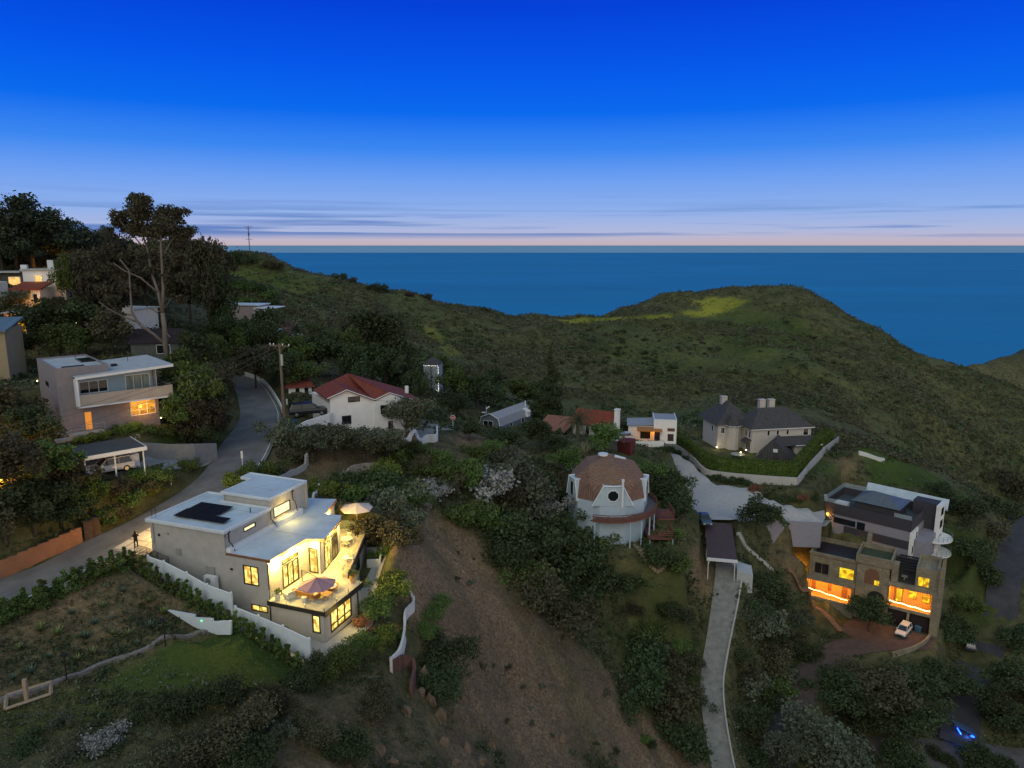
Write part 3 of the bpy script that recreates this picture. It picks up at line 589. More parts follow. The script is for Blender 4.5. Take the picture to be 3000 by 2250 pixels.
solar = mat('solar_cells', (.008,.009,.012), .55, .3, 2, spec=.15, brick=(1.7,1.0,.02))
for (x0, x1, y0, y1) in [(-17.2,-15.3,1.4,3.2),(-15.25,-13.35,1.4,3.2),(-13.3,-11.4,1.4,2.45),(-17.2,-15.3,3.25,5.05),(-15.25,-13.35,3.25,5.05)]:
    part(P, 'solar_panel', solar, lambda b: b.slab([(x0,y0,8.98),(x1,y0,8.98),(x1,y1,9.06),(x0,y1,9.06)], .05))
for v, z1_, z0_ in [(.7,8.5,6.75),(6.6,8.5,6.95),(10.1,9.4,7.0)]:
    part(P, 'downpipe', black_m, lambda b: (b.tube([(-10.2,v,z1_),(-10.2,v,z1_-.9),(-9.95,v+.05,z1_-1.15),(-9.7,v+.1,z0_)], .05), b.box(-10.28,-10.1,v-.14,v+.14,z1_-.05,z1_+.12)))
for (x, y, za, zb) in [(-5.62,.1,2.95,6.4),(-5.5,-.09,.1,2.6),(.09,5.35,-.9,2.6)]: part(P, 'downpipe', black_m, lambda b: b.cyl(x, y, za, zb, .055, 8))
part(P, 'roof_vent', black_m, lambda b: (b.cyl(-11.2,4.9,8.75,9.25,.05,8), b.cyl(-19,.6,8.86,9.9,.02,6), b.cyl(-18.4,.5,8.86,9.9,.02,6)))
# terrace
DK = [(-5.7,-.15),(.2,-.15),(.25,6.0),(-1.55,6.2),(-6.0,17.4),(-9.2,16.6),(-9.0,15.4),(-7.4,11.4),(-5.7,11.5),(-4.35,6.1),(-5.72,6.0)]
b = MB(); b.prism(DK, 2.72, 2.98); dk = b.build('terrace_floor', deck_m, P)
b = MB(); b.box(-5.7,.27,-.22,-.152,2.62,3.02); b.box(.252,.33,-.22,6.05,2.5,3.02)
dd = Vector((-4.45, 11.2)).normalized(); b.prism([(-1.5,6.2),(-5.98,17.4),(-5.9,17.43),(-1.42,6.22)], 2.6, 3.05); b.build('edge_band', black_m, dk)
ledge = mat('timber_ledge', (.34,.28,.19), .7, .15, 2)
part(P, 'parapet_ledge', ledge, lambda b: b.prism([(-1.5,6.25),(-5.95,17.3),(-6.55,17.05),(-2.1,6.2)], 2.985, 3.35))
gl = glass('railing_glass', (.75,.85,.70), .13)
RL = [((-5.65,-.1),(.15,-.1)),((.17,-.08),(.17,5.6)),((-6.2,17.3),(-9.1,16.6))]
for (p, q) in RL:
    dx, dy = q[0]-p[0], q[1]-p[1]; l = math.hypot(dx, dy); nx, ny = -dy/l*.006, dx/l*.006
    b = MB(); b.prism([(p[0]-nx,p[1]-ny),(q[0]-nx,q[1]-ny),(q[0]+nx,q[1]+ny),(p[0]+nx,p[1]+ny)], 2.99, 4.02); g = b.build('glass_railing', gl, P)
    b = MB(); n = max(2, int(l/1.5))
    for k in range(n+1): t = k/n; b.cyl(p[0]+dx*t, p[1]+dy*t, 2.99, 3.35, .035, 6)
    b.build('clamp', mat('steel', (.45,.45,.45), .3, .1, 4, metal=.8), g)
b = MB(); b.prism([(-1.75,6.3),(-5.75,17.0),(-5.77,17.0),(-1.77,6.3)], 3.35, 4.0); b.build('glass_railing', gl, P)
part(P, 'utility_box', mat('grey_meter_box', (.28,.28,.27), .6, .1, 2), lambda b: (b.box(-12.6,-11.6,.05,.198,4.3,5.1), b.box(-15.95,-15.4,.1,.198,5.75,6.35), b.box(-16.9,-16.7,.1,.198,7.6,7.75)))
part(P, 'wall_light', black_m, lambda b: (b.box(-9.75,-9.55,.05,.198,5.2,5.35), b.box(-17.9,-17.75,.05,.198,7.3,7.5)))
for (x, y, z, e) in [(-5.2,1.2,6.2,34),(-5.1,3.6,6.2,34),(-4.55,5.6,6.2,20),(-4.3,8.3,6.15,26),(-5.0,10.6,6.15,26),(-7.9,13.0,6.15,30)]:
    lamp('soffit_light', (x, y, z), e*3.0, WARM, P, .1)
lamp('lower_window_spill', (1.3, 2.6, 1.5), 8, WARM, P, .4)
lamp('garage_soffit_light', (-20.2, 3.2, 7.7), 120, (1,.62,.20), P, .1); lamp('clerestory_spill', (-9.4, 8.4, 8.1), 12, WARM, P, .3)
part(P, 'garage_door', emis('lit_garage_glass', (255,190,90), .9, .2, 1), lambda b: b.box(-19.0,-18.905,1.2,6.2,5.2,7.5))
# ---------------------------------------------------------------- grey box house with the long balcony
ZG = zm(0, 950, 2.949)
grey_bl = mat('grey_render', (.235,.215,.225), .9, .12, 1.4, .25, bscale=25); pale_roof = mat('pale_gravel_roof', (.43,.46,.47), .85, .14, 1.2, .1); blue_pl = mat('pale_blue_render', (.30,.42,.50), .8, .06, 1)
H = House('box_house', GH, 'grey two-storey box house with a long glazed balcony and an orange door', 'house')
H.wall(W_, 1, 0, -1, 0, 10.4, -1, 3.42, [((2.3,3.12,.55,2.75), dict(pane=lit_d, name='door', fm=grey_bl, label='glowing orange front door')), ((7.2,10.0,1.5,3.38), dict(pane=lit_o, n=3, m=2, fm=trim))])
H.wall(W_, 1, 0, -1, 0, 1.65, 3.42, 8.0); H.mb(W_).box(1.65,5.3,0,.25,6.95,8.0)
H.wall(W_, 0, 0, -1, .25, 10.35, -1, 8.0, [((4.8,6.4,5.3,5.8),)]); H.wall(W_, 1, 10.6, 1, 0, 5.3, -1, 8.0); H.mb(W_).box(5.05,5.3,.25,10.35,6.9,8.0)
H.wall(W_, 0, 10.4, 1, .25, 8.75, -1, 6.9); H.wall(W_, 1, 9.0, 1, 5.3, 10.4, -1, 6.9)
H.done({W_: ('wall', grey_bl)}); P = H.p
H.wall('u', 1, .62, -1, 1.9, 10.15, 3.6, 6.9, [((2.25,5.2,4.72,6.15), dict(n=3, fm=trim)), ((7.1,9.8,3.7,6.35), dict(n=3, fm=trim, name='sliding_door', pane=mat('curtained_glass', (.20,.25,.22), .3, .5, 1.5, stretch=(3,3,.3))))])
H.w = {'u': H.w['u']}; H.done({'u': ('upper_wall', blue_pl)})
part(P, 'roof', pale_roof, lambda b: b.box(.25,5.05,.25,10.35,7.6,7.82))
part(P, 'side_roof', pale_roof, lambda b: b.slab([(1.6,-1.15,6.98),(12.1,-1.15,7.42),(12.1,9.2,7.42),(5.35,9.2,7.15),(5.35,.27,7.15),(1.6,.0,6.99)], .06))
part(P, 'fascia', trim, lambda b: (b.slab([(1.6,-1.18,6.95),(12.12,-1.18,7.38),(12.12,-.95,7.38),(1.6,-.95,6.95)], .28), b.box(1.62,1.86,-1.1,.6,3.4,6.68), b.box(1.62,11.9,-1.1,.6,3.4,3.58), b.box(10.15,10.5,.3,.62,3.6,6.95)))
part(P, 'balcony_panel', mat('frosted_balcony_glass', (.40,.34,.28), .35, .12, .8, spec=.5), lambda b: (b.box(1.88,11.85,-1.05,-1.0,3.6,4.88), b.box(11.8,11.85,-1.0,2.6,3.6,4.88)))
part(P, 'balcony_floor', mat('dark_deck', (.10,.10,.10), .8), lambda b: b.box(10.42,11.9,.6,4.5,3.3,3.55))
part(P, 'skylight', dark_gl, lambda b: b.box(3.5,5.0,4.4,7.4,7.82,7.98)); part(P, 'roof_rib', dark_gl, lambda b: b.box(.9,3.2,1.6,1.75,7.82,7.95))
part(P, 'roof_vent', black_m, lambda b: (b.box(6.4,7.0,3.0,3.6,7.15,7.45), b.cyl(8.8,5.4,7.2,8.4,.03,6), b.cyl(3.6,7.9,7.8,8.8,.03,6)))
part(P, 'entrance_landing', pale_conc, lambda b: (b.box(.6,4.0,-1.4,-.02,.0,.5), b.box(-.9,.6,-1.4,-.3,-.3,.15)))
def rails(b, pts, h=1.0, r=.025, n=2, post=1.2):
    for p, q in zip(pts[:-1], pts[1:]):
        l = math.dist(p, q); k = max(1, int(l/post))
        for i in range(k+1): t = i/k; x, y, z = [p[a]+(q[a]-p[a])*t for a in range(3)]; b.cyl(x, y, z, z+h, r, 5)
        for j in range(n): hh = h*(1-j/n*.8); b.tube([(p[0],p[1],p[2]+hh), (q[0],q[1],q[2]+hh)], r, 5)
part(P, 'entrance_railing', mat('galvanised', (.40,.42,.44), .4, .1, 3, metal=.4), lambda b: rails(b, [(-1,-1.4,-.2),(.6,-1.4,.5),(4.0,-1.4,.5)]))
lamp('window_glow', (8.6,-.8,2.3), 10, AMB, P); part(P, 'wall_light', bulb, lambda b: b.box(10.42,10.5,1.0,1.1,5.7,5.8))
CA = Fr(-43.8, 72.3, -24.1, 43)
t = tframe('carport', CA, 'flat dark-roofed carport over a silver car below the grey box house', 'carport'); 
part(t, 'roof', mat('dark_gravel_roof', (.065,.075,.08), .9, .15, 1.5), lambda b: b.box(-.3,6.0,.0,5.6,2.72,2.82)); part(t, 'fascia', trim, lambda b: (b.box(-.35,6.05,-.08,-.002,2.45,2.86), b.box(6.002,6.08,-.08,5.65,2.45,2.86)))
for (x, y) in [(.1,.15),(2.9,.15),(5.7,.15),(5.7,5.2),(.1,5.2)]: part(t, 'post', trim, lambda b: b.box(x-.06,x+.06,y-.06,y+.06,-.3,2.72))
part(t, 'back_wall', grey_bl, lambda b: b.box(-.2,5.8,5.35,5.55,-.3,2.7)); part(t, 'cabinet', trim, lambda b: b.box(5.1,5.95,2.6,3.9,0,1.5))
# ---------------------------------------------------------------- white house with the red tiled roof
ZR = zm(700, 900, 2.949); redtile = mat('red_roof_tiles', (.29,.068,.042), .85, .22, 2.2, .5, brick=(.5,.35,.06), bscale=10)
H = House('red_roofed_house', RH, 'white house with a red tiled double gable roof beside the bend in the road', 'house')
pt = lambda x, y, ax, v: RH.pl(*ZR(x, y), ax, v)
P1 = (0,8.0,2.97); P2 = (0,0,2.97); P3 = (2.9,0,3.98); P4 = pt(800,635,1,8.0); P5 = (7.05,0,2.1); P7 = pt(1300,740,1,0.0); P6 = pt(940,570,1,11.0); P8 = pt(1585,810,1,1.5); P9 = (P8[0]+.5, 12.0, P8[2]+.2)
H.mb(W_).prism([(.5,.4),(7.0,.4),(7.0,11),(.5,11)], -4, 2.0)
H.mb(W_).add([(.5,.4,2.0),(7.0,.4,2.0),(2.9,.4,3.85),(.5,.4,2.95),(.5,.8,2.0),(7.0,.8,2.0),(2.9,.8,3.85),(.5,.8,2.95)], [(0,1,2,3),(7,6,5,4),(0,3,7,4),(2,1,5,6),(3,2,6,7)])
H.mb(W_).prism([(7.0,.15),(12.6,.15),(12.6,10.8),(7.0,10.8)], -4, [2.0,1.3,1.3,2.0])
H.mb(W_).add([(7.0,.15,1.9),(12.6,.15,1.25),(P7[0],.15,P7[2]-.1),(7.0,.6,1.9),(12.6,.6,1.25),(P7[0],.6,P7[2]-.1)], [(0,1,2),(5,4,3),(0,2,5,3),(2,1,4,5)])
H.done({W_: ('wall', white_st)}); P = H.p
H.win(1, .4, -1, rct(RH, ZR, 1, .4, (942,778), (1045,812)), proud=True, n=2, fm=fr_black); H.win(1, .4, -1, rct(RH, ZR, 1, .4, (890,942), (970,1005)), proud=True, n=2)
H.win(1, .15, -1, rct(RH, ZR, 1, .15, (1223,850), (1286,915)), proud=True, n=2); H.win(1, .15, -1, rct(RH, ZR, 1, .15, (1290,985), (1330,1060)), proud=True, name='door')
T_ = .16
part(P, 'roof', redtile, lambda b: (b.slab([P1,P2,P3,P4], T_), b.slab([P4,P3,P5,(7.05,7.6,2.6)], T_), b.slab([(7.05,7.6,2.6),P5,P7,P6,P4], T_), b.slab([P6,P7,P8,P9], T_), b.slab([P1,P4,P6,P9,(6,13,2.4)], T_)))
part(P, 'rake_trim', trim, lambda b: (b.tube([P2,P3,P5], .07, 4), b.tube([P5,P7,(P8[0]-1.2,.1,P8[2]+.35)], .07, 4)))
part(P, 'roof_vent', white_st, lambda b: b.cyl(*RH.pl(*ZR(1450,745),1,5)[:2],1.6,2.7,.3,10))
# ---------------------------------------------------------------- small shed with a red roof
SH = Fr(*uz(*ZR(520,765), -24.2)[:2], -24.2, 15)
t = tframe('garden_shed', SH, 'tiny white shed with a red tiled roof behind the dark pickup', 'shed')
part(t, 'wall', white_st, lambda b: b.box(-1.6,2.0,-.2,2.2,-.6,1.6)); part(t, 'roof', redtile, lambda b: b.slab([(-2.0,-.6,1.6),(2.5,-.6,1.6),(1.6,2.6,2.4),(-1.4,2.6,2.4)], .15))
for x in (-.5, .9): part(t, 'window', dark_gl, lambda b: b.box(x,x+.6,-.24,-.202,.2,1.3))
# ---------------------------------------------------------------- dome house on stilts
ZD = zm(1300, 1050, 2.949); shingle = mat('brown_roof_shingles', (.25,.155,.115), .9, .18, 2.5, .4, brick=(.6,.25,.04), bscale=12); siding = mat('white_blue_siding', (.42,.52,.60), .8, .07, 1.5, .2)
t = tframe('dome_house', DM, 'brown shingled dome house with white dormers standing above the canyon', 'house'); Rr = 6.3
dec = [(Rr*cos(R(-90+18+36*k)), Rr*sin(R(-90+18+36*k))) for k in range(10)]
part(t, 'wall', siding, lambda b: (b.prism(dec, 4.6, 6.9), b.prism([(p[0]*.985,p[1]*.985) for p in dec], -3.5, 4.6)))
dome = []
for k in range(10): dome.append((dec[k][0]*1.0, dec[k][1]*1.0, 6.9 if k % 2 == 0 else 6.9))
def domef(b):
    rings = [(Rr+.05, 6.9, 10, 0), (Rr*.93, 9.3, 10, 0), (Rr*.64, 11.6, 5, 18), (0, 12.9, 1, 0)]
    A = [(rings[0][0]*cos(R(-72+36*k)), rings[0][0]*sin(R(-72+36*k)), 6.9) for k in range(10)]
    B = [(rings[1][0]*cos(R(-54+36*k)), rings[1][0]*sin(R(-54+36*k)), 9.4) for k in range(10)]
    C = [(rings[2][0]*cos(R(-72+72*k)), rings[2][0]*sin(R(-72+72*k)), 11.7) for k in range(5)]
    V = A+B+C+[(0,0,12.9)]; F = []
    for k in range(10): F += [(k,(k+1)%10,10+k), (10+k,(k+1)%10,10+(k+1)%10)]
    for k in range(5):
        c = 20+k; i0 = 10+(2*k-1)%10; i1 = 10+(2*k)%10; n1 = 10+(2*k+1)%10; F += [(i0,i1,c), (i1,n1,20+(k+1)%5), (i1,20+(k+1)%5,c)]
        F += [(c,20+(k+1)%5,25)]
    b.add(V, F)
part(t, 'dome_roof', shingle, domef)
part(t, 'roof_cap', trim, lambda b: (b.cyl(-.9,-.2,12.65,12.95,.8,8), b.slab([(.8,-.8,12.65),(2.6,-.6,12.2),(2.7,0,12.2),(1.0,0,12.7)], .12)))
def dormer(name, ang, w0, w1, h, dep=2.4, pane='oct'):
    c, s_ = cos(R(ang)), sin(R(ang))
    def T(u, o, z): return (c*o-s_*u, s_*o+c*u, z)     # u sideways, o outward
    o1 = Rr*.965; b = MB(); prof = [(-w0,6.4),(w0,6.4),(w1,6.4+h),(-w1,6.4+h)]
    b.add([T(u,o1,z) for u,z in prof]+[T(u,o1-dep,z) for u,z in prof], [(0,1,2,3),(7,6,5,4),(0,4,5,1),(1,5,6,2),(2,6,7,3),(3,7,4,0)]); d = b.build('dormer', siding, t)
    b = MB(); q = [T(u,o1+.06,z) for u,z in prof]; b.tube([q[0],q[3],q[2],q[1]], .12, 4); b.tube([q[3],T(-w1,o1-dep,6.4+h)], .1, 4); b.tube([q[2],T(w1,o1-dep,6.4+h)], .1, 4); b.build('trim', trim, d)
    b = MB(); zc = 6.4+h*.52; r_ = .82
    if pane == 'oct':
        pl = [(r_*cos(R(22.5+45*k)), zc+r_*sin(R(22.5+45*k))) for k in range(8)]
        f = MB(); f.add([T(u*1.18,o1+.03,zc+(z-zc)*1.18) for u,z in pl]+[T(u*1.18,o1+.08,zc+(z-zc)*1.18) for u,z in pl], [tuple(range(8)), tuple(range(15,7,-1))]+[(i,8+i,8+(i+1)%8,(i+1)%8) for i in range(8)]); wf = f.build('window', trim, d)
    else:
        pl = [(-.45,6.9),(.45,6.9),(.45,6.4+h*.8),(-.45,6.4+h*.8)]; n4 = 4
        f = MB(); f.add([T(u*1.15,o1+.03,z) for u,z in pl]+[T(u*1.15,o1+.08,z) for u,z in pl], [(0,1,2,3),(7,6,5,4),(0,4,5,1),(1,5,6,2),(2,6,7,3),(3,7,4,0)]); wf = f.build('window', trim, d)
    n = len(pl); b.add([T(u,o1+.09,z) for u,z in pl]+[T(u,o1+.10,z) for u,z in pl], [tuple(range(n)), tuple(range(2*n-1,n-1,-1))]+[(i,n+i,n+(i+1)%n,(i+1)%n) for i in range(n)]); b.build('pane', dark_gl, wf)
dormer('d', -90, 3.1, 1.45, 3.1); dormer('d', -90-72, 2.1, 1.2, 3.2, 1.6, pane='sq'); dormer('d', -90+72, 2.1, 1.2, 3.2, 1.6, pane='sq'); dormer('d', 126, 2.1, 1.2, 3.0, 1.6, pane='sq')
rdk = mat('red_brown_deck_wood', (.16,.062,.042), .8, .2, 2, .1)
SDX = -2.1
def arc(r, a0, a1, n, z): return [(r*cos(R(a0+(a1-a0)*k/n)), r*sin(R(a0+(a1-a0)*k/n)), z) for k in range(n+1)]
A0, A1 = -113, 34
part(t, 'deck_floor', mat('grey_deck_boards', (.14,.12,.12), .8), lambda b: b.prism([p[:2] for p in arc(7.75, A0, A1, 9, 0)]+[p[:2] for p in arc(5.9, A1, A0, 9, 0)], 4.35, 4.58))
def dkr(b):
    a = arc(7.8, A0, A1, 9, 4.3)
    for p, q in zip(a[:-1], a[1:]):
        dx, dy = q[0]-p[0], q[1]-p[1]; l = math.hypot(dx, dy); nx, ny = -dy/l*.04, dx/l*.04
        for (z0, z1) in [(4.3,4.62),(4.75,4.93),(5.05,5.23),(5.42,5.52)]: b.prism([(p[0]-nx,p[1]-ny),(q[0]-nx,q[1]-ny),(q[0]+nx,q[1]+ny),(p[0]+nx,p[1]+ny)], z0, z1)
        b.box(p[0]-.05,p[0]+.05,p[1]-.05,p[1]+.05,4.3,5.5)
part(t, 'deck_railing', rdk, dkr)
for a in (-112,-70,-54,-38,-22,4,28): part(t, 'stilt', siding, lambda b: b.cyl(7.5*cos(R(a)), 7.5*sin(R(a)), -2, 4.35, .11, 8))
part(t, 'flue', trim, lambda b: (b.cyl(1.35,-6.55,6.3,10.4,.17,10), b.cyl(1.35,-6.55,10.4,10.75,.24,10)))
part(t, 'stair_deck', rdk, lambda b: (b.box(5.6,9.4,-6.0,-2.0,1.0,1.2), b.box(7.6,10.4,-2.0,2.5,2.6,2.8), [b.box(6.0+.3*k,6.3+.3*k,-2.0,-1.0,1.2+.25*k,1.45+.25*k) for k in range(6)]))
part(t, 'stair_railing', rdk, lambda b: (rails(b, [(7.2,-6.0,1.2),(9.4,-6.0,1.2),(9.4,-2.0,1.2)], 1.1, .06, 3), rails(b, [(8.0,-2.0,2.8),(10.4,-2.0,2.8),(10.4,2.5,2.8)], 1.1, .06, 3)))
for (x, y) in [(5.8,-5.9),(9.3,-5.9),(9.3,-2.1),(7.0,-2.1)]: part(t, 'stilt', siding, lambda b: b.cyl(x, y, -2, 1.0, .12, 8))
# ---------------------------------------------------------------- blue-grey barn-roofed house
H = House('barn_roof_house', BN, 'long slate-blue house with a barn-shaped roof and white trim at the foot of the hill', 'house'); P = H.p
H.mb(W_).prism([(0,0),(14,0),(14,5.2),(0,5.2)], -1, 1.2)
gm = [(0,1.2),(5.2,1.2),(4.7,2.6),(2.6,3.5),(.5,2.6)]
H.mb(W_).add([(0.02,y,z) for y,z in gm]+[(13.98,y,z) for y,z in gm], [(4,3,2,1,0),(5,6,7,8,9)]+[(i,(i+1)%5,5+(i+1)%5,5+i) for i in range(5)])
H.done({W_: ('wall', mat('slate_blue_boards', (.13,.165,.195), .8, .1, 2))})
rf = mat('blue_grey_shingles', (.30,.31,.34), .85, .14, 2, .2)
part(P, 'roof', rf, lambda b: [b.slab([(-.25,a[0],a[1]),(14.3,a[0],a[1]),(14.3,c[0],c[1]),(-.25,c[0],c[1])], .1) for a, c in [((-.08,1.1),(.45,2.72)),((.45,2.72),(2.6,3.65)),((2.6,3.65),(4.75,2.72)),((4.75,2.72),(5.28,1.1))]])
part(P, 'gable_trim', trim, lambda b: b.tube([(-.3,-.08,1.1),(-.3,.45,2.75),(-.3,2.6,3.68),(-.3,4.75,2.75),(-.3,5.28,1.1)], .1, 4))
H.win(0, 0, -1, (1.9,4.4,.2,2.0), proud=True, n=2, fm=trim); H.win(1, 0, -1, (9,10.2,.0,1.1), proud=True, fm=trim); H.win(1, 0, -1, (4,5,.0,1.1), proud=True, fm=trim)
part(P, 'dormer', trim, lambda b: (b.box(11.0,12.2,-.5,.6,1.0,2.3), b.slab([(10.8,-.6,2.2),(12.4,-.6,2.2),(12.4,.8,2.9),(10.8,.8,2.9)], .1))); part(P, 'chimney', trim, lambda b: b.cyl(12.8,1.2,3.0,4.3,.16,8))
part(P, 'roof_antenna', trim, lambda b: (b.cyl(1.2,4.4,2.6,4.9,.05,6), b.tube([(1.2,4.4,4.3),(1.9,4.0,4.7)], .12, 6), b.lathe([(.0,.0),(.3,.05),(.5,.2)], 10, (.4,4.6,3.4))))
# ---------------------------------------------------------------- pink-white house behind the palm
PHf = Fr(13.0, 153.0, -40.0, -30)
H = House('gabled_cottage', PHf, 'pale pink cottage with a red roof half hidden behind the palm', 'house'); P = H.p
H.mb(W_).prism([(0,0),(8.4,0),(8.4,6),(0,6)], -1, 3.0); H.mb(W_).add([(8.4,0,3.0),(8.4,6,3.0),(8.4,3,5.2),(8.1,0,3.0),(8.1,6,3.0),(8.1,3,5.2)], [(0,1,2),(5,4,3),(0,2,5,3),(2,1,4,5)])
H.mb(W_).box(7.2,10.6,-2.6,0,-1,2.4)
H.done({W_: ('wall', mat('pale_pink_stucco', (.56,.50,.47), .9, .06, 1))})
part(P, 'roof', redtile, lambda b: (b.slab([(-.3,-.4,2.8),(8.7,-.4,2.8),(8.7,3,5.35),(-.3,3,5.35)], .15), b.slab([(-.3,3,5.35),(8.7,3,5.35),(8.7,6.4,2.8),(-.3,6.4,2.8)], .15)))
part(P, 'low_roof', mat('faded_terracotta', (.27,.12,.085), .9, .2, 2, .2), lambda b: b.slab([(-7.5,-3.6,.9),(-.4,-3.0,1.2),(-.4,3.0,3.2),(-7.5,3.0,3.0)], .2))
part(P, 'chimney', white_st, lambda b: (b.box(9.0,9.9,1.2,2.2,-1,6.2), b.box(8.9,10.0,1.1,2.3,6.2,6.4)))
H.win(0, 8.4, 1, (3.6,4.6,3.2,4.2), proud=True, fm=trim); H.win(1, 0, -1, (3,4,.6,2.4), proud=True, fm=trim); H.win(1, 0, -1, (5,6,.6,2.4), proud=True, fm=trim); H.win(1, -2.6, -1, (8,9,.3,1.9), proud=True, fm=trim)
# ---------------------------------------------------------------- white flat-roofed house with orange canopy
WHf = Fr(31.4, 158.0, -42.6, -8)
H = House('white_flat_house', WHf, 'small white flat-roofed house with an orange-lit wooden canopy', 'house'); P = H.p
H.mb(W_).box(0,5.0,0,7,-.6,4.6); H.mb(W_).box(-5.5,0,1.5,7,-.6,2.9); H.done({W_: ('wall', white_st)})
part(P, 'roof', rf, lambda b: b.box(.2,4.8,.2,6.8,4.6,4.66)); part(P, 'parapet', trim, lambda b: (b.box(0,5,0,.198,4.6,4.85), b.box(4.802,5,.2,7,4.6,4.85), b.box(0,.198,.2,7,4.6,4.85)))
part(P, 'side_roof', rf, lambda b: (b.slab([(-5.8,1.2,3.0),(-.01,1.2,3.3),(-.01,7,3.6),(-5.8,7,3.3)], .15)))
part(P, 'canopy', mat('orange_cedar', (.46,.19,.05), .6, .15, 2), lambda b: b.box(-3.6,1.8,-1.6,1.2,2.35,2.75))
part(P, 'sliding_door', dark_gl, lambda b: (b.box(.2,1.4,-.06,-.002,0,2.2), b.box(-2.8,-.6,1.42,1.498,0,2.1))); part(P, 'round_door', mat('dark_timber', (.05,.03,.03), .7), lambda b: b.box(3.1,4.4,-.06,-.002,.0,1.6)); part(P, 'slot_window', mat('brown_slot', (.15,.06,.04), .6), lambda b: b.box(3.0,4.6,-.05,-.002,2.2,2.9))
part(P, 'garden_wall', white_st, lambda b: b.prism([(-4.0,-5.4),(2.0,-4.8),(2.0,-4.6),(-4.0,-5.2)], -.4, 1.1)); lamp('canopy_light', (-.6,-.4,2.2), 16, AMB, P)
# ---------------------------------------------------------------- big gated house with hipped slate roofs
ZT = zm(1950, 1100, 2.949); slate = mat('dark_slate_shingles', (.085,.08,.082), .85, .22, 1.2, .35, brick=(.8,.4,.05), bscale=8); cream = mat('cream_clapboard', (.50,.46,.42), .85, .07, 1.5)
H = House('hipped_mansion', GT, 'large cream house with dark hipped roofs inside a tall square hedge', 'house'); P = H.p
H.mb(W_).box(0,15.5,0,10,-1,6.0); H.mb(W_).box(-6.2,0,5.5,14,-1,6.0); H.mb(W_).box(9.6,15.5,-3.0,0,-1,2.6)
H.mb(W_).prism([(-.3,-3.2),(5.5,-7.4),(9,-2.6),(3.2,1.6)], -1, .5)
H.done({W_: ('wall', cream)})
def hip(b, x0, x1, y0, y1, z, h, inset, ov=.6, axis='x'):
    x0 -= ov; x1 += ov; y0 -= ov; y1 += ov; ym = (y0+y1)/2; xm = (x0+x1)/2
    c = [(x0,y0,z),(x1,y0,z),(x1,y1,z),(x0,y1,z)]
    r = [(x0+inset,ym,z+h),(x1-inset,ym,z+h)] if axis == 'x' else [(xm,y0+inset,z+h),(xm,y1-inset,z+h)]
    if axis == 'x': F = [(0,1,5,4),(2,3,4,5),(1,2,5),(3,0,4)]
    else: F = [(1,2,5,4),(3,0,4,5),(0,1,4),(2,3,5)]
    b.add(c+r, F+[(3,2,1,0)])
part(P, 'roof', slate, lambda b: (hip(b,0,15.5,0,10,6.02,4.0,4.6), hip(b,-6.2,3.5,5.5,16,6.02,4.8,4.4,axis='y')))
part(P, 'turret_roof', slate, lambda b: b.lathe([(2.2,6.0),(1.4,7.8),(.01,9.2)], 12, (-2.4,5.2,0)))
part(P, 'turret', cream, lambda b: b.cyl(-2.4,5.2,-1,6.0,1.7,12)); part(P, 'eave_trim', trim, lambda b: (b.box(-.6,16.1,-.62,-.56,5.85,6.03), b.tube([(-2.4+2.15*cos(R(a)),5.2+2.15*sin(R(a)),5.98) for a in range(180,361,20)], .07, 4), b.box(16.04,16.12,-.6,10.6,5.85,6.03)))
part(P, 'garage_roof', slate, lambda b: (b.add([(-1.3,-3.3,-.4),(2.6,-6.1,4.4),(6.5,-8.9,-.4),(4.6,5.0,-.4),(8.5,2.2,4.4),(12.4,-.6,-.4)], [(0,1,4,3),(1,2,5,4),(0,2,1)]), b.slab([(6.8,-3.6,2.5),(16.4,-3.6,2.5),(15.7,0,3.9),(6.8,0,3.9)], .15)))
part(P, 'porch_trim', trim, lambda b: b.box(9.5,16.45,-3.7,-3.62,2.3,2.52)); part(P, 'gable_window', trim, lambda b: b.prism([(2.3,-6.0),(3.1,-6.58),(3.06,-6.65),(2.26,-6.07)], 1.9, 2.7))
for (x, y) in [(5.0,6.2),(7.4,6.0),(-2.6,11.5)]: part(P, 'chimney', cream, lambda b: (b.box(x,x+1.5,y,y+1.2,6,11.6), b.box(x-.08,x+1.58,y-.08,y+1.28,11.6,11.8)))
for (x0, x1, z0, z1) in [(3.9,4.6,4.2,5.5),(6.3,7.0,4.3,5.5),(8.9,9.6,4.3,5.5),(13.4,14.8,3.9,5.6)]: H.win(1, 0, -1, (x0,x1,z0,z1), proud=True, fm=trim)
H.win(0, -6.2, -1, (8,9,3.8,5.2), proud=True, fm=trim); H.win(1, 5.5, -1, (-5.4,-4.4,3.8,5.3), proud=True, fm=trim, n=2)
H.win(0, 0, -1, (.6,1.6,3.6,5.3), proud=True, fm=trim); H.win(0, 0, -1, (2.2,3.4,3.6,5.3), proud=True, fm=trim, n=2); H.win(0, 0, -1, (.5,2.6,.2,2.4), proud=True, fm=trim, n=3, name='bay_window')
part(P, 'bay_roof', slate, lambda b: b.slab([(-1.2,.2,2.5),(-.01,.2,3.3),(-.01,3.4,3.3),(-1.2,3.4,2.5)], .12))
part(P, 'round_screen', mat('pale_glass_disc', (.25,.28,.26), .3), lambda b: b.lathe([(0,0),(1.6,0),(1.6,.08),(0,.08)], 20, (-5.2,-3.4,1.0)))
for (x, y, z) in [(-6.6,4.8,.6),(-4.6,-3.6,1.5),(-2.0,-1.2,1.3),(17.6,-1.5,1.0)]:
    part(P, 'garden_light', bulb, lambda b: b.lathe([(0,-.16),(.14,-.1),(.17,0),(.1,.12),(0,.16)], 8, (x,y,z))); lamp('garden_lamp', (x, y-.4, z+.3), 3, (1,.75,.4), P)
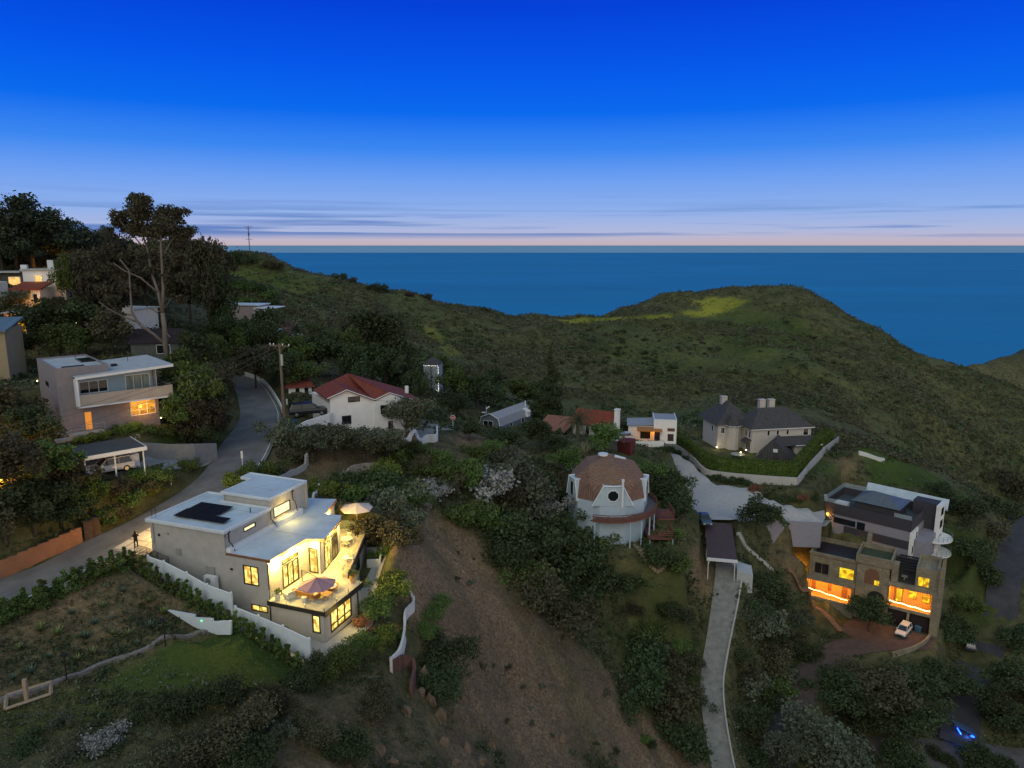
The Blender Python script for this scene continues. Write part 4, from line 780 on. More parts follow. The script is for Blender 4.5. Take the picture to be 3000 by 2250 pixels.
# ---------------------------------------------------------------- charcoal terraced modern house on the right
ZQ = zm(2250, 1350, 2.7653); charc = mat('charcoal_render', (.055,.052,.062), .8, .12, 1.2, .1); lilac = mat('pale_lilac_render', (.27,.262,.30), .85, .08, 1); metal_rf = mat('standing_seam_metal', (.12,.14,.155), .4, .1, 1, spec=.5, brick=(.45,9,.03))
H = House('terraced_modern_house', MG, 'dark stepped modern house with metal pyramid roof and white bands', 'house'); P = H.p; P.scale = (1.05,)*3
H.mb(W_).box(0,16.5,0,12,-6,3.4); H.mb(W_).box(15,19,2,10,-9,1.0); H.done({W_: ('wall', lilac)})
part(P, 'charcoal_band', charc, lambda b: (b.box(-.12,16.6,-.14,-.004,3.0,5.2), b.box(-.14,-.004,0,12,3.0,5.2), b.box(-.12,16.7,11.9,12.1,3.4,5.2), b.box(16.502,16.62,-.14,9,3.0,5.2), b.box(4.5,16.6,-.13,-.004,-.6,1.0)))
part(P, 'roof_deck', mat('dark_roof_deck', (.07,.08,.09), .7), lambda b: b.box(0,16.5,0,12,3.4,3.6))
part(P, 'pavilion', charc, lambda b: b.box(5.4,13.2,2.6,9.2,3.6,6.0))
part(P, 'metal_roof', metal_rf, lambda b: b.add([(4.8,2.0,6.0),(13.8,2.0,6.0),(13.8,9.8,6.0),(4.8,9.8,6.0),(7.6,6.1,7.6),(10.6,5.6,7.6)], [(0,1,5,4),(1,2,5),(2,3,4,5),(3,0,4),(3,2,1,0)]))
part(P, 'glass_railing', glass('grey_glass', (.5,.6,.65), .3), lambda b: (b.box(.1,.14,.145,11.8,5.2,6.2), b.box(.1,5.0,.1,.14,5.2,6.0), b.box(.1,5.0,11.805,11.845,5.2,6.2))); part(P, 'glass_railing', MATS['grey_glass'], lambda b: b.box(13.4,16.5,.1,.14,5.2,6.0))
part(P, 'spa_tub', trim, lambda b: (b.box(1.2,3.6,3.2,5.2,3.6,4.4),))
part(P, 'slatted_window', dark_gl, lambda b: (b.box(2.4,6.6,-.05,-.004,1.2,2.4), b.box(6.9,8.4,-.06,-.004,.9,2.5)))
part(P, 'side_band', white_st, lambda b: b.box(16.505,16.9,-.2,4.0,-6,2.9))
for k in range(3): H.win(0, 16.9, 1, (.8+k*1.0,1.4+k*1.0,-1.6+k*1.2,-.2+k*1.2), proud=True, fm=black_m)
part(P, 'stair_tower', charc, lambda b: b.box(14.2,18.6,9.6,12.6,-8,6.4)); part(P, 'tower_side', white_st, lambda b: b.box(18.605,19.3,8.6,12.4,-8,6.4))
for z in (-1.5, 1.6, 4.2): H.win(0, 19.3, 1, (9.6,11.4,z,z+1.5), proud=True, fm=black_m)
for z in (-3.4, -.4):
    part(P, 'round_balcony', white_st, lambda b: b.prism([(18,6.5)]+[(18.6+3.2*cos(R(a)),9.5+3.6*sin(R(a))) for a in range(-80,90,17)]+[(18,13)], z, z+.25))
    part(P, 'balcony_railing', mat('teal_grey_rail', (.18,.24,.26), .5), lambda b: rails(b, [(18.6+3.1*cos(R(a)),9.5+3.5*sin(R(a)),z+.25) for a in range(-80,90,17)], 1.0, .03, 2, .6))
part(P, 'long_white_roof', membrane, lambda b: b.slab([(3.6,14.8,4.2),(19.6,13.4,4.6),(19.4,15.0,6.2),(3.4,16.6,5.9)], .3)); part(P, 'roof_railing', black_m, lambda b: rails(b, [(3.4,13.8,3.9),(18.8,12.9,4.0)], 1.0, .025, 2, 1.5))
part(P, 'roof_frame', charc, lambda b: (b.box(-.1,4.6,12.1,12.4,3.4,5.2), b.box(4.4,4.7,7,12.1,3.6,5.2)))
part(P, 'wall_light', bulb_o, lambda b: b.box(.9,1.3,-.22,-.145,2.2,2.9)); lamp('entrance_lamp', (1.1,-1.0,2.7), 60, AMB, P); part(P, 'step_light', bulb_o, lambda b: b.box(8.3,9.0,-.3,-.145,-2.6,-2.4)); lamp('step_lamp', (8.5,-1.0,-2.2), 14, AMB, P)
# ---------------------------------------------------------------- stone villa with orange-lit loggias
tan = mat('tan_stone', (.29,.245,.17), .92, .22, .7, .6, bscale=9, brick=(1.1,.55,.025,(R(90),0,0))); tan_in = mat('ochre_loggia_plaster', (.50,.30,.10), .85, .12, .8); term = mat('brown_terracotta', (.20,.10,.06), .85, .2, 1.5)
H = House('stone_villa', TH, 'castle-like tan stone villa with orange-lit loggias and roof terraces', 'villa'); P = H.p
gr = lambda p, q, v: rct(TH, ZQ, 1, v, p, q)
H.wall(W_, 1, 0, -1, 0, 8.8, 7.9, 12.9, [(gr((380,815),(490,930),0), dict(n=2, fm=tan)), (gr((580,858),(692,972),0), dict(pane=lit_yo, fm=tan, n=1))])
H.mb(W_).box(0,.3,.25,9,0,12.9); H.mb(W_).box(.3,8.8,8.7,9,0,12.9); H.mb(W_).box(.3,8.8,.3,8.7,11.2,11.4); H.mb(W_).box(-.1,8.8,-.3,-.0,12.4,12.9)
H.mb(W_).box(0,8.75,-1.9,.25,-4,4.1); H.mb(W_).box(-.4,.1,-1.9,-1.4,4.1,7.9); H.mb(W_).box(8.3,8.75,-1.9,-1.4,4.1,7.9); H.mb(W_).box(-.4,8.75,-1.9,.0,7.75,8.05)
H.mb(W_).box(8.8,14.4,-.6,6,-2,13.6)      # tower
for q in [(8.5,14.7,-.9,-.6),(8.5,14.7,6,6.3)]: H.mb(W_).box(q[0],q[1],q[2],q[3],13.0,14.7)
for q in [(8.5,8.8,-.6,6),(14.4,14.7,-.6,6)]: H.mb(W_).box(q[0],q[1],q[2],q[3],13.0,14.7)
H.mb(W_).box(9.2,10.0,6.3,7.4,8,16.4); H.mb(W_).box(9.5,9.8,6.5,7.0,16.4,17.2)
H.mb(W_).box(14.7,15.8,-.2,1.6,9.8,14.0)  # buttress
H.wall(W_, 1, 0, -1, 18.7, 22.3, 10.0, 14.2, [((19.1,21.0,10.6,12.5), dict(pane=lit_yo, fm=tan, n=2))]); H.mb(W_).box(22.0,22.3,.3,7,0,14.2); H.mb(W_).box(18.7,19.0,.3,7,9,14.2); H.mb(W_).box(18.7,22.3,6.7,7,9,14.4); H.mb(W_).box(19.0,22.0,.3,6.7,13.2,13.4)
H.mb(W_).box(14.4,22.4,-.8,.25,9.7,10.4); H.mb(W_).box(14.4,22.4,-1.0,-.7,5.3,5.9); H.mb(W_).box(14.4,14.7,-1.0,6,-2,5.4); H.mb(W_).box(18.0,18.4,-1.0,0,-2,5.3); H.mb(W_).box(21.8,23.2,-1.2,6,-4,9.7)
H.mb(W_).box(22.5,23.3,-.6,.4,9.7,15.0); H.mb(W_).box(22.6,23.2,3.6,4.4,-2,15.4)
H.done({W_: ('wall', tan)})
part(P, 'arch_niche', term, lambda b: b.add([(11.5+1.3*cos(R(a)), -.64, 10.9+1.3*sin(R(a))) for a in range(0,181,20)]+[(10.2,-.64,9.0),(12.8,-.64,9.0)], [tuple(range(12))]))
part(P, 'niche_window', lit_yo, lambda b: b.box(12.0,12.8,-.7,-.645,9.1,10.0)).__setitem__('label', 'small glowing square window in the tower niche')
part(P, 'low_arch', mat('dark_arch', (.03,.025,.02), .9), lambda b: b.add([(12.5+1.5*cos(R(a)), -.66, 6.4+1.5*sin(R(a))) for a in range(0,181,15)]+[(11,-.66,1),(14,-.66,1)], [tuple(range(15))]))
part(P, 'solar_roof', mat('black_roof_panels', (.028,.024,.03), .4, .3, 1.5, brick=(3,.8,.06), spec=.4), lambda b: [b.slab([(.6,.7+1.95*k,11.9),(8.4,.7+1.95*k,11.9),(8.4,2.4+1.95*k,12.15),(.6,2.4+1.95*k,12.15)], .06) for k in range(4)])
part(P, 'tower_terrace', mat('mossy_terrace', (.06,.07,.04), .9), lambda b: b.box(8.85,14.35,-.5,5.9,13.61,13.7))
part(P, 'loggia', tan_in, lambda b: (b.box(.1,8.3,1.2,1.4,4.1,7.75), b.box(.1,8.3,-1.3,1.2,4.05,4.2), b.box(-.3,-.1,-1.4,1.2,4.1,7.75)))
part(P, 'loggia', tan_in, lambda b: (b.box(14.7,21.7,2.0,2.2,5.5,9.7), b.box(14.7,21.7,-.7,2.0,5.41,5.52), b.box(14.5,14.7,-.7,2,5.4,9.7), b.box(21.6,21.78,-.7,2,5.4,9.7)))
part(P, 'loggia_door', term, lambda b: (b.box(.6,1.3,1.1,1.198,4.2,6.4), b.box(3.6,4.3,1.1,1.198,4.9,6.3), b.box(6.2,7.2,1.1,1.198,4.2,6.5), b.box(15.3,16.8,1.9,1.998,5.6,8.5)))
for (x0, x1, z0, z1) in [(15.6,16.7,5.8,8.5),(17.7,19.1,6.9,8.5),(20.0,21.3,6.7,8.2)]: H.win(1, 1.9 if x0 < 16 else 2.0, -1, (x0,x1,z0,z1), proud=True, pane=lit_yo, fm=term)
part(P, 'balustrade', mat('stone_balustrade', (.33,.28,.2), .9), lambda b: (rails(b, [(4.8,-1.7,8.05),(8.6,-1.7,8.05)], .9, .06, 1, .35), b.box(-.4,8.7,-1.9,-1.7,4.1,4.4)))
def bulbs(name, parent, P0, P1_, n, r=.11, m=bulb):
    b = MB()
    for k in range(n):
        t_ = (k+.5)/n; x, y, z = [P0[i]+(P1_[i]-P0[i])*t_ for i in range(3)]; z -= .12*sin(pi*t_*3)**2; b.lathe([(0,-r),(r*.8,-r*.5),(r,0),(r*.7,r*.6),(0,r)], 6, (x,y,z))
    return b.build(name, m, parent)
bulbs('festoon_bulbs', P, (.2,-1.75,5.9), (7.8,-1.75,5.1), 26, .10); bulbs('festoon_bulbs', P, (14.8,-1.1,7.0), (21.7,-1.1,6.6), 20, .13)
for (x, z, e) in [(1.2,7.1,50),(4.0,7.1,50),(6.8,7.1,50),(15.9,9.2,55),(18.3,9.2,55),(20.6,9.2,65)]: lamp('loggia_lamp', (x, -.6, z-.6), e*.6, AMB, P)
part(P, 'garage_door', mat('dark_garage_doors', (.03,.02,.02), .6), lambda b: b.box(14.9,17.9,-.3,-.2,1.5,5.1)); part(P, 'garage_door', MATS['dark_garage_doors'], lambda b: b.box(18.6,21.6,-.3,-.2,1.5,5.1))
part(P, 'pergola', black_m, lambda b: [b.box(15.3,18.8,.2+k*1.0,.5+k*1.0,13.0+.15*k,13.25+.15*k) for k in range(6)])
part(P, 'upper_terrace', mat('dim_terrace', (.08,.07,.06), .9), lambda b: (b.box(14.5,18.7,.3,7,10.0,10.1), b.box(14.5,18.7,6.8,7.0,10.1,13)))
part(P, 'terrace_table', mat('pale_table', (.4,.36,.3), .6), lambda b: (b.box(16.2,17.2,2.2,3.2,10.75,10.85), b.box(16.6,16.8,2.6,2.8,10.1,10.75)))
# side patio glowing orange, left of the villa
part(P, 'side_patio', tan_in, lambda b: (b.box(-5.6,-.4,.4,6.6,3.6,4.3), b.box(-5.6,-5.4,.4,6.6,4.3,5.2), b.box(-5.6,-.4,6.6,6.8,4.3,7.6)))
part(P, 'patio_door', lit_a, lambda b: b.box(-1.6,-.6,6.52,6.598,4.4,7.0)); lamp('patio_lamp', (-2.6,3.4,7.2), 90, AMB, P)
# ---------------------------------------------------------------- dark-roofed carport at the head of the steep drive
t = tframe('carport', LC, 'long brown-roofed carport spanning the head of the steep drive', 'carport')
part(t, 'roof', mat('brown_asphalt_roof', (.085,.058,.062), .9, .12, 1.2, .1), lambda b: b.slab([(-2.3,1.6,3.7),(2.5,1.6,3.7),(2.5,15.6,4.75),(-2.3,15.6,4.75)], .12)); part(t, 'fascia', trim, lambda b: b.box(-2.4,2.6,1.5,1.598,3.2,3.75))
for (x, y, z) in [(-2.1,1.8,3.5),(2.2,1.8,3.5),(-2.1,8,4.0),(2.2,8,4.0),(-2.0,15.8,4.5),(2.0,15.8,4.5)]: part(t, 'post', trim, lambda b: (b.cyl(x,y,-1.5,z,.08,8), b.tube([(x,y,z-.9),(x*.7,y,z)], .05, 6)))
part(t, 'side_store', mat('pale_grey_boards', (.40,.42,.42), .8, .1, 2), lambda b: b.prism([(2.6,1.6),(5.2,1.8),(5.2,5.0),(2.6,5.0)], -2, [1.9,1.2,1.5,2.1]))
# ---------------------------------------------------------------- walls, fences, kerbs
def ribwall(name, pts, h, th, m, label, cat='wall', below=.6, group=None, cap=None, base=None):   # wall following 3D base points; h number or list
    n = len(pts); hs = h if isinstance(h, (list, tuple)) else [h]*n; A = offset(pts, -th/2); B = offset(pts, th/2); b = MB()
    o = pts[0]
    V = [];
    for i in range(n):
        z = pts[i][2]
        for q, zz in ((A[i], z-below), (B[i], z-below), (B[i], z+hs[i]), (A[i], z+hs[i])): V.append((q[0]-o[0], q[1]-o[1], zz-o[2]))
    F = [(3,2,1,0), tuple(4*(n-1)+k for k in range(4))]
    for i in range(n-1):
        for k in range(4): a = 4*i+k; c = 4*i+(k+1)%4; F.append((a, c, c+4, a+4))
    b.add(V, F); ob = b.build(name, m, loc=o); return tag(ob, label, cat, group)
def gl_(pts, n=6, curve=True):      # ground points from photo points
    P = [gp(*p) for p in pts]; P = spline(P, n) if curve and len(P) > 2 else [tuple(P[i][k]+(P[i+1][k]-P[i][k])*t/n for k in range(3)) for i in range(len(P)-1) for t in range(n)]+[P[-1]]
    return [(p[0], p[1], float(hgt(p[0], p[1]))) for p in P]
terra = mat('terracotta_stucco', (.33,.15,.085), .9, .15, .8, .3)
base = [gp(*p) for p in [(-60,1722),(0,1696),(60,1672),(120,1645),(180,1618),(243,1588)]]
b = MB(); o = base[0]
for i in range(len(base)-1):
    for k in range(2):
        t0, t1 = k/2, (k+1)/2; p = [base[i][a]+(base[i+1][a]-base[i][a])*t0 for a in range(3)]; q = [base[i][a]+(base[i+1][a]-base[i][a])*t1 for a in range(3)]
        dx, dy = q[0]-p[0], q[1]-p[1]; l = math.hypot(dx, dy); nx, ny = -dy/l*.25, dx/l*.25
        b.prism([(p[0]-o[0],p[1]-o[1]),(q[0]-o[0],q[1]-o[1]),(q[0]-o[0]+nx,q[1]-o[1]+ny),(p[0]-o[0]+nx,p[1]-o[1]+ny)], -2, max(p[2],q[2])-o[2]+1.55)
tag(b.build('retaining_wall', terra, loc=o), 'orange terracotta wall with a stepped top along the left side of the road', 'wall')
for i, (px, py) in enumerate([(262,1572),(283,1562)]):
    g = gp(px, py); t = thing('gate_pillar', g, 20, ['left pillar of the brown gate past the orange wall', 'right pillar of the brown gate past the orange wall'][i], 'pillar', 'gate pillars')
    part(t, 'shaft', mat('brown_stone', (.12,.075,.055), .9, .25, 3), lambda b: b.box(-.35,.35,-.35,.35,-.5,1.7)); part(t, 'cap', mat('dark_cap', (.06,.05,.045), .9), lambda b: b.box(-.45,.45,-.45,.45,1.7,1.85))
# white vinyl fence in two runs beside the lit house
vinyl = mat('white_vinyl', (.62,.68,.72), .5, .05, 1.5); FV = -2.2
def fence(name, tops, v, hs, label):
    T = [MH.pl(*ZM(*p), 1, v) for p in tops]; o = T[0]; t = thing(name, MH.wor((o[0], o[1], o[2]-hs)), MH.deg, label, 'fence')
    L_ = [(p[0]-o[0], 0, p[2]-o[2]) for p in T]
    for p, q in zip(L_[:-1], L_[1:]): part(t, 'panel', vinyl, lambda b: (b.add([(p[0],-.03,p[2]-.2),(q[0],-.03,q[2]-.2),(q[0],.03,q[2]-.2),(p[0],.03,p[2]-.2),(p[0],-.03,p[2]+hs-.08),(q[0],-.03,q[2]+hs-.08),(q[0],.03,q[2]+hs-.08),(p[0],.03,p[2]+hs-.08)], [(3,2,1,0),(4,5,6,7),(0,1,5,4),(1,2,6,5),(2,3,7,6),(3,0,4,7)]), b.tube([(p[0],0,p[2]+hs-.05),(q[0],0,q[2]+hs-.05)], .06, 4)))
    for p in L_: part(t, 'post', vinyl, lambda b: (b.box(p[0]-.08,p[0]+.08,-.08,.08,p[2]-.5,p[2]+hs+.05), b.lathe([(.13,0),(.1,.06),(0,.13)], 4, (p[0],0,p[2]+hs+.05))))
    return t
fence('white_fence', [(92,772),(220,815),(405,908),(572,1003),(765,1072)], FV, 1.5, 'upper run of white vinyl fence stepping down beside the lit modern house')
fence('white_fence', [(800,1183),(985,1256),(1185,1340),(1398,1442)], -2.9, 1.9, 'lower run of white vinyl fence ending at the bottom corner of the lit modern house')
P5 = [MH.pl(px, py, 1, -4.6) for px, py in [(493,1787),(572,1801),(572,1809),(624,1812),(624,1821),(678,1818),(678,1858),(640,1858),(576,1838)]]
o = P5[0]; t = thing('garden_wall', MH.wor(o), MH.deg, 'white stepped garden wall with a tiny green light below the white fences', 'wall')
n = len(P5); part(t, 'wall', vinyl, lambda b: b.add([(p[0]-o[0],-.1,p[2]-o[2]) for p in P5]+[(p[0]-o[0],.1,p[2]-o[2]) for p in P5], [(0,1,2,8),(2,3,4,8),(4,5,6,7),(4,7,8),(11,10,9,17),(13,12,11,17),(16,15,14,13),(17,16,13)]+[(i,9+i,9+(i+1)%n,(i+1)%n) for i in range(n)]))
gq = MH.pl(590, 1819, 1, -4.75); part(t, 'green_light', emis('green_led', (80,255,150), 3, 0), lambda b: b.lathe([(0,-.07),(.07,0),(0,.07)], 8, (gq[0]-o[0], -.15, gq[2]-o[2])))
stone = mat('rubble_stone', (.22,.20,.185), .95, .3, 4, .6, bscale=14)
ribwall('stone_kerb', gl_([(-20,2062),(150,2008),(300,1950),(430,1905),(530,1870),(610,1852)]), .28, .35, stone, 'rough grey stone kerb between the planted bank and the lawn', 'kerb')
ribwall('low_wall', gl_([(60,1782),(160,1738),(250,1695),(345,1650)]), .75, .2, white_conc, 'low pale wall between the road and the hedge of young shrubs', 'wall')
for i, (px, py) in enumerate([(197,2003),(485,1893)]):
    g = gp(px, py); t = thing('lamp_post', g, 0, ['unlit black garden post near the wooden planter', 'unlit black garden post near the white stepped wall'][i], 'post', 'black garden posts'); part(t, 'post', black_m, lambda b: b.cyl(0,0,-.3,2.2,.05,8)); part(t, 'head', black_m, lambda b: b.box(-.2,.2,-.12,.12,2.2,2.4))
PL = [gp(17,2085), gp(150,2040), gp(150,2005), gp(20,2045)]; o = PL[0]; t = thing('planter_frame', o, 0, 'pale timber planter frame with an upright post in the bottom left corner', 'planter'); tm = mat('pale_timber', (.36,.27,.18), .8, .15, 2)
part(t, 'frame', tm, lambda b: [b.tube([(p[0]-o[0],p[1]-o[1],p[2]-o[2]+.2),(q[0]-o[0],q[1]-o[1],q[2]-o[2]+.2)], .13, 4) for p, q in zip(PL, PL[1:]+PL[:1])])
g = gp(80, 2058); part(t, 'post', tm, lambda b: b.box(g[0]-o[0]-.13,g[0]-o[0]+.13,g[1]-o[1]-.1,g[1]-o[1]+.1,g[2]-o[2]-.2,g[2]-o[2]+1.8))
ribwall('retaining_wall', gl_([(1190,1712),(1206,1752),(1212,1785),(1188,1815),(1186,1880),(1172,1940),(1146,1970)], 8), [.5]*12+[.9]*16+[1.4]*20+[1.5], .22, white_conc, 'thin white wall snaking down the slope right of the lit modern house', 'wall', below=1.2)
ribwall('retaining_wall', gl_([(1148,1968),(1200,1955),(1215,1985),(1205,2040)], 5), 1.2, .3, mat('rusty_brick', (.17,.09,.07), .95, .25, 3, .4, brick=(.4,.2,.03)), 'reddish brick retaining wall at the foot of the white snaking wall', 'wall', below=1.5)
ribwall('garden_wall', gl_([(812,1416),(850,1396),(885,1380),(902,1362)]), [.7]*16+[1.6]*3, .25, stucco, 'curved pale garden wall left of the round lawn behind the lit house', 'wall')
ribwall('garden_wall', gl_([(1000,1402),(1030,1385),(1065,1376),(1105,1374)]), .9, .25, mat('sand_stucco', (.40,.34,.27), .9, .1, 1), 'curved sand-coloured wall right of the round lawn', 'wall')
ribwall('garden_wall', gl_([(915,1490),(925,1455),(935,1430)]), .6, .2, white_conc, 'short white wall closing the round lawn near the lit house roof', 'wall')
ribwall('retaining_wall', [RH.wor(p) for p in [(-6.5,-3.2,-.9),(-3.5,-2.0,-.5),(0,-.6,-.3),(.6,.2,-.3)]], [.7,1.1,1.2,1.2], .25, white_st, 'white retaining wall below the dark pickup beside the red-roofed house', 'wall', below=3)
ribwall('terrace_wall', gl_([(1165,1295),(1200,1298),(1245,1300),(1278,1294),(1281,1270)], 5), 1.3, .25, white_st, 'rounded white terrace wall below the red-roofed house', 'wall', below=1.5)
patch('terrace_paving', gpoly((1180,1285),(1275,1285),(1270,1265),(1330,1262),(1320,1245),(1190,1240)), concrete, .08)
ribwall('retaining_wall', [uz(*q) for q in [(418,1338,-24.2),(500,1340,-24.6),(570,1338,-25.0),(634,1328,-25.4)]], [1.7,1.6,1.6,1.3], .3, mat('grey_block', (.20,.21,.22), .9, .12, 1.5, .2), 'long grey retaining wall behind the short side drive of the box house', 'wall', below=1)
patch('box_house_drive', gpoly((330,1392),(430,1395),(520,1375),(610,1362),(640,1335),(560,1338),(430,1335)), mat('blue_grey_concrete', (.26,.28,.28), .9, .12, 1, .2), .08)
patch('side_path', [MH.wor((*p, 0))[:2] for p in [(-2.5,-2.6),(.5,-3.4),(1.3,-2.0),(2.0,1.0),(2.1,4.4),(1.2,6.5),(-1.5,12),(-3.2,17),(-4.5,16.6),(-1.2,6.4),(.3,5.9),(.02,0.0),(-5.7,0),(-5.7,-2.2)]], pale_conc, .06)
patch('garage_forecourt', [MH.wor((*p, 0))[:2] for p in [(-19.1,-.6),(-19.1,8),(-23.2,8.2),(-23.6,-.2)]], mat('pale_forecourt_slabs', (.46,.44,.40), .9, .06, 1, brick=(1.9,1.9,.12,(0,0,R(20)))), .16)
ribwall('raised_planter', [MH.wor((*MH.pl(*ZM(x, y), 2, 1.2)[:2], .4)) for x, y in [(1840,700),(1985,700),(1970,795),(1865,800)]], .8, .22, white_conc, 'white three-sided raised planter behind the right corner of the lit house', 'planter', below=1.2)
rt = thing('entry_railing', MH.wor((-18.6,-.7,4.9)), MH.deg, 'black slatted railing at the top of the steps beside the garage', 'railing'); part(rt, 'frame', black_m, lambda b: rails(b, [(-1.5,0,.4),(0,0,.3),(2.4,.1,-.3)], 1.15, .03, 6, 1.2))
rt = thing('side_steps', MH.wor((-18.3,-1.8,5.0)), MH.deg, 'dim flight of steps down the side of the lit house inside the white fence', 'stairs'); part(rt, 'tread', concrete, lambda b: [b.box(k*.55,(k+1)*.55,.1,1.7,-1-.19*k,.05-.19*k) for k in range(26)])
rt = thing('gate', MH.wor((-8.9,-1.6,.9)), MH.deg, 'thin black side gate by the small basement window of the lit house', 'gate'); part(rt, 'frame', black_m, lambda b: (rails(b, [(0,0,0),(1.0,.0,0)], 1.3, .035, 2, 1.0), rails(b, [(1.0,0,0),(5.3,1.4,-.9)], .9, .025, 1, 1.3)))
ribwall('road_barrier', [(p[0]+.35, p[1]-.1, p[2]) for p in rr[43:59]], .55, .25, white_conc, 'pale concrete barrier round the outside of the road bend', 'barrier', below=.4)
# walls round the gated house, hedge inside them
WT = [uz(*ZT(*q), -49.0) for q in [(-150,640),(-60,600),(20,622),(120,660),(200,700),(280,770),(350,835),(480,893),(800,920),(1135,955)]]; WT[0] = (*WT[0][:2], -47.2); WT[1] = (*WT[1][:2], -48.0)
wallpts = [uz(*ZT(x, y), z) for x, y, z in [(-40,640,-48.6),(60,652,-49),(200,735,-49.5),(330,868,-49.9),(480,905,-50.1),(800,935,-50.3),(1135,957,-50.4)]]
ribwall('boundary_wall', spline(wallpts, 5), 1.9, .3, mat('pale_boundary_stucco', (.46,.44,.42), .9, .08, .8), 'pale boundary wall curving round the front of the big hedge', 'wall', below=1.5)
ribwall('boundary_wall', [uz(*ZT(x, y), z) for x, y, z in [(1137,955,-50.4),(1250,810,-50.2),(1370,680,-50.0),(1490,590,-50.0)]], 1.9, .25, mat('pale_boundary_stucco2', (.44,.45,.45), .9, .12, .8, brick=(2.6,4,.05)), 'pale panelled boundary wall running back up the hill right of the big hedge', 'wall', below=1.5)
ribwall('low_wall', [uz(*ZT(x, y), z) for x, y, z in [(870,1030,-51.6),(1100,1050,-52.6),(1390,1060,-53.8)]], .8, .3, white_conc, 'low pale wall across the bank between the courtyard and the terraced house', 'wall', below=1)
ribwall('low_wall', gl_([(2515,1330),(2550,1340),(2590,1352)], 4), .8, .6, white_conc, 'short white wall far up the grassy bank right of the big hedge', 'wall')
ribwall('retaining_wall', RWP, .8, .3, lilac, 'lilac-grey retaining wall under the courtyard left of the terraced house', 'wall', below=4.5)
ribwall('drive_kerb', [(p[0]+.1, p[1], p[2]) for p in dr[2:]], .45, .22, pale_conc, 'narrow pale kerb wall along the right side of the steep drive', 'kerb', below=.5)
ribwall('forecourt_wall', gl_([(2612,1925),(2660,1912),(2705,1890),(2730,1860)], 5), .9, .3, tan, 'curved stone wall round the white car forecourt', 'wall', below=1)
patch('villa_forecourt', [TH.wor((*p, 0))[:2] for p in [(8.5,-2),(8,-9),(14,-10.5),(19,-9.5),(23.5,-6),(24.5,-1.2),(16,-.9)]], redpave, .1)
def stairs_along(name, pts, w, m, label, n):
    P = gl_(pts, 8); o = P[0]; t = thing(name, o, 0, label, 'stairs'); b = MB(); d = resample(P, n)
    for i in range(n-1):
        p, q = d[i], d[i+1]; dx, dy = q[0]-p[0], q[1]-p[1]; l = math.hypot(dx, dy) or 1; nx, ny = -dy/l*w/2, dx/l*w/2; z = max(p[2], q[2])+.1-o[2]
        b.prism([(p[0]-nx-o[0],p[1]-ny-o[1]),(q[0]-nx-o[0],q[1]-ny-o[1]),(q[0]+nx-o[0],q[1]+ny-o[1]),(p[0]+nx-o[0],p[1]+ny-o[1])], z-.6, z)
    b.build('tread', m, t)
stairs_along('garden_steps', [(2305,1665),(2350,1725),(2400,1785),(2465,1850)], 1.1, mat('reddish_steps', (.24,.14,.10), .9, .2, 2), 'reddish steps running down the bank left of the stone villa', 40)
stairs_along('garden_steps', [(2160,1560),(2190,1605),(2230,1640),(2262,1668)], .9, pale_conc, 'pale stepping path curving right from the long carport', 26)
stairs_along('garden_steps', [(1850,1585),(1880,1620),(1915,1665),(1950,1650)], .8, mat('sandy_steps', (.30,.24,.17), .9, .2, 2), 'sandy path below the stilts of the dome house', 20)
# hedge: a clipped block with leafy skin
def leaf_quads(C, s, up=.3, aspect=.6, nrm=None):
    n = len(C); s = np.broadcast_to(s, n); a = rng.normal(size=(n, 3)); a /= np.linalg.norm(a, axis=1)[:,None]; b_ = rng.normal(size=(n, 3)); b_ -= (a*b_).sum(1)[:,None]*a; b_ /= np.linalg.norm(b_, axis=1)[:,None]
    a = a*s[:,None]; b_ = b_*(s*aspect)[:,None]; V = np.stack([C-a-b_, C+a-b_, C+a+b_, C-a+b_], 1).reshape(-1, 3); return V, np.arange(4*n).reshape(-1, 4)
def leaf_mat(name, c1, c2, tr=.0, scale=.35):
    if name in MATS: return MATS[name]
    m = bpy.data.materials.new(name); m.use_nodes = True; nt = m.node_tree; N = nt.nodes; L = nt.links; p = N['Principled BSDF']; p.inputs['Roughness'].default_value = .75; p.inputs['Specular IOR Level'].default_value = .25
    g = N.new('ShaderNodeNewGeometry'); oi = N.new('ShaderNodeObjectInfo'); n = N.new('ShaderNodeTexNoise'); n.inputs['Scale'].default_value = scale*3; n.inputs['Detail'].default_value = 6; n.inputs['Roughness'].default_value = .8; L.new(g.outputs['Position'], n.inputs[0])
    r = N.new('ShaderNodeValToRGB'); e = r.color_ramp.elements; e[0].position = .32; e[1].position = .68; e[0].color = (*c1, 1); e[1].color = (*c2, 1); L.new(n.outputs[0], r.inputs[0])
    hs = N.new('ShaderNodeHueSaturation'); mr = N.new('ShaderNodeMapRange'); mr.inputs[3].default_value = .7; mr.inputs[4].default_value = 1.3; L.new(oi.outputs['Random'], mr.inputs[0]); L.new(mr.outputs[0], hs.inputs['Value'])
    m2 = N.new('ShaderNodeMapRange'); m2.inputs[3].default_value = .485; m2.inputs[4].default_value = .515; L.new(oi.outputs['Random'], m2.inputs[0]); L.new(m2.outputs[0], hs.inputs['Hue'])
    L.new(r.outputs[0], hs.inputs['Color']); L.new(hs.outputs[0], p.inputs['Base Color']); MATS[name] = m; return m
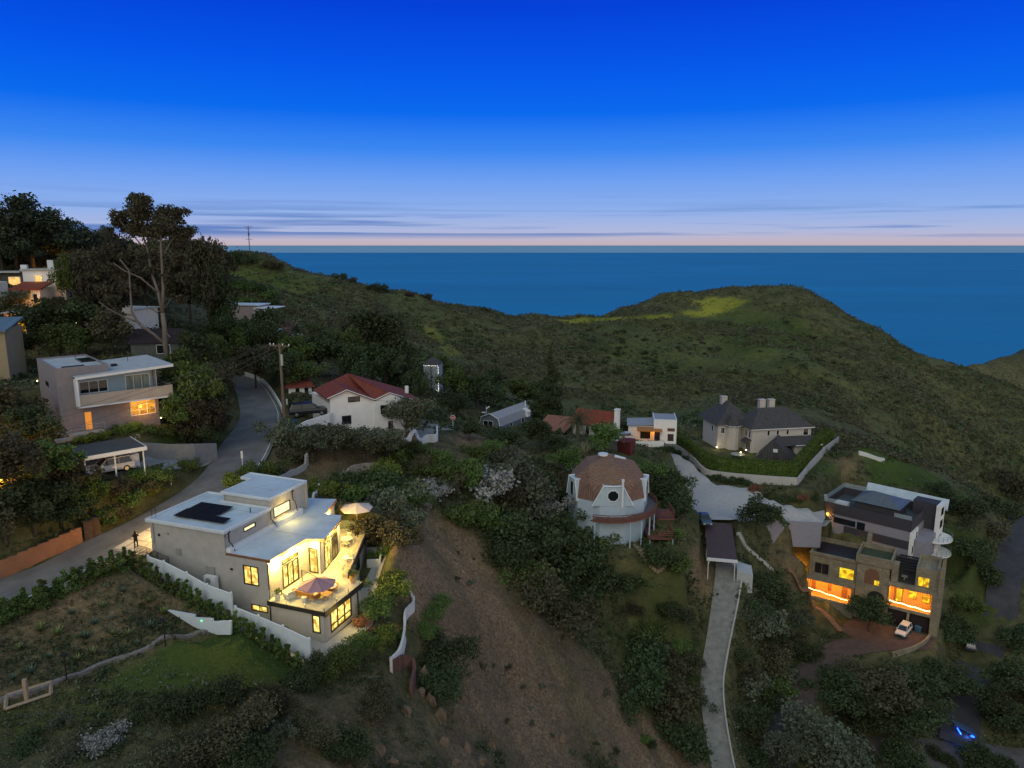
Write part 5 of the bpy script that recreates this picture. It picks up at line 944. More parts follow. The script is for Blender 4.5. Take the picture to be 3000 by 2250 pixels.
def hedge(pts, h, w, label, mcol, dens=90, name='hedge'):
    o = pts[0]; A = offset(pts, -w/2); B = offset(pts, w/2); b = MB(); n = len(pts); V = []
    for i in range(n):
        for q, zz in ((A[i], -.8), (B[i], -.8), (B[i], h), (A[i], h)): V.append((q[0]-o[0], q[1]-o[1], pts[i][2]-o[2]+zz))
    F = [(3,2,1,0), tuple(4*(n-1)+k for k in range(4))]
    for i in range(n-1):
        for k in range(4): a = 4*i+k; c = 4*i+(k+1)%4; F.append((a, c, c+4, a+4))
    t = thing(name, o, 0, label, 'hedge'); b.add(V, F); b.build('trimmed_body', mcol, t)
    C = []; 
    for f in F[2:]:
        q = np.array([V[k] for k in f]); ar = np.linalg.norm(np.cross(q[1]-q[0], q[3]-q[0])); k = int(ar*dens)
        u, v = rng.random((2, k, 1)); C.append(q[0]*(1-u)*(1-v)+q[1]*u*(1-v)+q[2]*u*v+q[3]*(1-u)*v)
    C = np.concatenate(C)+rng.normal(size=(sum(len(c) for c in C), 3))*.09; Vq, Fq = leaf_quads(C, .10+.08*rng.random(len(C))); npmesh('leaves', Vq, Fq, mcol, t)
hm = leaf_mat('hedge_leaves', (.04,.08,.014), (.12,.18,.034), scale=.5)
HP = [uz(*ZT(x, y), z) for x, y, z in [(60,545,-47.4),(0,600,-49.0),(180,735,-49.8),(300,830,-50),(440,888,-50.2),(760,905,-50.3),(1120,925,-50.4),(1240,790,-50.2),(1340,670,-50),(1440,590,-49.8)]]
HP2 = []
for a, c in zip(HP[:-1], HP[1:]):
    for k in range(3): HP2.append(tuple(a[i]+(c[i]-a[i])*k/3 for i in range(3)))
HP2.append(HP[-1]); HPo = offset(HP2, -2.2) if False else [(p[0]+(GT.o[0]+2-p[0])*.055, p[1]+(GT.o[1]-p[1])*.055, p[2]) for p in HP2]
hedge(HPo, 4.1, 1.8, 'tall clipped green hedge boxing in the big hipped-roof house', hm, 55)
# ---------------------------------------------------------------- poles and wires
pole_m = mat('weathered_pole_wood', (.15,.115,.085), .9, .25, 1, .2, stretch=(3,3,.4))
g = uy(835, 1258, 97.5); g = (g[0], g[1], float(hgt(g[0], g[1])))
t = thing('utility_pole', g, -20, 'tall wooden utility pole at the road bend with a crossarm and grey transformer', 'utility pole'); top = proj(*g)
hp = 12.0
for h_ in np.arange(8, 16, .05):
    if proj(g[0], g[1], g[2]+h_)[1] <= 1008: hp = h_; break
lean = uy(818, 1008, g[1])[0]-g[0]
part(t, 'pole', pole_m, lambda b: b.tube([(0,0,-1),(lean,0,hp)], [.24,.15], 10))
part(t, 'crossarm', pole_m, lambda b: (b.box(lean-1.6,lean+1.6,-.08,.08,hp-.35,hp-.18), b.tube([(lean-.9,0,hp-.3),(lean,0,hp-1.1)], .04, 4), b.tube([(lean+.9,0,hp-.3),(lean,0,hp-1.1)], .04, 4)))
part(t, 'insulator', white_st, lambda b: [b.lathe([(.05,0),(.09,.06),(.05,.12),(.09,.18),(0,.26)], 8, (lean+x,0,hp-.18)) for x in (-1.5,-.95,.5,1.5)])
part(t, 'transformer', mat('pole_can', (.40,.40,.40), .5, .1, 2), lambda b: b.cyl(lean*.9+.3,-.1,hp-2.9,hp-1.4,.17,10)); part(t, 'marker_band', mat('orange_reflector', (.5,.15,.02), .5), lambda b: b.tube([(.03,0,.9),(.04,0,1.5)], .245, 10))
ct = t; tp = [Vector(g)+Vector((lean+x, 0, hp)) for x in (-1.5, -.95, .5, 1.5)]
wire = mat('wire', (.09,.085,.08), .6, .1, 1)
for k, (e, sag) in enumerate([((-66,44,-17.5),2.2),((-66,43,-18.7),2.2),((-64,42,-19.6),2.6),((-64,40,-20.6),2.9)]):
    a = tp[k]; b = MB(); E_ = Vector(e); b.tube([tuple(a.lerp(E_, s)-Vector((0,0,sag*4*s*(1-s)))-a) for s in np.linspace(0, 1, 24)], .018, 4)
    tag(b.build('power_line', wire, loc=a), ['uppermost thin cable sagging from the pole over the road to the left', 'second cable from the top sagging left from the wooden pole', 'third cable from the top sagging left from the wooden pole', 'lowest thin cable sagging left from the wooden pole'][k], 'cable', 'cables from the wooden pole')
g = gp(733, 757); t = thing('utility_pole', (g[0], g[1], g[2]), 0, 'distant thin pole with two crossarms standing on the ridge above the sea', 'utility pole')
dpt = g[1]; sc_ = dpt/2150*1.03; part(t, 'pole', mat('far_pole', (.10,.10,.11), .8), lambda b: b.cyl(0,0,-1,88*sc_,.17,6)); part(t, 'crossarm', MATS['far_pole'], lambda b: (b.box(-11*sc_,11*sc_,-.12,.12,86*sc_,87.2*sc_), b.box(-7*sc_,7*sc_,-.12,.12,80*sc_,81*sc_), b.box(-9*sc_,9*sc_,-.12,.12,52*sc_,53*sc_), b.box(-.3,.3,-.2,.2,63*sc_,70*sc_)))
# ---------------------------------------------------------------- road furniture
for i, (px, py, h_) in enumerate([(711,1368,2.0),(803,1298,1.3),(841,1185,.9)]):
    g = gp(px, py); t = thing('marker_post', g, 0, ['white marker post on the inside edge of the road near the lit house roof', 'leaning white marker post on the right edge of the bend', 'short white marker post beside the wooden pole'][i], 'post', 'white road markers'); part(t, 'post', trim, lambda b: (b.cyl(0,0,-.2,h_,.05,6), b.box(-.12,.12,-.03,.03,h_-.9,h_)))
g = gp(402, 1330); t = thing('street_lamp', g, 0, 'thin unlit lamp post with a curved top behind the carport', 'lamp post'); part(t, 'post', mat('galvanised', (.4,.42,.44)), lambda b: b.tube([(0,0,-.5),(0,0,2.0),(.15,0,2.35),(.4,0,2.3),(.45,0,2.0)], .04, 6))
g = gp(502, 1420); t = thing('marker_post', g, 0, 'thin pale post in the shrubs left of the road below the box house drive', 'post'); part(t, 'post', trim, lambda b: b.cyl(0,0,-.2,2.0,.035,6))
g = gp(1327, 1256); t = thing('road_sign', g, 0, 'small round red and white road sign at the bend beyond the terrace', 'sign'); part(t, 'post', trim, lambda b: b.cyl(0,.05,-.3,1.7,.06,6)); part(t, 'sign_face', mat('sign_red', (.45,.06,.05), .5, .05, 2), lambda b: b.tube([(0,0,2.0),(0,-.06,2.0)], .42, 8)); part(t, 'sign_edge', trim, lambda b: b.tube([(0,.03,2.0),(0,-.02,2.0)], .5, 8)); part(t, 'sign_bar', trim, lambda b: b.box(-.26,.26,-.10,-.07,1.93,2.07))
# ---------------------------------------------------------------- cars
rub = mat('tyre_rubber', (.02,.02,.02), .9, .1, 4); rim = mat('alloy_rim', (.35,.35,.36), .35, .1, 5, metal=.6); hl = mat('headlight_glass', (.7,.72,.72), .15, .05, 4, spec=.7); tl = mat('red_tail_light', (.25,.01,.01), .3)
car_gl = mat('car_glass', (.012,.016,.02), .06, .2, 2, spec=.9)
def car(loc, deg, label, paint, kind='suv', L=4.6, Wd=1.86, Hh=1.68, cat='car'):
    t = thing('parked_car' if kind != 'pickup' else 'pickup_truck', loc, deg, label, cat); w = Wd/2; h = Hh
    zb, zs = .32, h*.60
    if kind == 'suv': S = [(-L/2,.55,zs*.82),(-L/2+.10,zb+.02,zs*.98),(-L*.30,zb,zs),(0,zb,zs*.99),(L*.18,zb,zs*.985),(L*.40,zb,zs*.90),(L/2-.12,zb+.04,zs*.80),(L/2,.5,zs*.66)]
    else: S = [(-L/2,.5,zs*.9),(-L/2+.06,zb+.1,zs),(-L*.2,zb,zs),(0,zb,zs),(L*.16,zb,zs),(L*.42,zb,zs*.94),(L/2-.08,zb+.05,zs*.88),(L/2,.5,zs*.72)]
    b = MB(); V = []
    for i, (x, z0, z1) in enumerate(S):
        k = .90 if i in (0, len(S)-1) else (.97 if i in (1, len(S)-2) else 1.0); zm_ = z0+(z1-z0)*.6
        V += [(x,-w*k*.93,z0),(x,-w*k,z0+.12),(x,-w*k,zm_),(x,-w*k*.93,z1-.02),(x,-w*k*.80,z1),(x,w*k*.80,z1),(x,w*k*.93,z1-.02),(x,w*k,zm_),(x,w*k,z0+.12),(x,w*k*.93,z0)]
    F = [tuple(range(10)), tuple(range(10*len(S)-1, 10*len(S)-11, -1))]
    for i in range(len(S)-1):
        for k in range(10): a = 10*i+k; c = 10*i+(k+1)%10; F.append((a, a+10, c+10, c))
    b.add(V, F); bo = b.build('body', paint, t, smooth=False)
    if kind == 'suv': R0, R1, B0, B1 = -L*.40, L*.06, -L*.46, L*.23
    elif kind == 'van': R0, R1, B0, B1 = -L*.46, L*.22, -L*.48, L*.36
    else: R0, R1, B0, B1 = -L*.10, L*.08, -L*.14, L*.20
    z0, z1 = zs*.985, h; wt, wb = w*.70, w*.86
    b = MB(); b.add([(B0,-wb,z0),(B1,-wb,z0),(B1,wb,z0),(B0,wb,z0),(R0,-wt,z1-.06),(R1,-wt,z1-.06),(R1,wt,z1-.06),(R0,wt,z1-.06)], [(3,2,1,0),(4,5,6,7),(0,1,5,4),(1,2,6,5),(2,3,7,6),(3,0,4,7)]); b.build('window', car_gl, t)
    b = MB(); b.box(R0-.05, R1+.04, -wt-.03, wt+.03, z1-.06, z1)
    for y in (-1, 1):
        b.tube([(R1,y*wt,z1-.05),(B1+.02,y*(wb+.01),z0)], .045, 4); b.tube([(R0,y*wt,z1-.05),(B0-.02,y*(wb+.01),z0)], .08 if kind == 'suv' else .05, 4); xm = (R0+R1)/2; b.tube([(xm,y*(wt+.02),z1-.05),(xm,y*(wb+.015),z0)], .035, 4)
    rf_ = b.build('roof', paint, t)
    if kind == 'pickup': part(t, 'bed', black_m, lambda b: b.box(-L/2+.15,-L*.16,-w*.78,w*.78,zs-.02,zs+.012))
    for x in (-L*.31, L*.31):
        for y in (-1, 1):
            b = MB(); b.tube([(x,y*(w-.22),.35),(x,y*(w+.01),.35)], .35, 16); wh = b.build('wheel', rub, t); b = MB(); b.tube([(x,y*(w),.35),(x,y*(w+.03),.35)], .22, 10); b.build('rim', rim, wh)
    for y in (-1, 1):
        part(t, 'headlight', hl, lambda b: b.box(L/2-.22,L/2+.005,y*w*.62-.16,y*w*.62+.16,zs*.60,zs*.74)); part(t, 'tail_light', tl, lambda b: b.box(-L/2-.01,-L/2+.12,y*w*.72-.12,y*w*.72+.12,zs*.6,zs*.85))
        part(t, 'mirror', paint, lambda b: b.box(B1-.25,B1-.05,y*(w+.02)-.06,y*(w+.02)+.08,zs,zs+.14))
    part(t, 'grille', black_m, lambda b: b.box(L/2-.05,L/2+.012,-w*.42,w*.42,.48,zs*.62)); return t
wp = mat('white_car_paint', (.62,.62,.63), .3, .03, 1, spec=.6); sp = mat('silver_car_paint', (.62,.62,.63), .3, .03, 1, spec=.6); bp_ = mat('black_car_paint', (.014,.017,.022), .22, .1, 1, spec=.7); bg_ = mat('blue_grey_car_paint', (.07,.10,.13), .25, .05, 1, spec=.6)
c_ = CA.wor((2.9, 2.6, .0)); car((c_[0], c_[1], c_[2]+.03), 43+180, 'silver crossover parked under the flat carport below the box house', sp, L=4.7)
q = uz(*ZR(602, 925), -24.25); car((q[0], q[1], -24.32), 22, 'black double-cab pickup on the ledge left of the red-roofed house', bp_, 'suv', L=5.7, Wd=1.95, Hh=1.85, cat='pickup')
q = uz(*ZQ(1095, 1400), -71.0); car((q[0], q[1], -70.9), 226, 'white crossover parked on the red forecourt of the stone villa', wp)
q = uz(*ZT(335, 1270), -50); car((q[0], q[1], -49.95), 268, 'blue-grey pickup parked on the courtyard beside the long carport', bg_, 'pickup', L=5.3)
q = gp(1823, 1290); car((q[0], q[1], q[2]+.05), 200, 'small white van by the white flat-roofed house', wp, 'van', L=3.8, Hh=1.7, cat='van')
q = gp(488, 1192); car((q[0], q[1], q[2]+.05), 60, 'black car half hidden by trees right of the box house', bp_)
q = gp(2842, 1895); car((q[0], q[1], q[2]+.05), 60, 'dark car with pale windows parked in the bushes by the valley road', bg_)
for i, (px, py, c) in enumerate([(836,1258,(.02,.025,.03)),(862,1256,(.02,.07,.10)),(2688,1852,(.08,.16,.24))]):
    g = gp(px, py); t = thing('wheelie_bin', g, 20, ['black wheelie bin at the foot of the wooden pole', 'teal wheelie bin right of the wooden pole', 'blue bin beside the garage doors of the stone villa'][i], 'bin'); m = mat('bin_%d' % i, c, .5)
    part(t, 'body', m, lambda b: b.add([(-.3,-.35,0),(.3,-.35,0),(.3,.35,0),(-.3,.35,0),(-.4,-.45,1.1),(.4,-.45,1.1),(.4,.45,1.1),(-.4,.45,1.1)], [(3,2,1,0),(4,5,6,7),(0,1,5,4),(1,2,6,5),(2,3,7,6),(3,0,4,7)])); part(t, 'lid', m, lambda b: b.box(-.43,.43,-.48,.48,1.1,1.2))
# ---------------------------------------------------------------- person on the forecourt
def skin_mesh(name, pts, edges, rad, m, parent, sub=1):
    me = bpy.data.meshes.new(name); me.from_pydata(pts, edges, []); o = bpy.data.objects.new(name, me); COL.objects.link(o); o.parent = parent; me.materials.append(m)
    md = o.modifiers.new('skin', 'SKIN'); 
    for i, r_ in enumerate(rad): me.skin_vertices[0].data[i].radius = (r_, r_) if not isinstance(r_, tuple) else r_
    me.skin_vertices[0].data[0].use_root = True; ss = o.modifiers.new('sub', 'SUBSURF'); ss.levels = sub; ss.render_levels = sub; return o
g = gp(400, 1607); t = thing('person', g, 25, 'person in dark clothes on the road edge with both hands raised to the face', 'person')
skinm = mat('skin', (.42,.24,.16), .6, .05, 5); cloth = mat('dark_clothes', (.018,.017,.02), .9, .2, 6)
J = [(0,0,.92),(0,0,1.15),(0,-.02,1.38),(0,-.02,1.50),(.19,-.02,1.42),(.27,.10,1.20),(.12,.27,1.36),(-.19,-.02,1.42),(-.27,.10,1.20),(-.12,.27,1.36),(.10,0,.86),(.12,.02,.48),(.13,-.02,.09),(-.10,0,.86),(-.12,.03,.48),(-.13,0,.09),(.14,.12,.05),(-.14,.14,.05)]
Ed = [(0,1),(1,2),(2,3),(2,4),(4,5),(5,6),(2,7),(7,8),(8,9),(0,10),(10,11),(11,12),(0,13),(13,14),(14,15),(12,16),(15,17)]
skin_mesh('body', J, Ed, [(.16,.11),(.15,.10),(.17,.11),.055,.065,.05,.038,.065,.05,.038,.095,.068,.045,.095,.068,.045,.04,.04], cloth, t, 2)
part(t, 'head', skinm, lambda b: (b.lathe([(.03,-.12),(.075,-.09),(.095,-.02),(.098,.05),(.08,.11),(.03,.145),(0,.15)], 12, (0,.0,1.62)), b.box(-.012,.012,.09,.125,1.59,1.63), b.box(-.11,-.09,-.02,.02,1.59,1.65), b.box(.09,.11,-.02,.02,1.59,1.65)), smooth=True)
part(t, 'hair', mat('dark_hair', (.012,.01,.01), .8), lambda b: b.lathe([(.105,-.10),(.118,.0),(.118,.07),(.095,.13),(.04,.165),(0,.17)], 12, (0,-.025,1.62)), smooth=True)
for s in (-1, 1):
    def hand(b):
        b.tube([(s*.11,.28,1.37),(s*.08,.31,1.42),(s*.06,.32,1.46)], [.03,.042,.036], 6)
        for k in range(4): b.tube([(s*(.045+.018*k),.32,1.46),(s*(.035+.018*k),.335,1.50+.006*k),(s*(.03+.016*k),.32,1.53+.006*k)], [.010,.009,.007], 5)
        b.tube([(s*.05,.30,1.42),(s*.02,.31,1.45),(s*.01,.32,1.48)], [.012,.011,.008], 5)
    part(t, 'hand', skinm, hand)
ph = Vector((0,.34,1.52)); tag(part(None, 'phone', black_m, lambda b: b.box(-.08,.08,-.01,.01,-.05,.05), loc=(g[0]-sin(R(25))*.34, g[1]+cos(R(25))*.34, g[2]+1.53)), 'small dark phone held up by the person on the road edge', 'phone')
# ---------------------------------------------------------------- terrace furniture on the lit house
FZ = 3.0
def on(x, y, z=FZ): p = MH.pl(*ZM(x, y), 2, z); return MH.wor((p[0], p[1], FZ-.02 if z == FZ else z-.0))
def mdeg(a): return MH.deg+a
teak = mat('orange_teak', (.36,.17,.04), .6, .15, 3); cush = mat('pale_cushions', (.55,.46,.38), .9, .08, 3); pk = mat('rosy_canopy_fabric', (.42,.24,.26), .85, .05, 3); pale_met = mat('pale_garden_metal', (.58,.56,.50), .5, .05, 4)
def umbrella(loc, r, h, deg, m, label, cant=None):
    t = thing('garden_umbrella', loc, deg, label, 'umbrella')
    b = MB(); n = 8; R0 = [(r*cos(2*pi*k/n+pi/8)*(1.08 if k % 2 else 1.0), r*sin(2*pi*k/n+pi/8)*(1.08 if k % 2 else 1.0), h-.55*r/1.6) for k in range(n)]
    b.add(R0+[(0,0,h)]+[(p[0],p[1],p[2]-.04) for p in R0]+[(0,0,h-.06)], [(k,(k+1)%n,n) for k in range(n)]+[(n+1+(k+1)%n,n+1+k,2*n+1) for k in range(n)]+[(k,n+1+k,n+1+(k+1)%n,(k+1)%n) for k in range(n)]); b.build('canopy', m, t)
    b = MB()
    for p in R0: b.tube([(0,0,h+.012),(p[0]*.99,p[1]*.99,p[2]+.012)], .014, 4)
    b.build('rib', black_m if cant else tm, t)
    part(t, 'pole', tm if not cant else black_m, (lambda b: b.cyl(0,0,0,h+.1,.035,8)) if not cant else (lambda b: (b.cyl(cant,0,0,h+.3,.05,8), b.tube([(cant,0,h+.3),(0,0,h+.15),(0,0,h-.1)], .035, 6))))
    part(t, 'base', mat('umbrella_base', (.25,.25,.25), .7), lambda b: b.cyl(cant or 0,0,.0,.08,.32,10)); return t
_up = MH.wor((*MH.pl(*ZM(1458,972), 2, FZ+2.05)[:2], FZ-.02)); umbrella(_up, 1.6, 2.3, mdeg(-15), pk, 'large rosy cantilever umbrella over the sofa on the lit terrace', cant=-1.95)
umbrella(on(1790,555), 1.75, 3.1, mdeg(10), mat('cream_canopy_fabric', (.62,.52,.47), .85, .04, 3), 'cream umbrella on a wooden pole at the far end of the lit terrace')
t = thing('outdoor_sofa', on(1375,1105), mdeg(-8), 'teak outdoor sofa with pale cushions under the rosy umbrella', 'sofa')
part(t, 'frame', teak, lambda b: (b.box(-1.25,1.25,-.45,.45,.12,.35), b.box(-1.25,1.25,-.5,-.4,.12,.72), b.box(-1.3,-1.22,-.45,.45,.12,.6), b.box(1.22,1.3,-.45,.45,.12,.6))); part(t, 'cushion', cush, lambda b: [b.box(-1.2+.8*k,-.45+.8*k,-.38,.42,.352,.5) for k in range(3)])
for k in range(3): part(t, 'back_cushion', cush, lambda b: b.box(-1.18+.8*k,-.47+.8*k,-.39,-.22,.502,.86))
t = thing('ottoman_table', on(1525,1105), mdeg(2), 'square orange teak table at the terrace corner', 'table'); part(t, 'tabletop', teak, lambda b: b.box(-.6,.6,-.45,.45,.36,.42)); 
for x in (-.52,.52):
    for y in (-.37,.37): part(t, 'leg', teak, lambda b: b.box(x-.04,x+.04,y-.04,y+.04,0,.36))
t = thing('lounge_chair', on(1572,1040), mdeg(20), 'round bowl lounge chair with a white cushion beside the rosy umbrella', 'chair'); part(t, 'bowl', teak, lambda b: b.lathe([(.35,0),(.72,.32),(.78,.42),(.70,.42),(.4,.12),(0,.1)], 16)); part(t, 'cushion', white_st, lambda b: b.lathe([(.5,.2),(.6,.36),(.3,.46),(0,.46)], 14))
for i, (x, y, r_, h_, m) in enumerate([(1360,1140,.24,.45,pale_met),(1430,1130,.2,.4,mat('glass_jar', (.45,.45,.4), .2))]):
    t = thing('side_table', on(x, y), 0, ['pale drum side table in front of the sofa', 'small glassy lantern beside the drum side table'][i], ['table', 'lantern'][i]); part(t, 'drum', m, lambda b: b.lathe([(r_*.8,0),(r_,h_*.5),(r_*.85,h_-.03)], 14)); part(t, 'top', m, lambda b: b.cyl(0,0,h_-.028,h_,r_*1.05,14))
t = thing('armchair', on(1240,1110), mdeg(70), 'pale cushioned armchair left of the sofa on the terrace', 'chair'); part(t, 'frame', pale_met, lambda b: (b.box(-.4,.4,-.4,.4,.1,.3), b.box(-.4,.4,-.42,-.34,.3,.75))); part(t, 'cushion', cush, lambda b: b.box(-.36,.36,-.33,.36,.302,.46))
def pot(loc, r_, h_, lab, cm, fern=.6, n=60):
    t = thing('potted_plant', loc, 0, lab, 'potted plant'); part(t, 'pot', cm, lambda b: b.lathe([(r_*.65,0),(r_,h_*.6),(r_*.9,h_),(r_*.75,h_),(r_*.7,h_*.8),(0,h_*.8)], 14))
    C = rng.normal(size=(n, 3))*np.array([.2, .2, .18])*fern/.6+np.array([0, 0, h_+fern*.5]); V, F = leaf_quads(C, .1); npmesh('foliage', V, F, leaf_mat('plant_leaves', (.03,.06,.015), (.10,.14,.03)), t)
pot(on(1145,1125), .25, .5, 'potted plant at the left corner of the glass railing', pale_met); pot(on(1755,985), .34, .75, 'large orange pot with a bushy plant where the terrace narrows', mat('orange_pot', (.42,.20,.05), .7))
def mchair(loc, deg, lab):
    t = thing('dining_chair', loc, deg, lab, 'chair', 'pale metal terrace chairs'); part(t, 'seat', pale_met, lambda b: b.box(-.24,.24,-.24,.24,.42,.45)); part(t, 'backrest', pale_met, lambda b: [b.box(-.24,.24,-.25,-.22,.52+.09*k,.57+.09*k) for k in range(5)]+[b.box(x-.02,x+.02,-.255,-.215,.45,.98) for x in (-.22,.22)])
    for x in (-.22,.22):
        for y in (-.22,.22): part(t, 'leg', pale_met, lambda b: b.box(x-.018,x+.018,y-.018,y+.018,0,.42))
def mtable(loc, r_, lab):
    t = thing('dining_table', loc, 0, lab, 'table'); part(t, 'tabletop', pale_met, lambda b: b.cyl(0,0,.70,.73,r_,16)); part(t, 'pedestal', pale_met, lambda b: (b.cyl(0,0,.03,.7,.05,8), b.cyl(0,0,0,.03,.28,10)))
mtable(on(1695,840), .4, 'small round pale table in the middle of the terrace'); mchair(on(1700,800), mdeg(160), 'pale slatted chair behind the small middle table'); mchair(on(1665,870), mdeg(-20), 'pale slatted chair in front of the small middle table'); mchair(on(1742,822), mdeg(100), 'pale slatted chair right of the small middle table')
mtable(on(1700,680), .65, 'larger round pale table under the cream umbrella end'); mchair(on(1745,672), mdeg(100), 'pale chair right of the larger far table'); mchair(on(1672,688), mdeg(-70), 'pale chair left of the larger far table'); mchair(on(1715,650), mdeg(180), 'pale chair behind the larger far table'); mchair(on(1705,700), mdeg(-10), 'pale chair in front of the larger far table')
t = thing('air_conditioner', MH.wor((-12.3,-.55,3.0)), MH.deg, 'white two-fan outdoor air conditioner against the side of the lit house', 'air conditioner'); part(t, 'case', trim, lambda b: b.box(0,1.25,0,.45,0,1.5)); part(t, 'base', concrete, lambda b: b.box(-.1,1.35,-.1,.6,-.8,0))
for z in (.42, 1.08): part(t, 'fan_grille', mat('fan_grey', (.25,.26,.27), .6), lambda b: b.tube([(.5,-.03,z),(.5,-.002,z)], .28, 14))
# ---------------------------------------------------------------- houses on the left hillside and beyond
Z1 = zm(0, 500, 2.949)
def boxhouse(name, px, py, deg, w, d, h, m, label, roof='flat', rm=None, dy=None, cat='house', below=3, dz=0):
    g = gp(px, py) if dy is None else uy(px, py, dy); t = thing(name, (g[0], g[1], g[2]+dz), deg, label, cat)
    part(t, 'wall', m, lambda b: b.box(0,w,0,d,-below,h)); rm = rm or pale_roof
    if roof == 'flat': part(t, 'roof', rm, lambda b: b.box(-.3,w+.3,-.3,d+.3,h,h+.22))
    elif roof == 'gable': part(t, 'roof', rm, lambda b: b.add([(-.3,-.4,h),(w+.3,-.4,h),(w+.3,d/2,h+d*.25),(-.3,d/2,h+d*.25),(-.3,d+.4,h),(w+.3,d+.4,h)], [(0,1,2,3),(3,2,5,4),(0,3,4),(1,5,2),(0,4,5,1)]))
    elif roof == 'shed': part(t, 'roof', rm, lambda b: b.slab([(-.3,-.5,h),(w+.3,-.5,h),(w+.3,d+.3,h+1),(-.3,d+.3,h+1)], .2))
    return t
def pwin(t, r, m=dark_gl, y=0, fm=trim, lab=None):
    f = part(t, 'window', fm, lambda b: b.box(r[0]-.08,r[1]+.08,y-.04,y-.002,r[2]-.08,r[3]+.08)); part(f, 'pane', m, lambda b: b.box(r[0],r[1],y-.06,y-.041,r[2],r[3]))
    if lab: f['label'] = lab
lit_s = emis('soft_lit_window', (255, 205, 120), 1.15, .35, 2)
t = boxhouse('hillside_house', 72, 852, 12, 6.6, 7, 3.6, white_st, 'white flat-roofed hillside house with one lit square window', rm=pale_roof)
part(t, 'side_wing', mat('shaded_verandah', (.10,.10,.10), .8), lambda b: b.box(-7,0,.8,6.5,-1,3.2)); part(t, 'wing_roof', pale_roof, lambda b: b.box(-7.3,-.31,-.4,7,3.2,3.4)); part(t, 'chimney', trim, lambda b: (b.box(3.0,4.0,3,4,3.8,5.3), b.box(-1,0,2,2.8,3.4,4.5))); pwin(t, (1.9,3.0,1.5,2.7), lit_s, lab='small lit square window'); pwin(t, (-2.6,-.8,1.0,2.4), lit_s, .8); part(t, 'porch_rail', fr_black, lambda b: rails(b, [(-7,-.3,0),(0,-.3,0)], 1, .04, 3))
lamp('window_glow', (2.5,-1.0,2.2), 1.2, (1,.7,.35), t)
t = boxhouse('hillside_house', 38, 892, 10, 4.4, 5, 2.6, white_st, 'small white house with a red roof under the flat-roofed hillside house', 'shed', redtile); pwin(t, (3.3,3.9,.4,1.7)); part(t, 'side_block', white_st, lambda b: b.box(-3.5,-1.8,-1,3,-3,3.8)); part(t, 'side_roof', redtile, lambda b: b.slab([(-6,-1,2.6),(-3.5,-1,2.6),(-3.5,4,3.4),(-6,4,3.4)], .2))
t = boxhouse('corner_building', -112, 1100, 20, 5.2, 8, 5.6, mat('ochre_stucco', (.33,.27,.17), .9, .1, 1), 'ochre building with a blue-grey metal roof at the left edge', 'shed', mat('blue_metal_roof', (.14,.22,.28), .5, .1, 2, brick=(.5,8,.04)), dy=92)
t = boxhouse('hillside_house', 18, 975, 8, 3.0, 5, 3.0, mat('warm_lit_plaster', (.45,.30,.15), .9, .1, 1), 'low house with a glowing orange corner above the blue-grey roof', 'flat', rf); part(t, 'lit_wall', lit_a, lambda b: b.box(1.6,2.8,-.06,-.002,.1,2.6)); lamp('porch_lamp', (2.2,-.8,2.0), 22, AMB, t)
t = boxhouse('white_villa', 262, 757, 0, 6.5, 6, 3.6, white_st, 'distant white villa with columns on the skyline between the tall trees', 'shed', slate)
part(t, 'tower', white_st, lambda b: b.box(-.5,2.2,0,3,3,7.6)); part(t, 'tower_roof', slate, lambda b: b.slab([(-.7,-.2,7.5),(2.4,-.2,7.9),(2.4,3.2,7.9),(-.7,3.2,7.5)], .2)); part(t, 'column', white_st, lambda b: [b.box(3+1.5*k,3.4+1.5*k,-1.2,-.8,-1,5.5) for k in range(4)]); t.scale = (.6,.6,.6); pwin(t, (.6,1.3,5.4,7.0)); part(t, 'lit_porch', lit_s, lambda b: b.box(4.2,7.0,-.06,-.002,.2,1.1))
t = boxhouse('hillside_house', 300, 952, -12, 6.4, 6, 2.6, white_st, 'white walled house with a notched parapet behind the grey-trunked tree', 'flat', pale_roof); part(t, 'parapet', white_st, lambda b: (b.box(-.3,3,-.35,-.302,2.0,3.2), b.box(3,6.7,-.35,-.302,2.0,3.4))); part(t, 'low_roof', mat('plum_tiles', (.12,.05,.07), .9, .2, 2), lambda b: b.slab([(-1.5,-3,.2),(4.5,-3,.0),(4.5,-.36,1.6),(-1.5,-.36,1.8)], .2))
t = boxhouse('hillside_house', 385, 1043, 12, 6.5, 7, 1.9, mat('dim_green_render', (.10,.12,.11), .9), 'dark-roofed low house behind the box house', 'gable', mat('dark_brown_shingles', (.035,.025,.028), .9, .2, 2)); pwin(t, (3.6,5.4,.3,1.5))
t = boxhouse('hillside_house', 655, 930, -8, 10, 6, 3.2, mat('dusty_pink_render', (.33,.27,.26), .9, .1, 1), 'long white-roofed house half hidden by trees left of the dark pines', 'flat', membrane); part(t, 'balcony', trim, lambda b: (b.box(9.5,15,-2,5,-3.2,-2.9), b.box(14.7,15,-2,-1.7,-2.9,2.6), b.box(9.5,15,-2,5,2.6,2.8), b.box(9.6,9.8,-2,-1.8,-2.9,2.6))); part(t, 'balcony_panel', mat('pale_green_panel', (.26,.32,.28), .6), lambda b: b.box(9.7,14.8,-2.1,-2.02,-2.6,-.6)); part(t, 'lower_wall', trim, lambda b: b.box(12,20,-1,4,-8,-4.5)); pwin(t, (10.6,12.6,-.3,2.2), y=-1.9)
t = boxhouse('garden_building', 700, 1120, 0, 0, 0, 0, white_st, 'x') if False else None
g = gp(1272, 1146); k = g[1]/2150*1.04; t = thing('tall_outbuilding', (g[0], g[1], g[2]), -8, 'tall grey outbuilding outlined with white fairy lights beside the dark pine', 'outbuilding'); W0, H0 = 44*k, 76*k
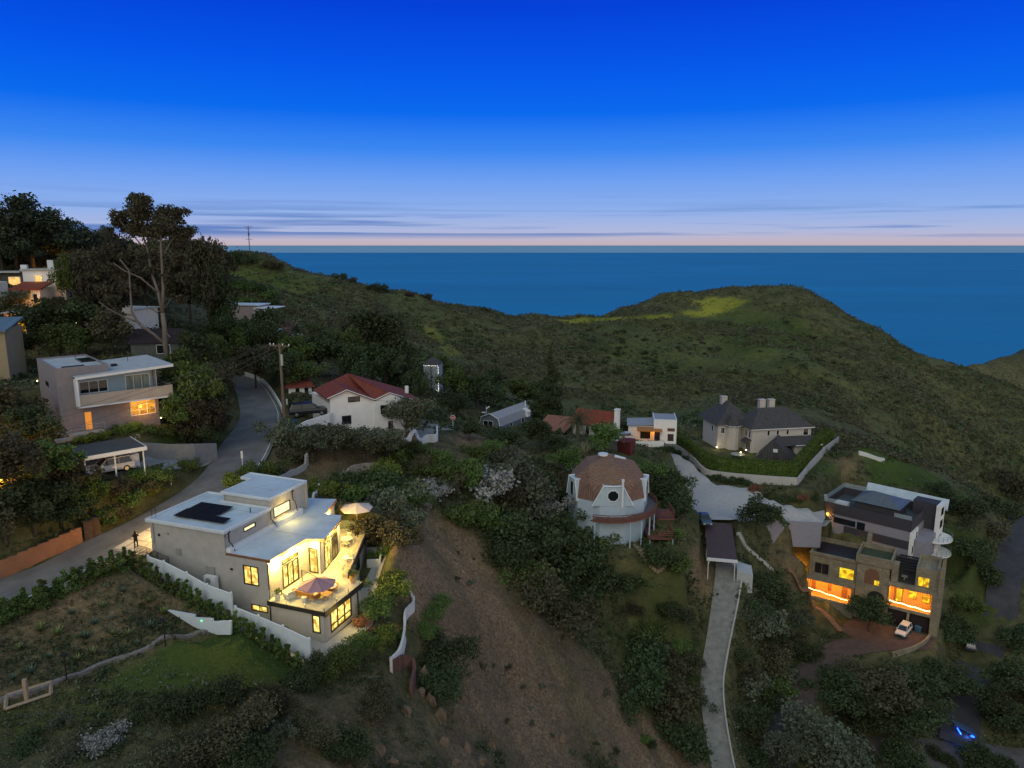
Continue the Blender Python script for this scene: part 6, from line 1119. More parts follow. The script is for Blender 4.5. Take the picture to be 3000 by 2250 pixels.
part(t, 'wall', mat('blue_grey_siding', (.34,.37,.40), .8, .08, 2), lambda b: b.box(-W0*.68,W0*.32,0,4,-2,H0)); part(t, 'roof', slate, lambda b: b.add([(-W0*.72,-.3,H0),(W0*.36,-.3,H0),(W0*.36,4.3,H0),(-W0*.72,4.3,H0),(-W0*.3,2,H0+1.6),(0,2,H0+1.6)], [(0,1,5,4),(1,2,5),(2,3,4,5),(3,0,4)])); part(t, 'drainpipe', black_m, lambda b: b.cyl(-W0*.18,-.1,0,H0,.09,6))
bulbs('fairy_lights', t, (-W0*.68,-.15,H0-.1), (W0*.30,-.15,H0-.1), 10, .05, bulb_w); bulbs('fairy_lights', t, (W0*.31,-.15,H0-.3), (W0*.31,-.15,.2), 15, .055, bulb_w); bulbs('fairy_lights', t, (W0*.31,-.15,.2), (-W0*.1,-.15,.2), 5, .055, bulb_w)
g = gp(1832, 1328); t = thing('storage_container', (g[0]-1.6, g[1], g[2]), -25, 'dark red storage shed with a white roof edge behind the dome house', 'shed'); part(t, 'body', mat('dark_red_boards', (.16,.03,.025), .8, .15, 2, brick=(.3,9,.04)), lambda b: b.box(0,2.6,0,3.4,-.5,2.5)); part(t, 'roof', trim, lambda b: b.slab([(-2.2,-.1,2.9),(-.1,-.1,2.7),(-.1,3.4,2.7),(-2.2,3.4,2.9)], .3)); part(t, 'side_wall', mat('grey_boards', (.2,.2,.2)), lambda b: b.box(-2.0,-.01,.2,3.3,-.5,2.4))
g = gp(1640, 1385); patch('dome_yard', gpoly((1640,1385),(1700,1350),(1740,1345),(1690,1378)), concrete, .1)
for i, (px, py) in enumerate([(183,806),(125,915),(134,925),(5,1372),(8,1400)]):
    g = gp(px, py+10); z = uy(px, py, g[1])[2]; t = thing('garden_light', (g[0], g[1]-.5, z), 0, ['glowing orange lamp in the foliage right of the flat-roofed hillside house', 'upper of two orange lamps among trees below the hillside house', 'lower of two orange lamps among trees below the hillside house', 'orange glow of the upper lamp at the far left edge', 'orange glow of the lower lamp at the far left edge'][i], 'lamp')
    part(t, 'globe', bulb_o, lambda b: b.lathe([(0,-.28),(.22,-.18),(.28,0),(.2,.18),(0,.28)], 10)); part(t, 'stem', black_m, lambda b: b.cyl(0,0,-1.6,-.28,.04,6)); lamp('glow', (0,-.6,.1), [70,30,16,90,120][i], AMB, t, .3)
for i, (px, py) in enumerate([(477,1086),(228,958),(172,920),(117,1132),(478,1240)]):
    g = gp(px, py); z = max(g[2]+.8, g[2]); t = thing('garden_light', (g[0], g[1]-.4, z), 0, ['tiny white lamp right of the box house roof', 'tiny lamp in the dark trees above the box house', 'tiny lamp in the trees below the white villa', 'tiny lamp on the left side of the box house', 'tiny lamp at the lower right corner of the box house'][i], 'lamp'); part(t, 'globe', bulb, lambda b: b.lathe([(0,-.1),(.1,0),(0,.1)], 8)); part(t, 'stem', black_m, lambda b: b.cyl(0,0,-1.2,-.08,.025,6))
# blue-lit frame by the lower road
g = gp(2828, 2168); t = thing('lit_swing_seat', g, -15, 'small frame glowing blue beside the lower road', 'swing seat'); blue = emis('blue_led', (20,70,255), 9, 0); k = g[1]/2150
part(t, 'frame', mat('blue_grey_frame', (.05,.09,.16), .5), lambda b: (b.tube([(-34*k,.3,45*k),(34*k,0,18*k)], .09, 6), b.tube([(-34*k,.3,0),(-34*k,.3,45*k)], .05, 6), b.tube([(30*k,0,-.3),(30*k,0,20*k)], .05, 6), b.slab([(-34*k,.3,46*k),(34*k,0,19*k),(34*k,1.4,22*k),(-34*k,1.6,49*k)], .05)))
part(t, 'light_strip', blue, lambda b: (b.tube([(-28*k,-.1,40*k),(-12*k,-.1,14*k)], .11, 6), b.lathe([(0,-.42),(.36,-.2),(.42,0),(.32,.22),(0,.34)], 10, (18*k,-.2,15*k)), b.lathe([(0,-.2),(.2,0),(0,.2)], 8, (17*k,-.2,1*k)), b.tube([(-33*k,-.1,18*k),(-35*k,-.1,4*k)], .09, 6))); lamp('blue_glow', (0,-.6,.9), 30, (.05,.2,1), t, .3)
# ---------------------------------------------------------------- vegetation
LM = {'dark': leaf_mat('dark_foliage', (0.022,0.038,0.015), (0.070,0.096,0.038)), 'green': leaf_mat('green_foliage', (0.038,0.074,0.018), (0.124,0.172,0.045)), 'olive': leaf_mat('olive_grey_foliage', (0.054,0.067,0.040), (0.142,0.162,0.105)),
      'brown': leaf_mat('brown_green_foliage', (0.038,0.038,0.020), (0.107,0.096,0.053)), 'silver': leaf_mat('silver_blossom', (0.088,0.105,0.070), (0.420,0.420,0.420), scale=1.4), 'bright': leaf_mat('yellow_green_foliage', (0.061,0.105,0.018), (0.219,0.271,0.052)),
      'pine': leaf_mat('pine_foliage', (0.016,0.028,0.016), (0.055,0.074,0.039)), 'euc': leaf_mat('eucalyptus_foliage', (0.029,0.031,0.018), (0.082,0.076,0.045)), 'rust': leaf_mat('rusty_shrub', (0.123,0.061,0.032), (0.385,0.193,0.105)), 'grass': leaf_mat('dry_grass', (.085,.068,.036), (.25,.20,.118)), 'lushg': leaf_mat('lush_grass', (0.052,0.096,0.021), (0.175,0.228,0.061))}
bark = mat('dark_bark', (.07,.055,.045), .95, .25, 2, .4); pale_bark = mat('pale_eucalyptus_bark', (.17,.14,.12), .85, .25, .8, .3, stretch=(2,2,.4))
def clump_pts(cl, n, shell=.55):
    cl = np.array(cl); w = cl[:,3]**2; k = rng.choice(len(cl), n, p=w/w.sum()); d = rng.normal(size=(n, 3)); d /= np.linalg.norm(d, axis=1)[:,None]
    r = (shell+(1-shell)*rng.random(n)**.6)*cl[k,3]*(1+.26*rng.normal(size=n)); zs = np.array([1, 1, .8]); return cl[k,:3]+d*r[:,None]*zs
def crown_mesh(name, m, cl, n, s, norm=None):
    C = clump_pts(cl, n); C = C[C[:,2] > .02]
    if norm is not None:
        kx = .5/np.percentile(np.hypot(C[:,0], C[:,1]), 96); kz = 1/np.percentile(C[:,2], 99); C = C*np.array([kx, kx, kz]); norm += [kx, kz]
    V, F = leaf_quads(C, s*(.6+.8*rng.random(len(C)))); o = npmesh(name, V, F, m); me = o.data; bpy.data.objects.remove(o); return me
def bush_cl(k=9, flat=.6, seed=0):
    r_ = np.random.default_rng(seed); return [(r_.normal()*.42, r_.normal()*.42, .22+.50*r_.random()*flat*1.6, .14+.36*r_.random()**1.5) for _ in range(int(k*1.7))]
BUSH = {}
for kd in ('dark','green','olive','brown','silver','bright','rust'):
    BUSH[kd] = [crown_mesh('foliage', LM[kd], bush_cl(10+3*j, .5+.1*j, 11*j+len(kd)), 3000, .043) for j in range(3)]
BUSHF = {kd: [crown_mesh('foliage', LM[kd], bush_cl(20, .5, 5*j+3), 9000, .026) for j in range(2)] for kd in ('dark','green','olive','brown')}
BUSHL = {kd: [crown_mesh('foliage', LM[kd], bush_cl(6, .45, 7*j+2), 200, .13) for j in range(3)] for kd in ('dark','brown','olive')}
def obj(name, me, loc, sc, rot, parent=None):
    o = bpy.data.objects.new(name, me); COL.objects.link(o); o.location = loc; o.scale = sc if isinstance(sc, tuple) else (sc,)*3; o.rotation_euler = (0, 0, rot); o.parent = parent; return o
def mpp(p): return (p[1]*CP-p[2]*SP)/FPX       # metres per photo pixel at that distance
KN = {'dark': 'dark green', 'green': 'mid green', 'olive': 'grey-olive', 'brown': 'brownish', 'silver': 'pale-blossomed', 'bright': 'yellow-green', 'rust': 'rusty'}
def bush(kd, px, py, wpx, label, group=None, fine=False, low=False, h=1.0):
    g = gp(px, py); r_ = wpx*mpp(g)/2/.95; T_ = (BUSHL if low else BUSHF if fine else BUSH)[kd]; me = T_[random.randrange(len(T_))]
    return tag(obj('bush', me, (g[0], g[1], g[2]-.12*r_), (r_, r_, r_*h*random.uniform(.85, 1.1)), random.uniform(0, 6.28)), label, 'bush', group)
# tree templates, one metre tall units scaled up
def limb_path(a, b_, n=5, wob=.04, r_=random):
    a, b_ = Vector(a), Vector(b_); return [tuple(a.lerp(b_, i/n)+Vector((r_.uniform(-wob, wob), r_.uniform(-wob, wob), 0))*(0 if i in (0, n) else 1)) for i in range(n+1)]
def trunk_mb(cl, h0, r0, fork=.3, lean=0, n=7):
    b = MB(); top = (lean, 0, h0); b.tube(limb_path((0,0,-.08), top, 4, .012), [r0*(1-.10*i) for i in range(5)], 7)
    for c in sorted(cl, key=lambda c: -c[3])[:n]: b.tube(limb_path(top, (c[0]*.85, c[1]*.85, c[2]), 4, .03), [r0*.5*(1-.19*i) for i in range(5)], 5)
    return b
TREE = {}
def mk(kd, key, cl, n, s, h0, r0, bk=bark, nl=7):
    nm = []; me = crown_mesh('crown', LM[kd], cl, n, s*1.0, nm); cl = [(c[0]*nm[0], c[1]*nm[0], c[2]*nm[1], c[3]) for c in cl]; tb = trunk_mb(cl, h0, r0, n=nl); o = tb.build('trunk', bk, smooth=True); tm_ = o.data; bpy.data.objects.remove(o); TREE.setdefault(key, []).append((me, tm_))
rr_ = np.random.default_rng(4)
for j in range(2):
    for kd, key in (('dark','dark'),('green','green'),('brown','brown'),('olive','olive'),('euc','euc')):
        cl = [(rr_.normal()*.20, rr_.normal()*.20, .42+.45*rr_.random(), .10+.09*rr_.random()) for _ in range(22)]; mk(kd, key, cl, 4200, .019, .32, .028)
for j in range(2):
    cl = []
    for _ in range(60):
        a = rr_.random()*6.28; r_ = .46*rr_.random()**.5; z = .26+.62*(1-(r_/.5)**2)*(rr_.random()**.6); cl.append((r_*cos(a), r_*sin(a), z, .075+.05*rr_.random()))
    mk('pine', 'pine', cl, 9000, .014, .35, .03)
for j in range(2):
    cl = [(rr_.normal()*.10*(1.05-z), rr_.normal()*.10*(1.05-z), z, .05+.12*(1-z)) for z in np.linspace(.10, .97, 34)]; mk('dark', 'cone', cl, 5200, .015, .5, .022, nl=2)
cl = [(rr_.normal()*.13*(1.05-z), rr_.normal()*.13*(1.05-z), z, .02+.10*(1-z)) for z in np.linspace(.08, .99, 40)]; mk('dark', 'conifer', cl, 9000, .017, .6, .018, nl=1)
KT = {'dark': 'dark', 'green': 'green', 'brown': 'brown-leaved', 'olive': 'grey-olive', 'euc': 'brownish', 'pine': 'dark domed pine', 'cone': 'dark pointed', 'conifer': 'narrow dark conifer'}
def tree(key, px, py, ytop, wpx, label, group=None, name=None):
    g = gp(px, py); m_ = mpp(g); h = max(2.0, (py-ytop)*m_*(.93 if key == 'pine' else .98)); w = wpx*m_; me, tm_ = TREE[key][random.randrange(len(TREE[key]))]
    wf = 1.0; t = thing(name or {'pine': 'pine_tree', 'conifer': 'conifer_tree', 'cone': 'evergreen_tree', 'olive': 'olive_tree'}.get(key, 'tree'), (g[0], g[1], g[2]), random.uniform(0, 360), label, 'tree', group)
    s = (w/wf, w/wf, h); obj('crown', me, (0, 0, 0), s, 0, t); obj('trunk', tm_, (0, 0, 0), s, 0, t); return t
ORD = ['first', 'second', 'third', 'fourth', 'fifth', 'sixth', 'seventh', 'eighth', 'ninth', 'tenth', 'eleventh', 'twelfth', 'thirteenth', 'fourteenth', 'fifteenth', 'sixteenth', 'seventeenth', 'eighteenth', 'nineteenth', 'twentieth']+['twenty-'+x for x in ('first','second','third','fourth','fifth','sixth','seventh','eighth','ninth')]+['thirtieth']
def row(lst, what, group):      # label members by their order across the photo
    for i, it in enumerate(sorted(lst, key=lambda q: q[1])):
        lab = '%s from the left of the %s' % (ORD[i], what)
        if len(it) == 5: tree(*it, lab, group)
        else: bush(*it, lab, group)
# --- left hillside
row([('pine',100,800,572,290),('pine',8,800,604,170),('pine',215,775,640,170),('pine',300,765,662,120),('pine',160,770,610,170),('pine',50,790,590,220),('pine',250,770,665,130)], 'domed pines on the skyline of the left hill', 'domed pines on the left hill')
row([('euc',355,1010,700,220),('euc',620,985,705,150),('brown',560,960,735,150),('brown',300,930,740,150),('dark',650,1000,790,120),('brown',430,900,720,170),('euc',520,830,690,150),('brown',590,820,705,130),('euc',640,850,730,110),('brown',470,850,700,140),('brown',250,850,730,120),('dark',400,830,700,140)], 'trees crowded round the tall eucalyptus', 'brown trees round the eucalyptus')
row([('green',205,905,748,80),('dark',250,1010,860,170),('dark',130,1020,880,150),('brown',330,1040,905,150),('olive',60,905,850,90),('dark',60,1075,960,110),('green',180,1075,950,130),('dark',225,880,770,90),('dark',290,880,760,110),('brown',155,940,870,80),('green',255,1045,960,110),('dark',100,985,905,80)], 'dense trees among the hillside houses', 'trees between the hillside houses')
row([('green',580,1290,1060,170),('dark',610,1250,1100,120),('green',545,1300,1170,120),('dark',590,1330,1220,110),('brown',640,1300,1190,80),('brown',650,1255,1060,120),('green',540,1190,1020,110),('brown',610,1335,1160,150),('dark',570,1120,970,130),('green',640,1120,980,120),('dark',690,1040,930,110),('green',520,1270,1150,90),('dark',655,1040,900,100)], 'bushy trees inside the road bend', 'trees inside the road bend')
row([('brown',20,1300,1120,190),('dark',105,1350,1190,170),('brown',45,1450,1270,210),('green',150,1440,1290,170),('brown',225,1465,1330,140),('dark',100,1560,1400,220),('brown',20,1590,1440,180),('green',270,1500,1390,120),('dark',190,1560,1450,170),('brown',330,1480,1400,110),('dark',10,1210,1120,90)], 'dark trees at the left edge below the houses', 'trees at the left edge')
# --- behind and around the red-roofed house
row([('dark',1092,1125,912,195),('cone',1172,1155,925,160),('green',1010,1110,965,150),('dark',935,1105,975,170),('green',860,1100,985,140),('dark',1215,1210,1085,80),('dark',790,1085,905,120),('brown',750,1140,1010,130),('green',720,1085,960,100),('dark',840,1140,1030,130),('dark',1130,1150,1010,130),('dark',1050,1145,1010,120),('cone',1205,1160,1010,90),('green',900,1145,1060,110)], 'dark trees massed behind the red-roofed house', 'dark trees behind the red-roofed house')
row([('olive',1190,1300,1163,130),('olive',985,1350,1240,140),('olive',1065,1355,1255,160),('olive',915,1350,1262,130),('olive',1140,1350,1262,130),('dark',1215,1350,1290,70)], 'grey-olive trees in front of the red-roofed house', 'olive trees by the red-roofed house')
row([('green',1330,1185,1075,110),('dark',1400,1200,1100,130),('green',1290,1120,1040,90),('olive',1355,1140,1060,80),('dark',1450,1160,1080,100),('dark',1340,1225,1150,100),('green',1520,1190,1110,110),('dark',1570,1200,1120,90)], 'trees above the barn-roofed house', 'trees above the barn-roofed house')
tree('conifer', 1612, 1240, 1035, 120, 'tall narrow conifer between the barn-roofed house and the palm', name='conifer_tree')
row([('dark',1490,1325,1255,120),('dark',1585,1320,1225,110),('green',1440,1345,1290,90),('green',1775,1335,1240,140),('dark',1375,1290,1235,70),('dark',1825,1270,1235,70),('green',1660,1400,1310,100),('dark',1640,1330,1275,70)], 'leafy trees round the palm and the pink cottage', 'trees round the pink cottage')
# --- middle slope
row([('silver',1255,1460,150),('silver',1430,1440,190),('olive',1540,1470,200),('silver',1590,1500,120),('green',1345,1400,120),('green',1170,1350,90),('green',1215,1330,80),('green',1290,1350,70),('green',1305,1395,90),('bright',1130,1390,100),('green',1395,1340,80),('olive',1480,1370,120),('green',1245,1385,90)], 'rounded shrubs on the slope below the terrace wall', 'shrubs below the terrace wall')
row([('olive',1130,1500,160),('green',1040,1460,150),('olive',1190,1540,130),('green',1215,1480,120),('brown',1105,1570,150),('brown',1175,1590,110),('dark',1100,1440,150),('dark',1000,1440,110),('bright',950,1450,90),('green',1345,1520,130)], 'shrubs behind the right corner of the lit house', 'shrubs behind the lit house')
row([('dark',1480,1570,190),('dark',1590,1620,200),('dark',1700,1640,190),('green',1540,1700,150),('dark',1760,1690,130),('brown',1560,1760,190),('brown',1650,1830,190),('dark',1470,1640,140),('dark',1620,1560,140),('green',1750,1590,110),('dark',1720,1740,150),('brown',1500,1480,130),('green',1400,1540,120),('dark',1660,1700,150),('dark',1830,1720,110)], 'dark shrubs covering the canyon side below the dome house', 'dark shrubs below the dome house')
row([('dark',1880,1980,200),('brown',1950,2080,180),('dark',1980,2180,170),('dark',1850,2080,150),('brown',2010,1960,90),('green',1900,1870,100),('dark',1960,1800,90),('olive',1870,1900,60),('dark',2030,2060,80),('green',1990,1900,70)], 'shrubs left of the steep drive', 'shrubs left of the steep drive')
row([('green',1975,1660,100),('dark',1915,1640,110),('green',1960,1570,80),('dark',1960,1470,130),('dark',1975,1500,90),('dark',1930,1430,120),('green',1900,1400,100),('green',1940,1580,80),('dark',1985,1420,80)], 'shrubs between the dome house and the courtyard', 'shrubs right of the dome house')
row([('dark',2215,1562,1462,130),('green',2262,1565,1488,90)], 'leafy trees at the lower edge of the courtyard', 'trees at the courtyard edge')
# --- bottom right
row([('dark',2240,1730,130),('olive',2230,1850,150),('dark',2250,1770,110),('dark',2190,1800,90),('brown',2250,1950,130),('olive',2190,2010,130),('dark',2180,2120,130),('dark',2200,2220,110),('green',2260,2030,110),('dark',2160,1920,70)], 'shrubs between the steep drive and the stone villa', 'shrubs right of the steep drive')
row([('dark',2450,2090,1965,190),('brown',2550,2100,1950,210),('dark',2670,2090,1955,200),('dark',2780,2060,1950,150),('dark',2500,2160,2010,200),('dark',2640,2170,2030,200),('dark',2730,2030,1930,110),('dark',2600,2130,1985,160)], 'dark trees below the white car forecourt', 'trees below the villa forecourt')
row([('olive',2380,2240,2080,220),('olive',2470,2260,2140,180),('olive',2300,2260,2150,130)], 'grey-green trees at the bottom right of the slope', 'grey trees at the bottom right')
tree('dark', 2545, 1850, 1735, 125, 'dark ivy-like tree against the arch of the stone villa tower')
row([('dark',2950,2050,1930,150),('brown',3000,2120,1990,160),('dark',2890,2110,2010,120),('dark',2980,1930,1830,120),('dark',2940,2160,2060,130)], 'dark trees beyond the valley road', 'trees beyond the valley road')
row([('dark',2860,1620,110),('brown',2900,1560,120),('dark',2830,1500,110),('dark',2880,1690,100),('dark',2800,1850,110),('green',2830,1780,90),('dark',2780,1870,80),('dark',2930,1500,100),('brown',2960,1440,110),('dark',2760,1450,70)], 'scrubby bushes right of the stone villa', 'bushes right of the stone villa')
row([('olive',2660,2200,90),('dark',2640,2235,120),('dark',2760,2230,70),('dark',2850,2240,110),('dark',2920,2245,90)], 'small dark plants below the lower road', 'plants by the lower road')
# --- near slope, bottom and left
NB = [('silver',320,2180,110),('dark',560,2080,180),('brown',650,2180,220),('dark',880,2000,140),('dark',1280,1940,200),('dark',1270,2010,170),('green',1265,1800,100),('green',1245,1850,80),('brown',760,2080,150),('green',1000,1950,130),('brown',1100,2080,130),('dark',720,2230,180),('brown',900,2140,150),('green',1160,1870,70),('dark',1000,2200,160),('brown',600,2240,150)]
for i, it in enumerate(sorted(NB, key=lambda q: q[1])): bush(*it, '%s from the left of the large shrubs on the near slope' % ORD[i], 'large shrubs on the near slope', fine=it[0] in BUSHF)
row([('green',1120,1640,80),('bright',1150,1740,110),('green',1105,1800,110),('bright',1120,1880,90),('green',1050,1900,90),('rust',1060,1830,60),('green',1160,1690,60),('rust',1150,1850,50)], 'garden shrubs left of the snaking white wall', 'garden shrubs right of the lit house')
row([('green',735,1400,90),('bright',705,1420,90),('green',790,1390,80),('brown',860,1350,100),('olive',830,1290,110),('brown',880,1300,100),('green',800,1440,70),('bright',760,1440,60)], 'roadside shrubs behind the roof of the lit house', 'shrubs behind the lit house roof')
row([('green',460,1410,90),('green',555,1375,60),('brown',410,1440,90),('green',370,1470,90),('bright',450,1445,70),('brown',330,1520,80),('green',290,1530,80),('olive',505,1405,50),('green',420,1400,90)], 'shrubs along the road verge below the carport', 'verge shrubs below the carport')
row([('bright',290,1285,60),('green',340,1270,60),('bright',380,1265,60),('green',430,1265,60),('bright',250,1295,50),('green',480,1275,60)], 'low garden shrubs along the front of the box house', 'shrubs in front of the box house')
row([('rust',2215,1435,40),('dark',2280,1475,60),('dark',2320,1468,50),('rust',2350,1464,34),('dark',2385,1464,40),('dark',2240,1460,50)], 'low shrubs on the courtyard bank', 'shrubs on the courtyard bank')
row([('dark',1985,1330,35),('dark',2010,1350,35),('dark',2040,1365,35),('dark',2065,1385,35),('dark',2085,1402,38),('dark',2110,1410,38),('dark',2135,1415,38),('dark',2160,1415,38),('dark',2185,1420,36),('dark',1960,1322,32),('dark',1935,1318,30)], 'dark plants at the foot of the boundary wall', 'plants at the foot of the boundary wall')
tree('green', 2150, 1297, 1240, 62, 'small round tree on the lawn inside the big hedge')
row([('dark',2425+i*9,1290-i*2,16) for i in range(0)], '', '') if False else None
# shrubs in rows along the fences and the low wall
pod = [crown_mesh('foliage', LM['green'], [(rng.normal()*.14, rng.normal()*.14, .15+.16*k, .24-.012*k) for k in range(9)], 900, .055) for _ in range(3)]
def podrow(F, n, v, label, group, h=1.3):
    for i in range(n):
        u = F[0]+(F[1]-F[0])*(i+.5)/n; w_ = MH.wor((u, v+random.uniform(-.15, .15), 0)); z = float(hgt(w_[0], w_[1]))
        tag(obj('shrub', random.choice(pod), (w_[0], w_[1], z-.1), (h*.85, h*.85, h*random.uniform(.75, 1.1)), random.uniform(0, 6)), '%s from the left of the %s' % (ORD[i], label), 'shrub', group)
podrow((-19.2,-8.2), 12, -3.0, 'shrubs before the upper white fence', 'shrubs by the upper white fence', 1.3)
podrow((-7.3,.3), 9, -3.7, 'shrubs before the lower white fence', 'shrubs by the lower white fence', 1.3)
lw = gl_([(-10,1835),(60,1800),(160,1755),(250,1712),(345,1672)], 8); lw = resample(lw, 18)
for i, p in enumerate(lw): tag(obj('shrub', random.choice(pod), (p[0]+random.uniform(-.3,.3), p[1], p[2]-.1), (1.3, 1.3, 1.35*random.uniform(.8, 1.1)), random.uniform(0, 6)), '%s from the left of the young shrubs by the roadside wall' % ORD[i], 'shrub', 'shrubs by the low roadside wall')
# small agaves and tufts on the planted bank
def agave_me(m, n=16, l=.5):
    b = MB()
    for k in range(n):
        a = 2.4*k; t_ = .35+.6*(k/n); d = Vector((cos(a)*cos(t_*1.3), sin(a)*cos(t_*1.3), sin(t_*1.3)))*l; s_ = Vector((-sin(a), cos(a), 0))*.05
        b.add([tuple(-s_), tuple(s_), tuple(d*.6+s_*.9), tuple(d), tuple(d*.6-s_*.9)], [(0,1,2,3,4)])
    o = b.build('rosette', m); me = o.data; bpy.data.objects.remove(o); return me
ag = agave_me(mat('agave_leaf', (.16,.19,.06), .6, .3, 3)); ag2 = agave_me(mat('blue_agave_leaf', (.09,.13,.09), .6, .3, 3))
ap = [(120,1848),(55,1905),(145,1928),(230,1935),(270,1915),(330,1815),(375,1862),(402,1890),(436,1765),(330,1860),(275,1830),(210,1800),(360,1735),(90,1975),(40,1990),(480,1800),(170,1860),(300,1780),(440,1840),(250,1870)]
for i, (px, py) in enumerate(sorted(ap)):
    g = gp(px, py); tag(obj('agave', ag if i % 2 else ag2, (g[0], g[1], g[2]), random.uniform(1.0, 1.7), random.uniform(0, 6)), '%s from the left of the spiky rosettes on the bare planted bank' % ORD[i], 'agave', 'rosettes on the planted bank')
# palm, cactus clumps, bare-branched tree
g = gp(1692, 1290); m_ = mpp(g); t = thing('palm_tree', g, 0, 'date palm with a broad drooping crown in front of the pink cottage', 'palm'); hp_ = 62*m_
part(t, 'trunk', pale_bark, lambda b: b.tube([(0,0,-.5),(.05,0,hp_*.5),(0,0,hp_)], [.42,.34,.36], 8))
def fronds(b, n=62, L=4.3):
    for k in range(n):
        a = k*2.4; el = R(80-135*(k/n)); P_ = []; p = Vector((0, 0, 0)); 
        for i in range(7):
            P_.append(p.copy()); e = el-R(13*i); p = p+Vector((cos(a)*cos(e), sin(a)*cos(e), sin(e)))*L/6
        s_ = Vector((-sin(a), cos(a), 0))
        for i in range(6):
            q, q2 = P_[i], P_[i+1]; w = .42*sin(pi*(i+.8)/7)
            for j in range(3):
                c = q.lerp(q2, j/3); d = (q2-q).normalized()
                for sg in (-1, 1): e_ = c+s_*sg*w+d*.25-Vector((0,0,.28)); b.add([tuple(c), tuple(c+d*.10), tuple(e_)], [(0,1,2)])
        b.tube([tuple(x) for x in P_], .03, 3)
b = MB(); fronds(b); fo = b.build('fronds', leaf_mat('palm_leaf', (0.035,0.060,0.025), (0.149,0.184,0.084)), t); fo.location = (0, 0, hp_)
for i, (px, py, s) in enumerate([(2005,1478,1.25),(1716,1330,.8)]):
    g = gp(px, py); b = MB(); [b.tube([(.15*cos(k),.15*sin(k),-.2),(.5*cos(k)*(1+.1*k%3),.5*sin(k),.9),(.62*cos(k*1.1)*(1+.1*k%3),.6*sin(k),2.1+.3*(k%4))], [.1,.11,.07], 6) for k in range(13)]
    o = b.build('cactus', mat('pale_cactus', (.20,.20,.11), .7, .15, 3), smooth=True, loc=g); o.scale = (s,)*3; tag(o, ['clump of pale upright cactus right of the dome house', 'smaller pale cactus clump below the palm'][i], 'cactus')
# the big pale-trunked eucalyptus
g = gp(492, 1072); m_ = mpp(g); t = thing('eucalyptus_tree', g, 0, 'tallest tree on the left, a eucalyptus with pale forking trunks above the box house', 'tree')
X = lambda px, py: ((px-492)*m_, (1072-py)*m_*1.02)
def eu(pts, r0, r1, yo=0):
    n = len(pts); return ([(X(*p)[0], yo*i/n, X(*p)[1]) for i, p in enumerate(pts)], [r0+(r1-r0)*i/(n-1) for i in range(n)])
bl = [eu([(495,1085),(490,1010),(492,960),(490,920)],.42,.30), eu([(490,1010),(462,980),(425,950),(410,915),(415,860),(420,800),(400,770)],.22,.07,-2), eu([(490,920),(480,860),(462,800),(455,740),(440,690),(430,640)],.25,.07,1.5), eu([(490,920),(500,850),(505,760),(510,700),(520,650)],.24,.07,-1),
      eu([(425,950),(385,930),(350,905),(335,885)],.11,.05,-3), eu([(455,905),(470,920),(490,905),(505,880)],.13,.06,2), eu([(415,860),(380,840),(350,810),(340,780)],.10,.05,2), eu([(480,860),(440,820),(400,800),(380,780)],.14,.05,-2), eu([(505,760),(530,720),(560,690)],.10,.05,1), eu([(455,740),(425,700),(395,660)],.10,.05,-1), eu([(450,720),(470,660),(470,620)],.10,.05,1), eu([(492,970),(505,990),(520,975),(505,1000)],.12,.05,0)]
b = MB(); [b.tube(limb, rad, 8) for limb, rad in bl]; b.build('trunk', pale_bark, t, smooth=True)
cl = []
for (px, py, r_) in [(450,610,30),(420,640,38),(475,615,34),(470,650,40),(405,680,34),(520,650,36),(550,670,38),(560,700,30),(430,690,34),(510,690,36),(380,670,24),(495,700,30),(540,640,28),(585,690,20),(395,650,26),(372,690,16),(440,600,18),(560,640,20),(480,690,32),(350,790,22),(375,810,26),(330,850,24),(420,790,22),(400,760,24),(535,730,22),(455,760,18),(360,740,20),(545,770,26),(520,820,22),(470,800,20),(390,850,24),(350,880,20),(560,820,24),(430,860,18),(540,880,22),(500,780,18),(330,760,24),(310,810,20)]:
    x, z = X(px, py)
    for q in range(2): cl.append((x+rng.normal()*.4, rng.normal()*r_*m_*.9, z, r_*m_*.82))
me = crown_mesh('crown', LM['euc'], [(c[0], c[1], c[2], c[3]*.86) for c in cl], 17000, .14); obj('crown', me, (0,0,0), 1, 0, t)
g = gp(845, 985); m_ = mpp(g); t = thing('bare_tree', g, 0, 'leafless pinkish-grey tree above the dark woods left of the pines', 'tree'); b = MB()
for k in range(16):
    a = -1+2*k/15; b.tube([(0,0,-.3),(a*8*m_,rng.normal(),22*m_),(a*26*m_,rng.normal()*2,(48-10*abs(a)+6*rng.random())*m_)], [.2,.12,.05], 4)
b.build('branches', mat('pinkish_bark', (.17,.12,.11), .9, .2, 1), t)
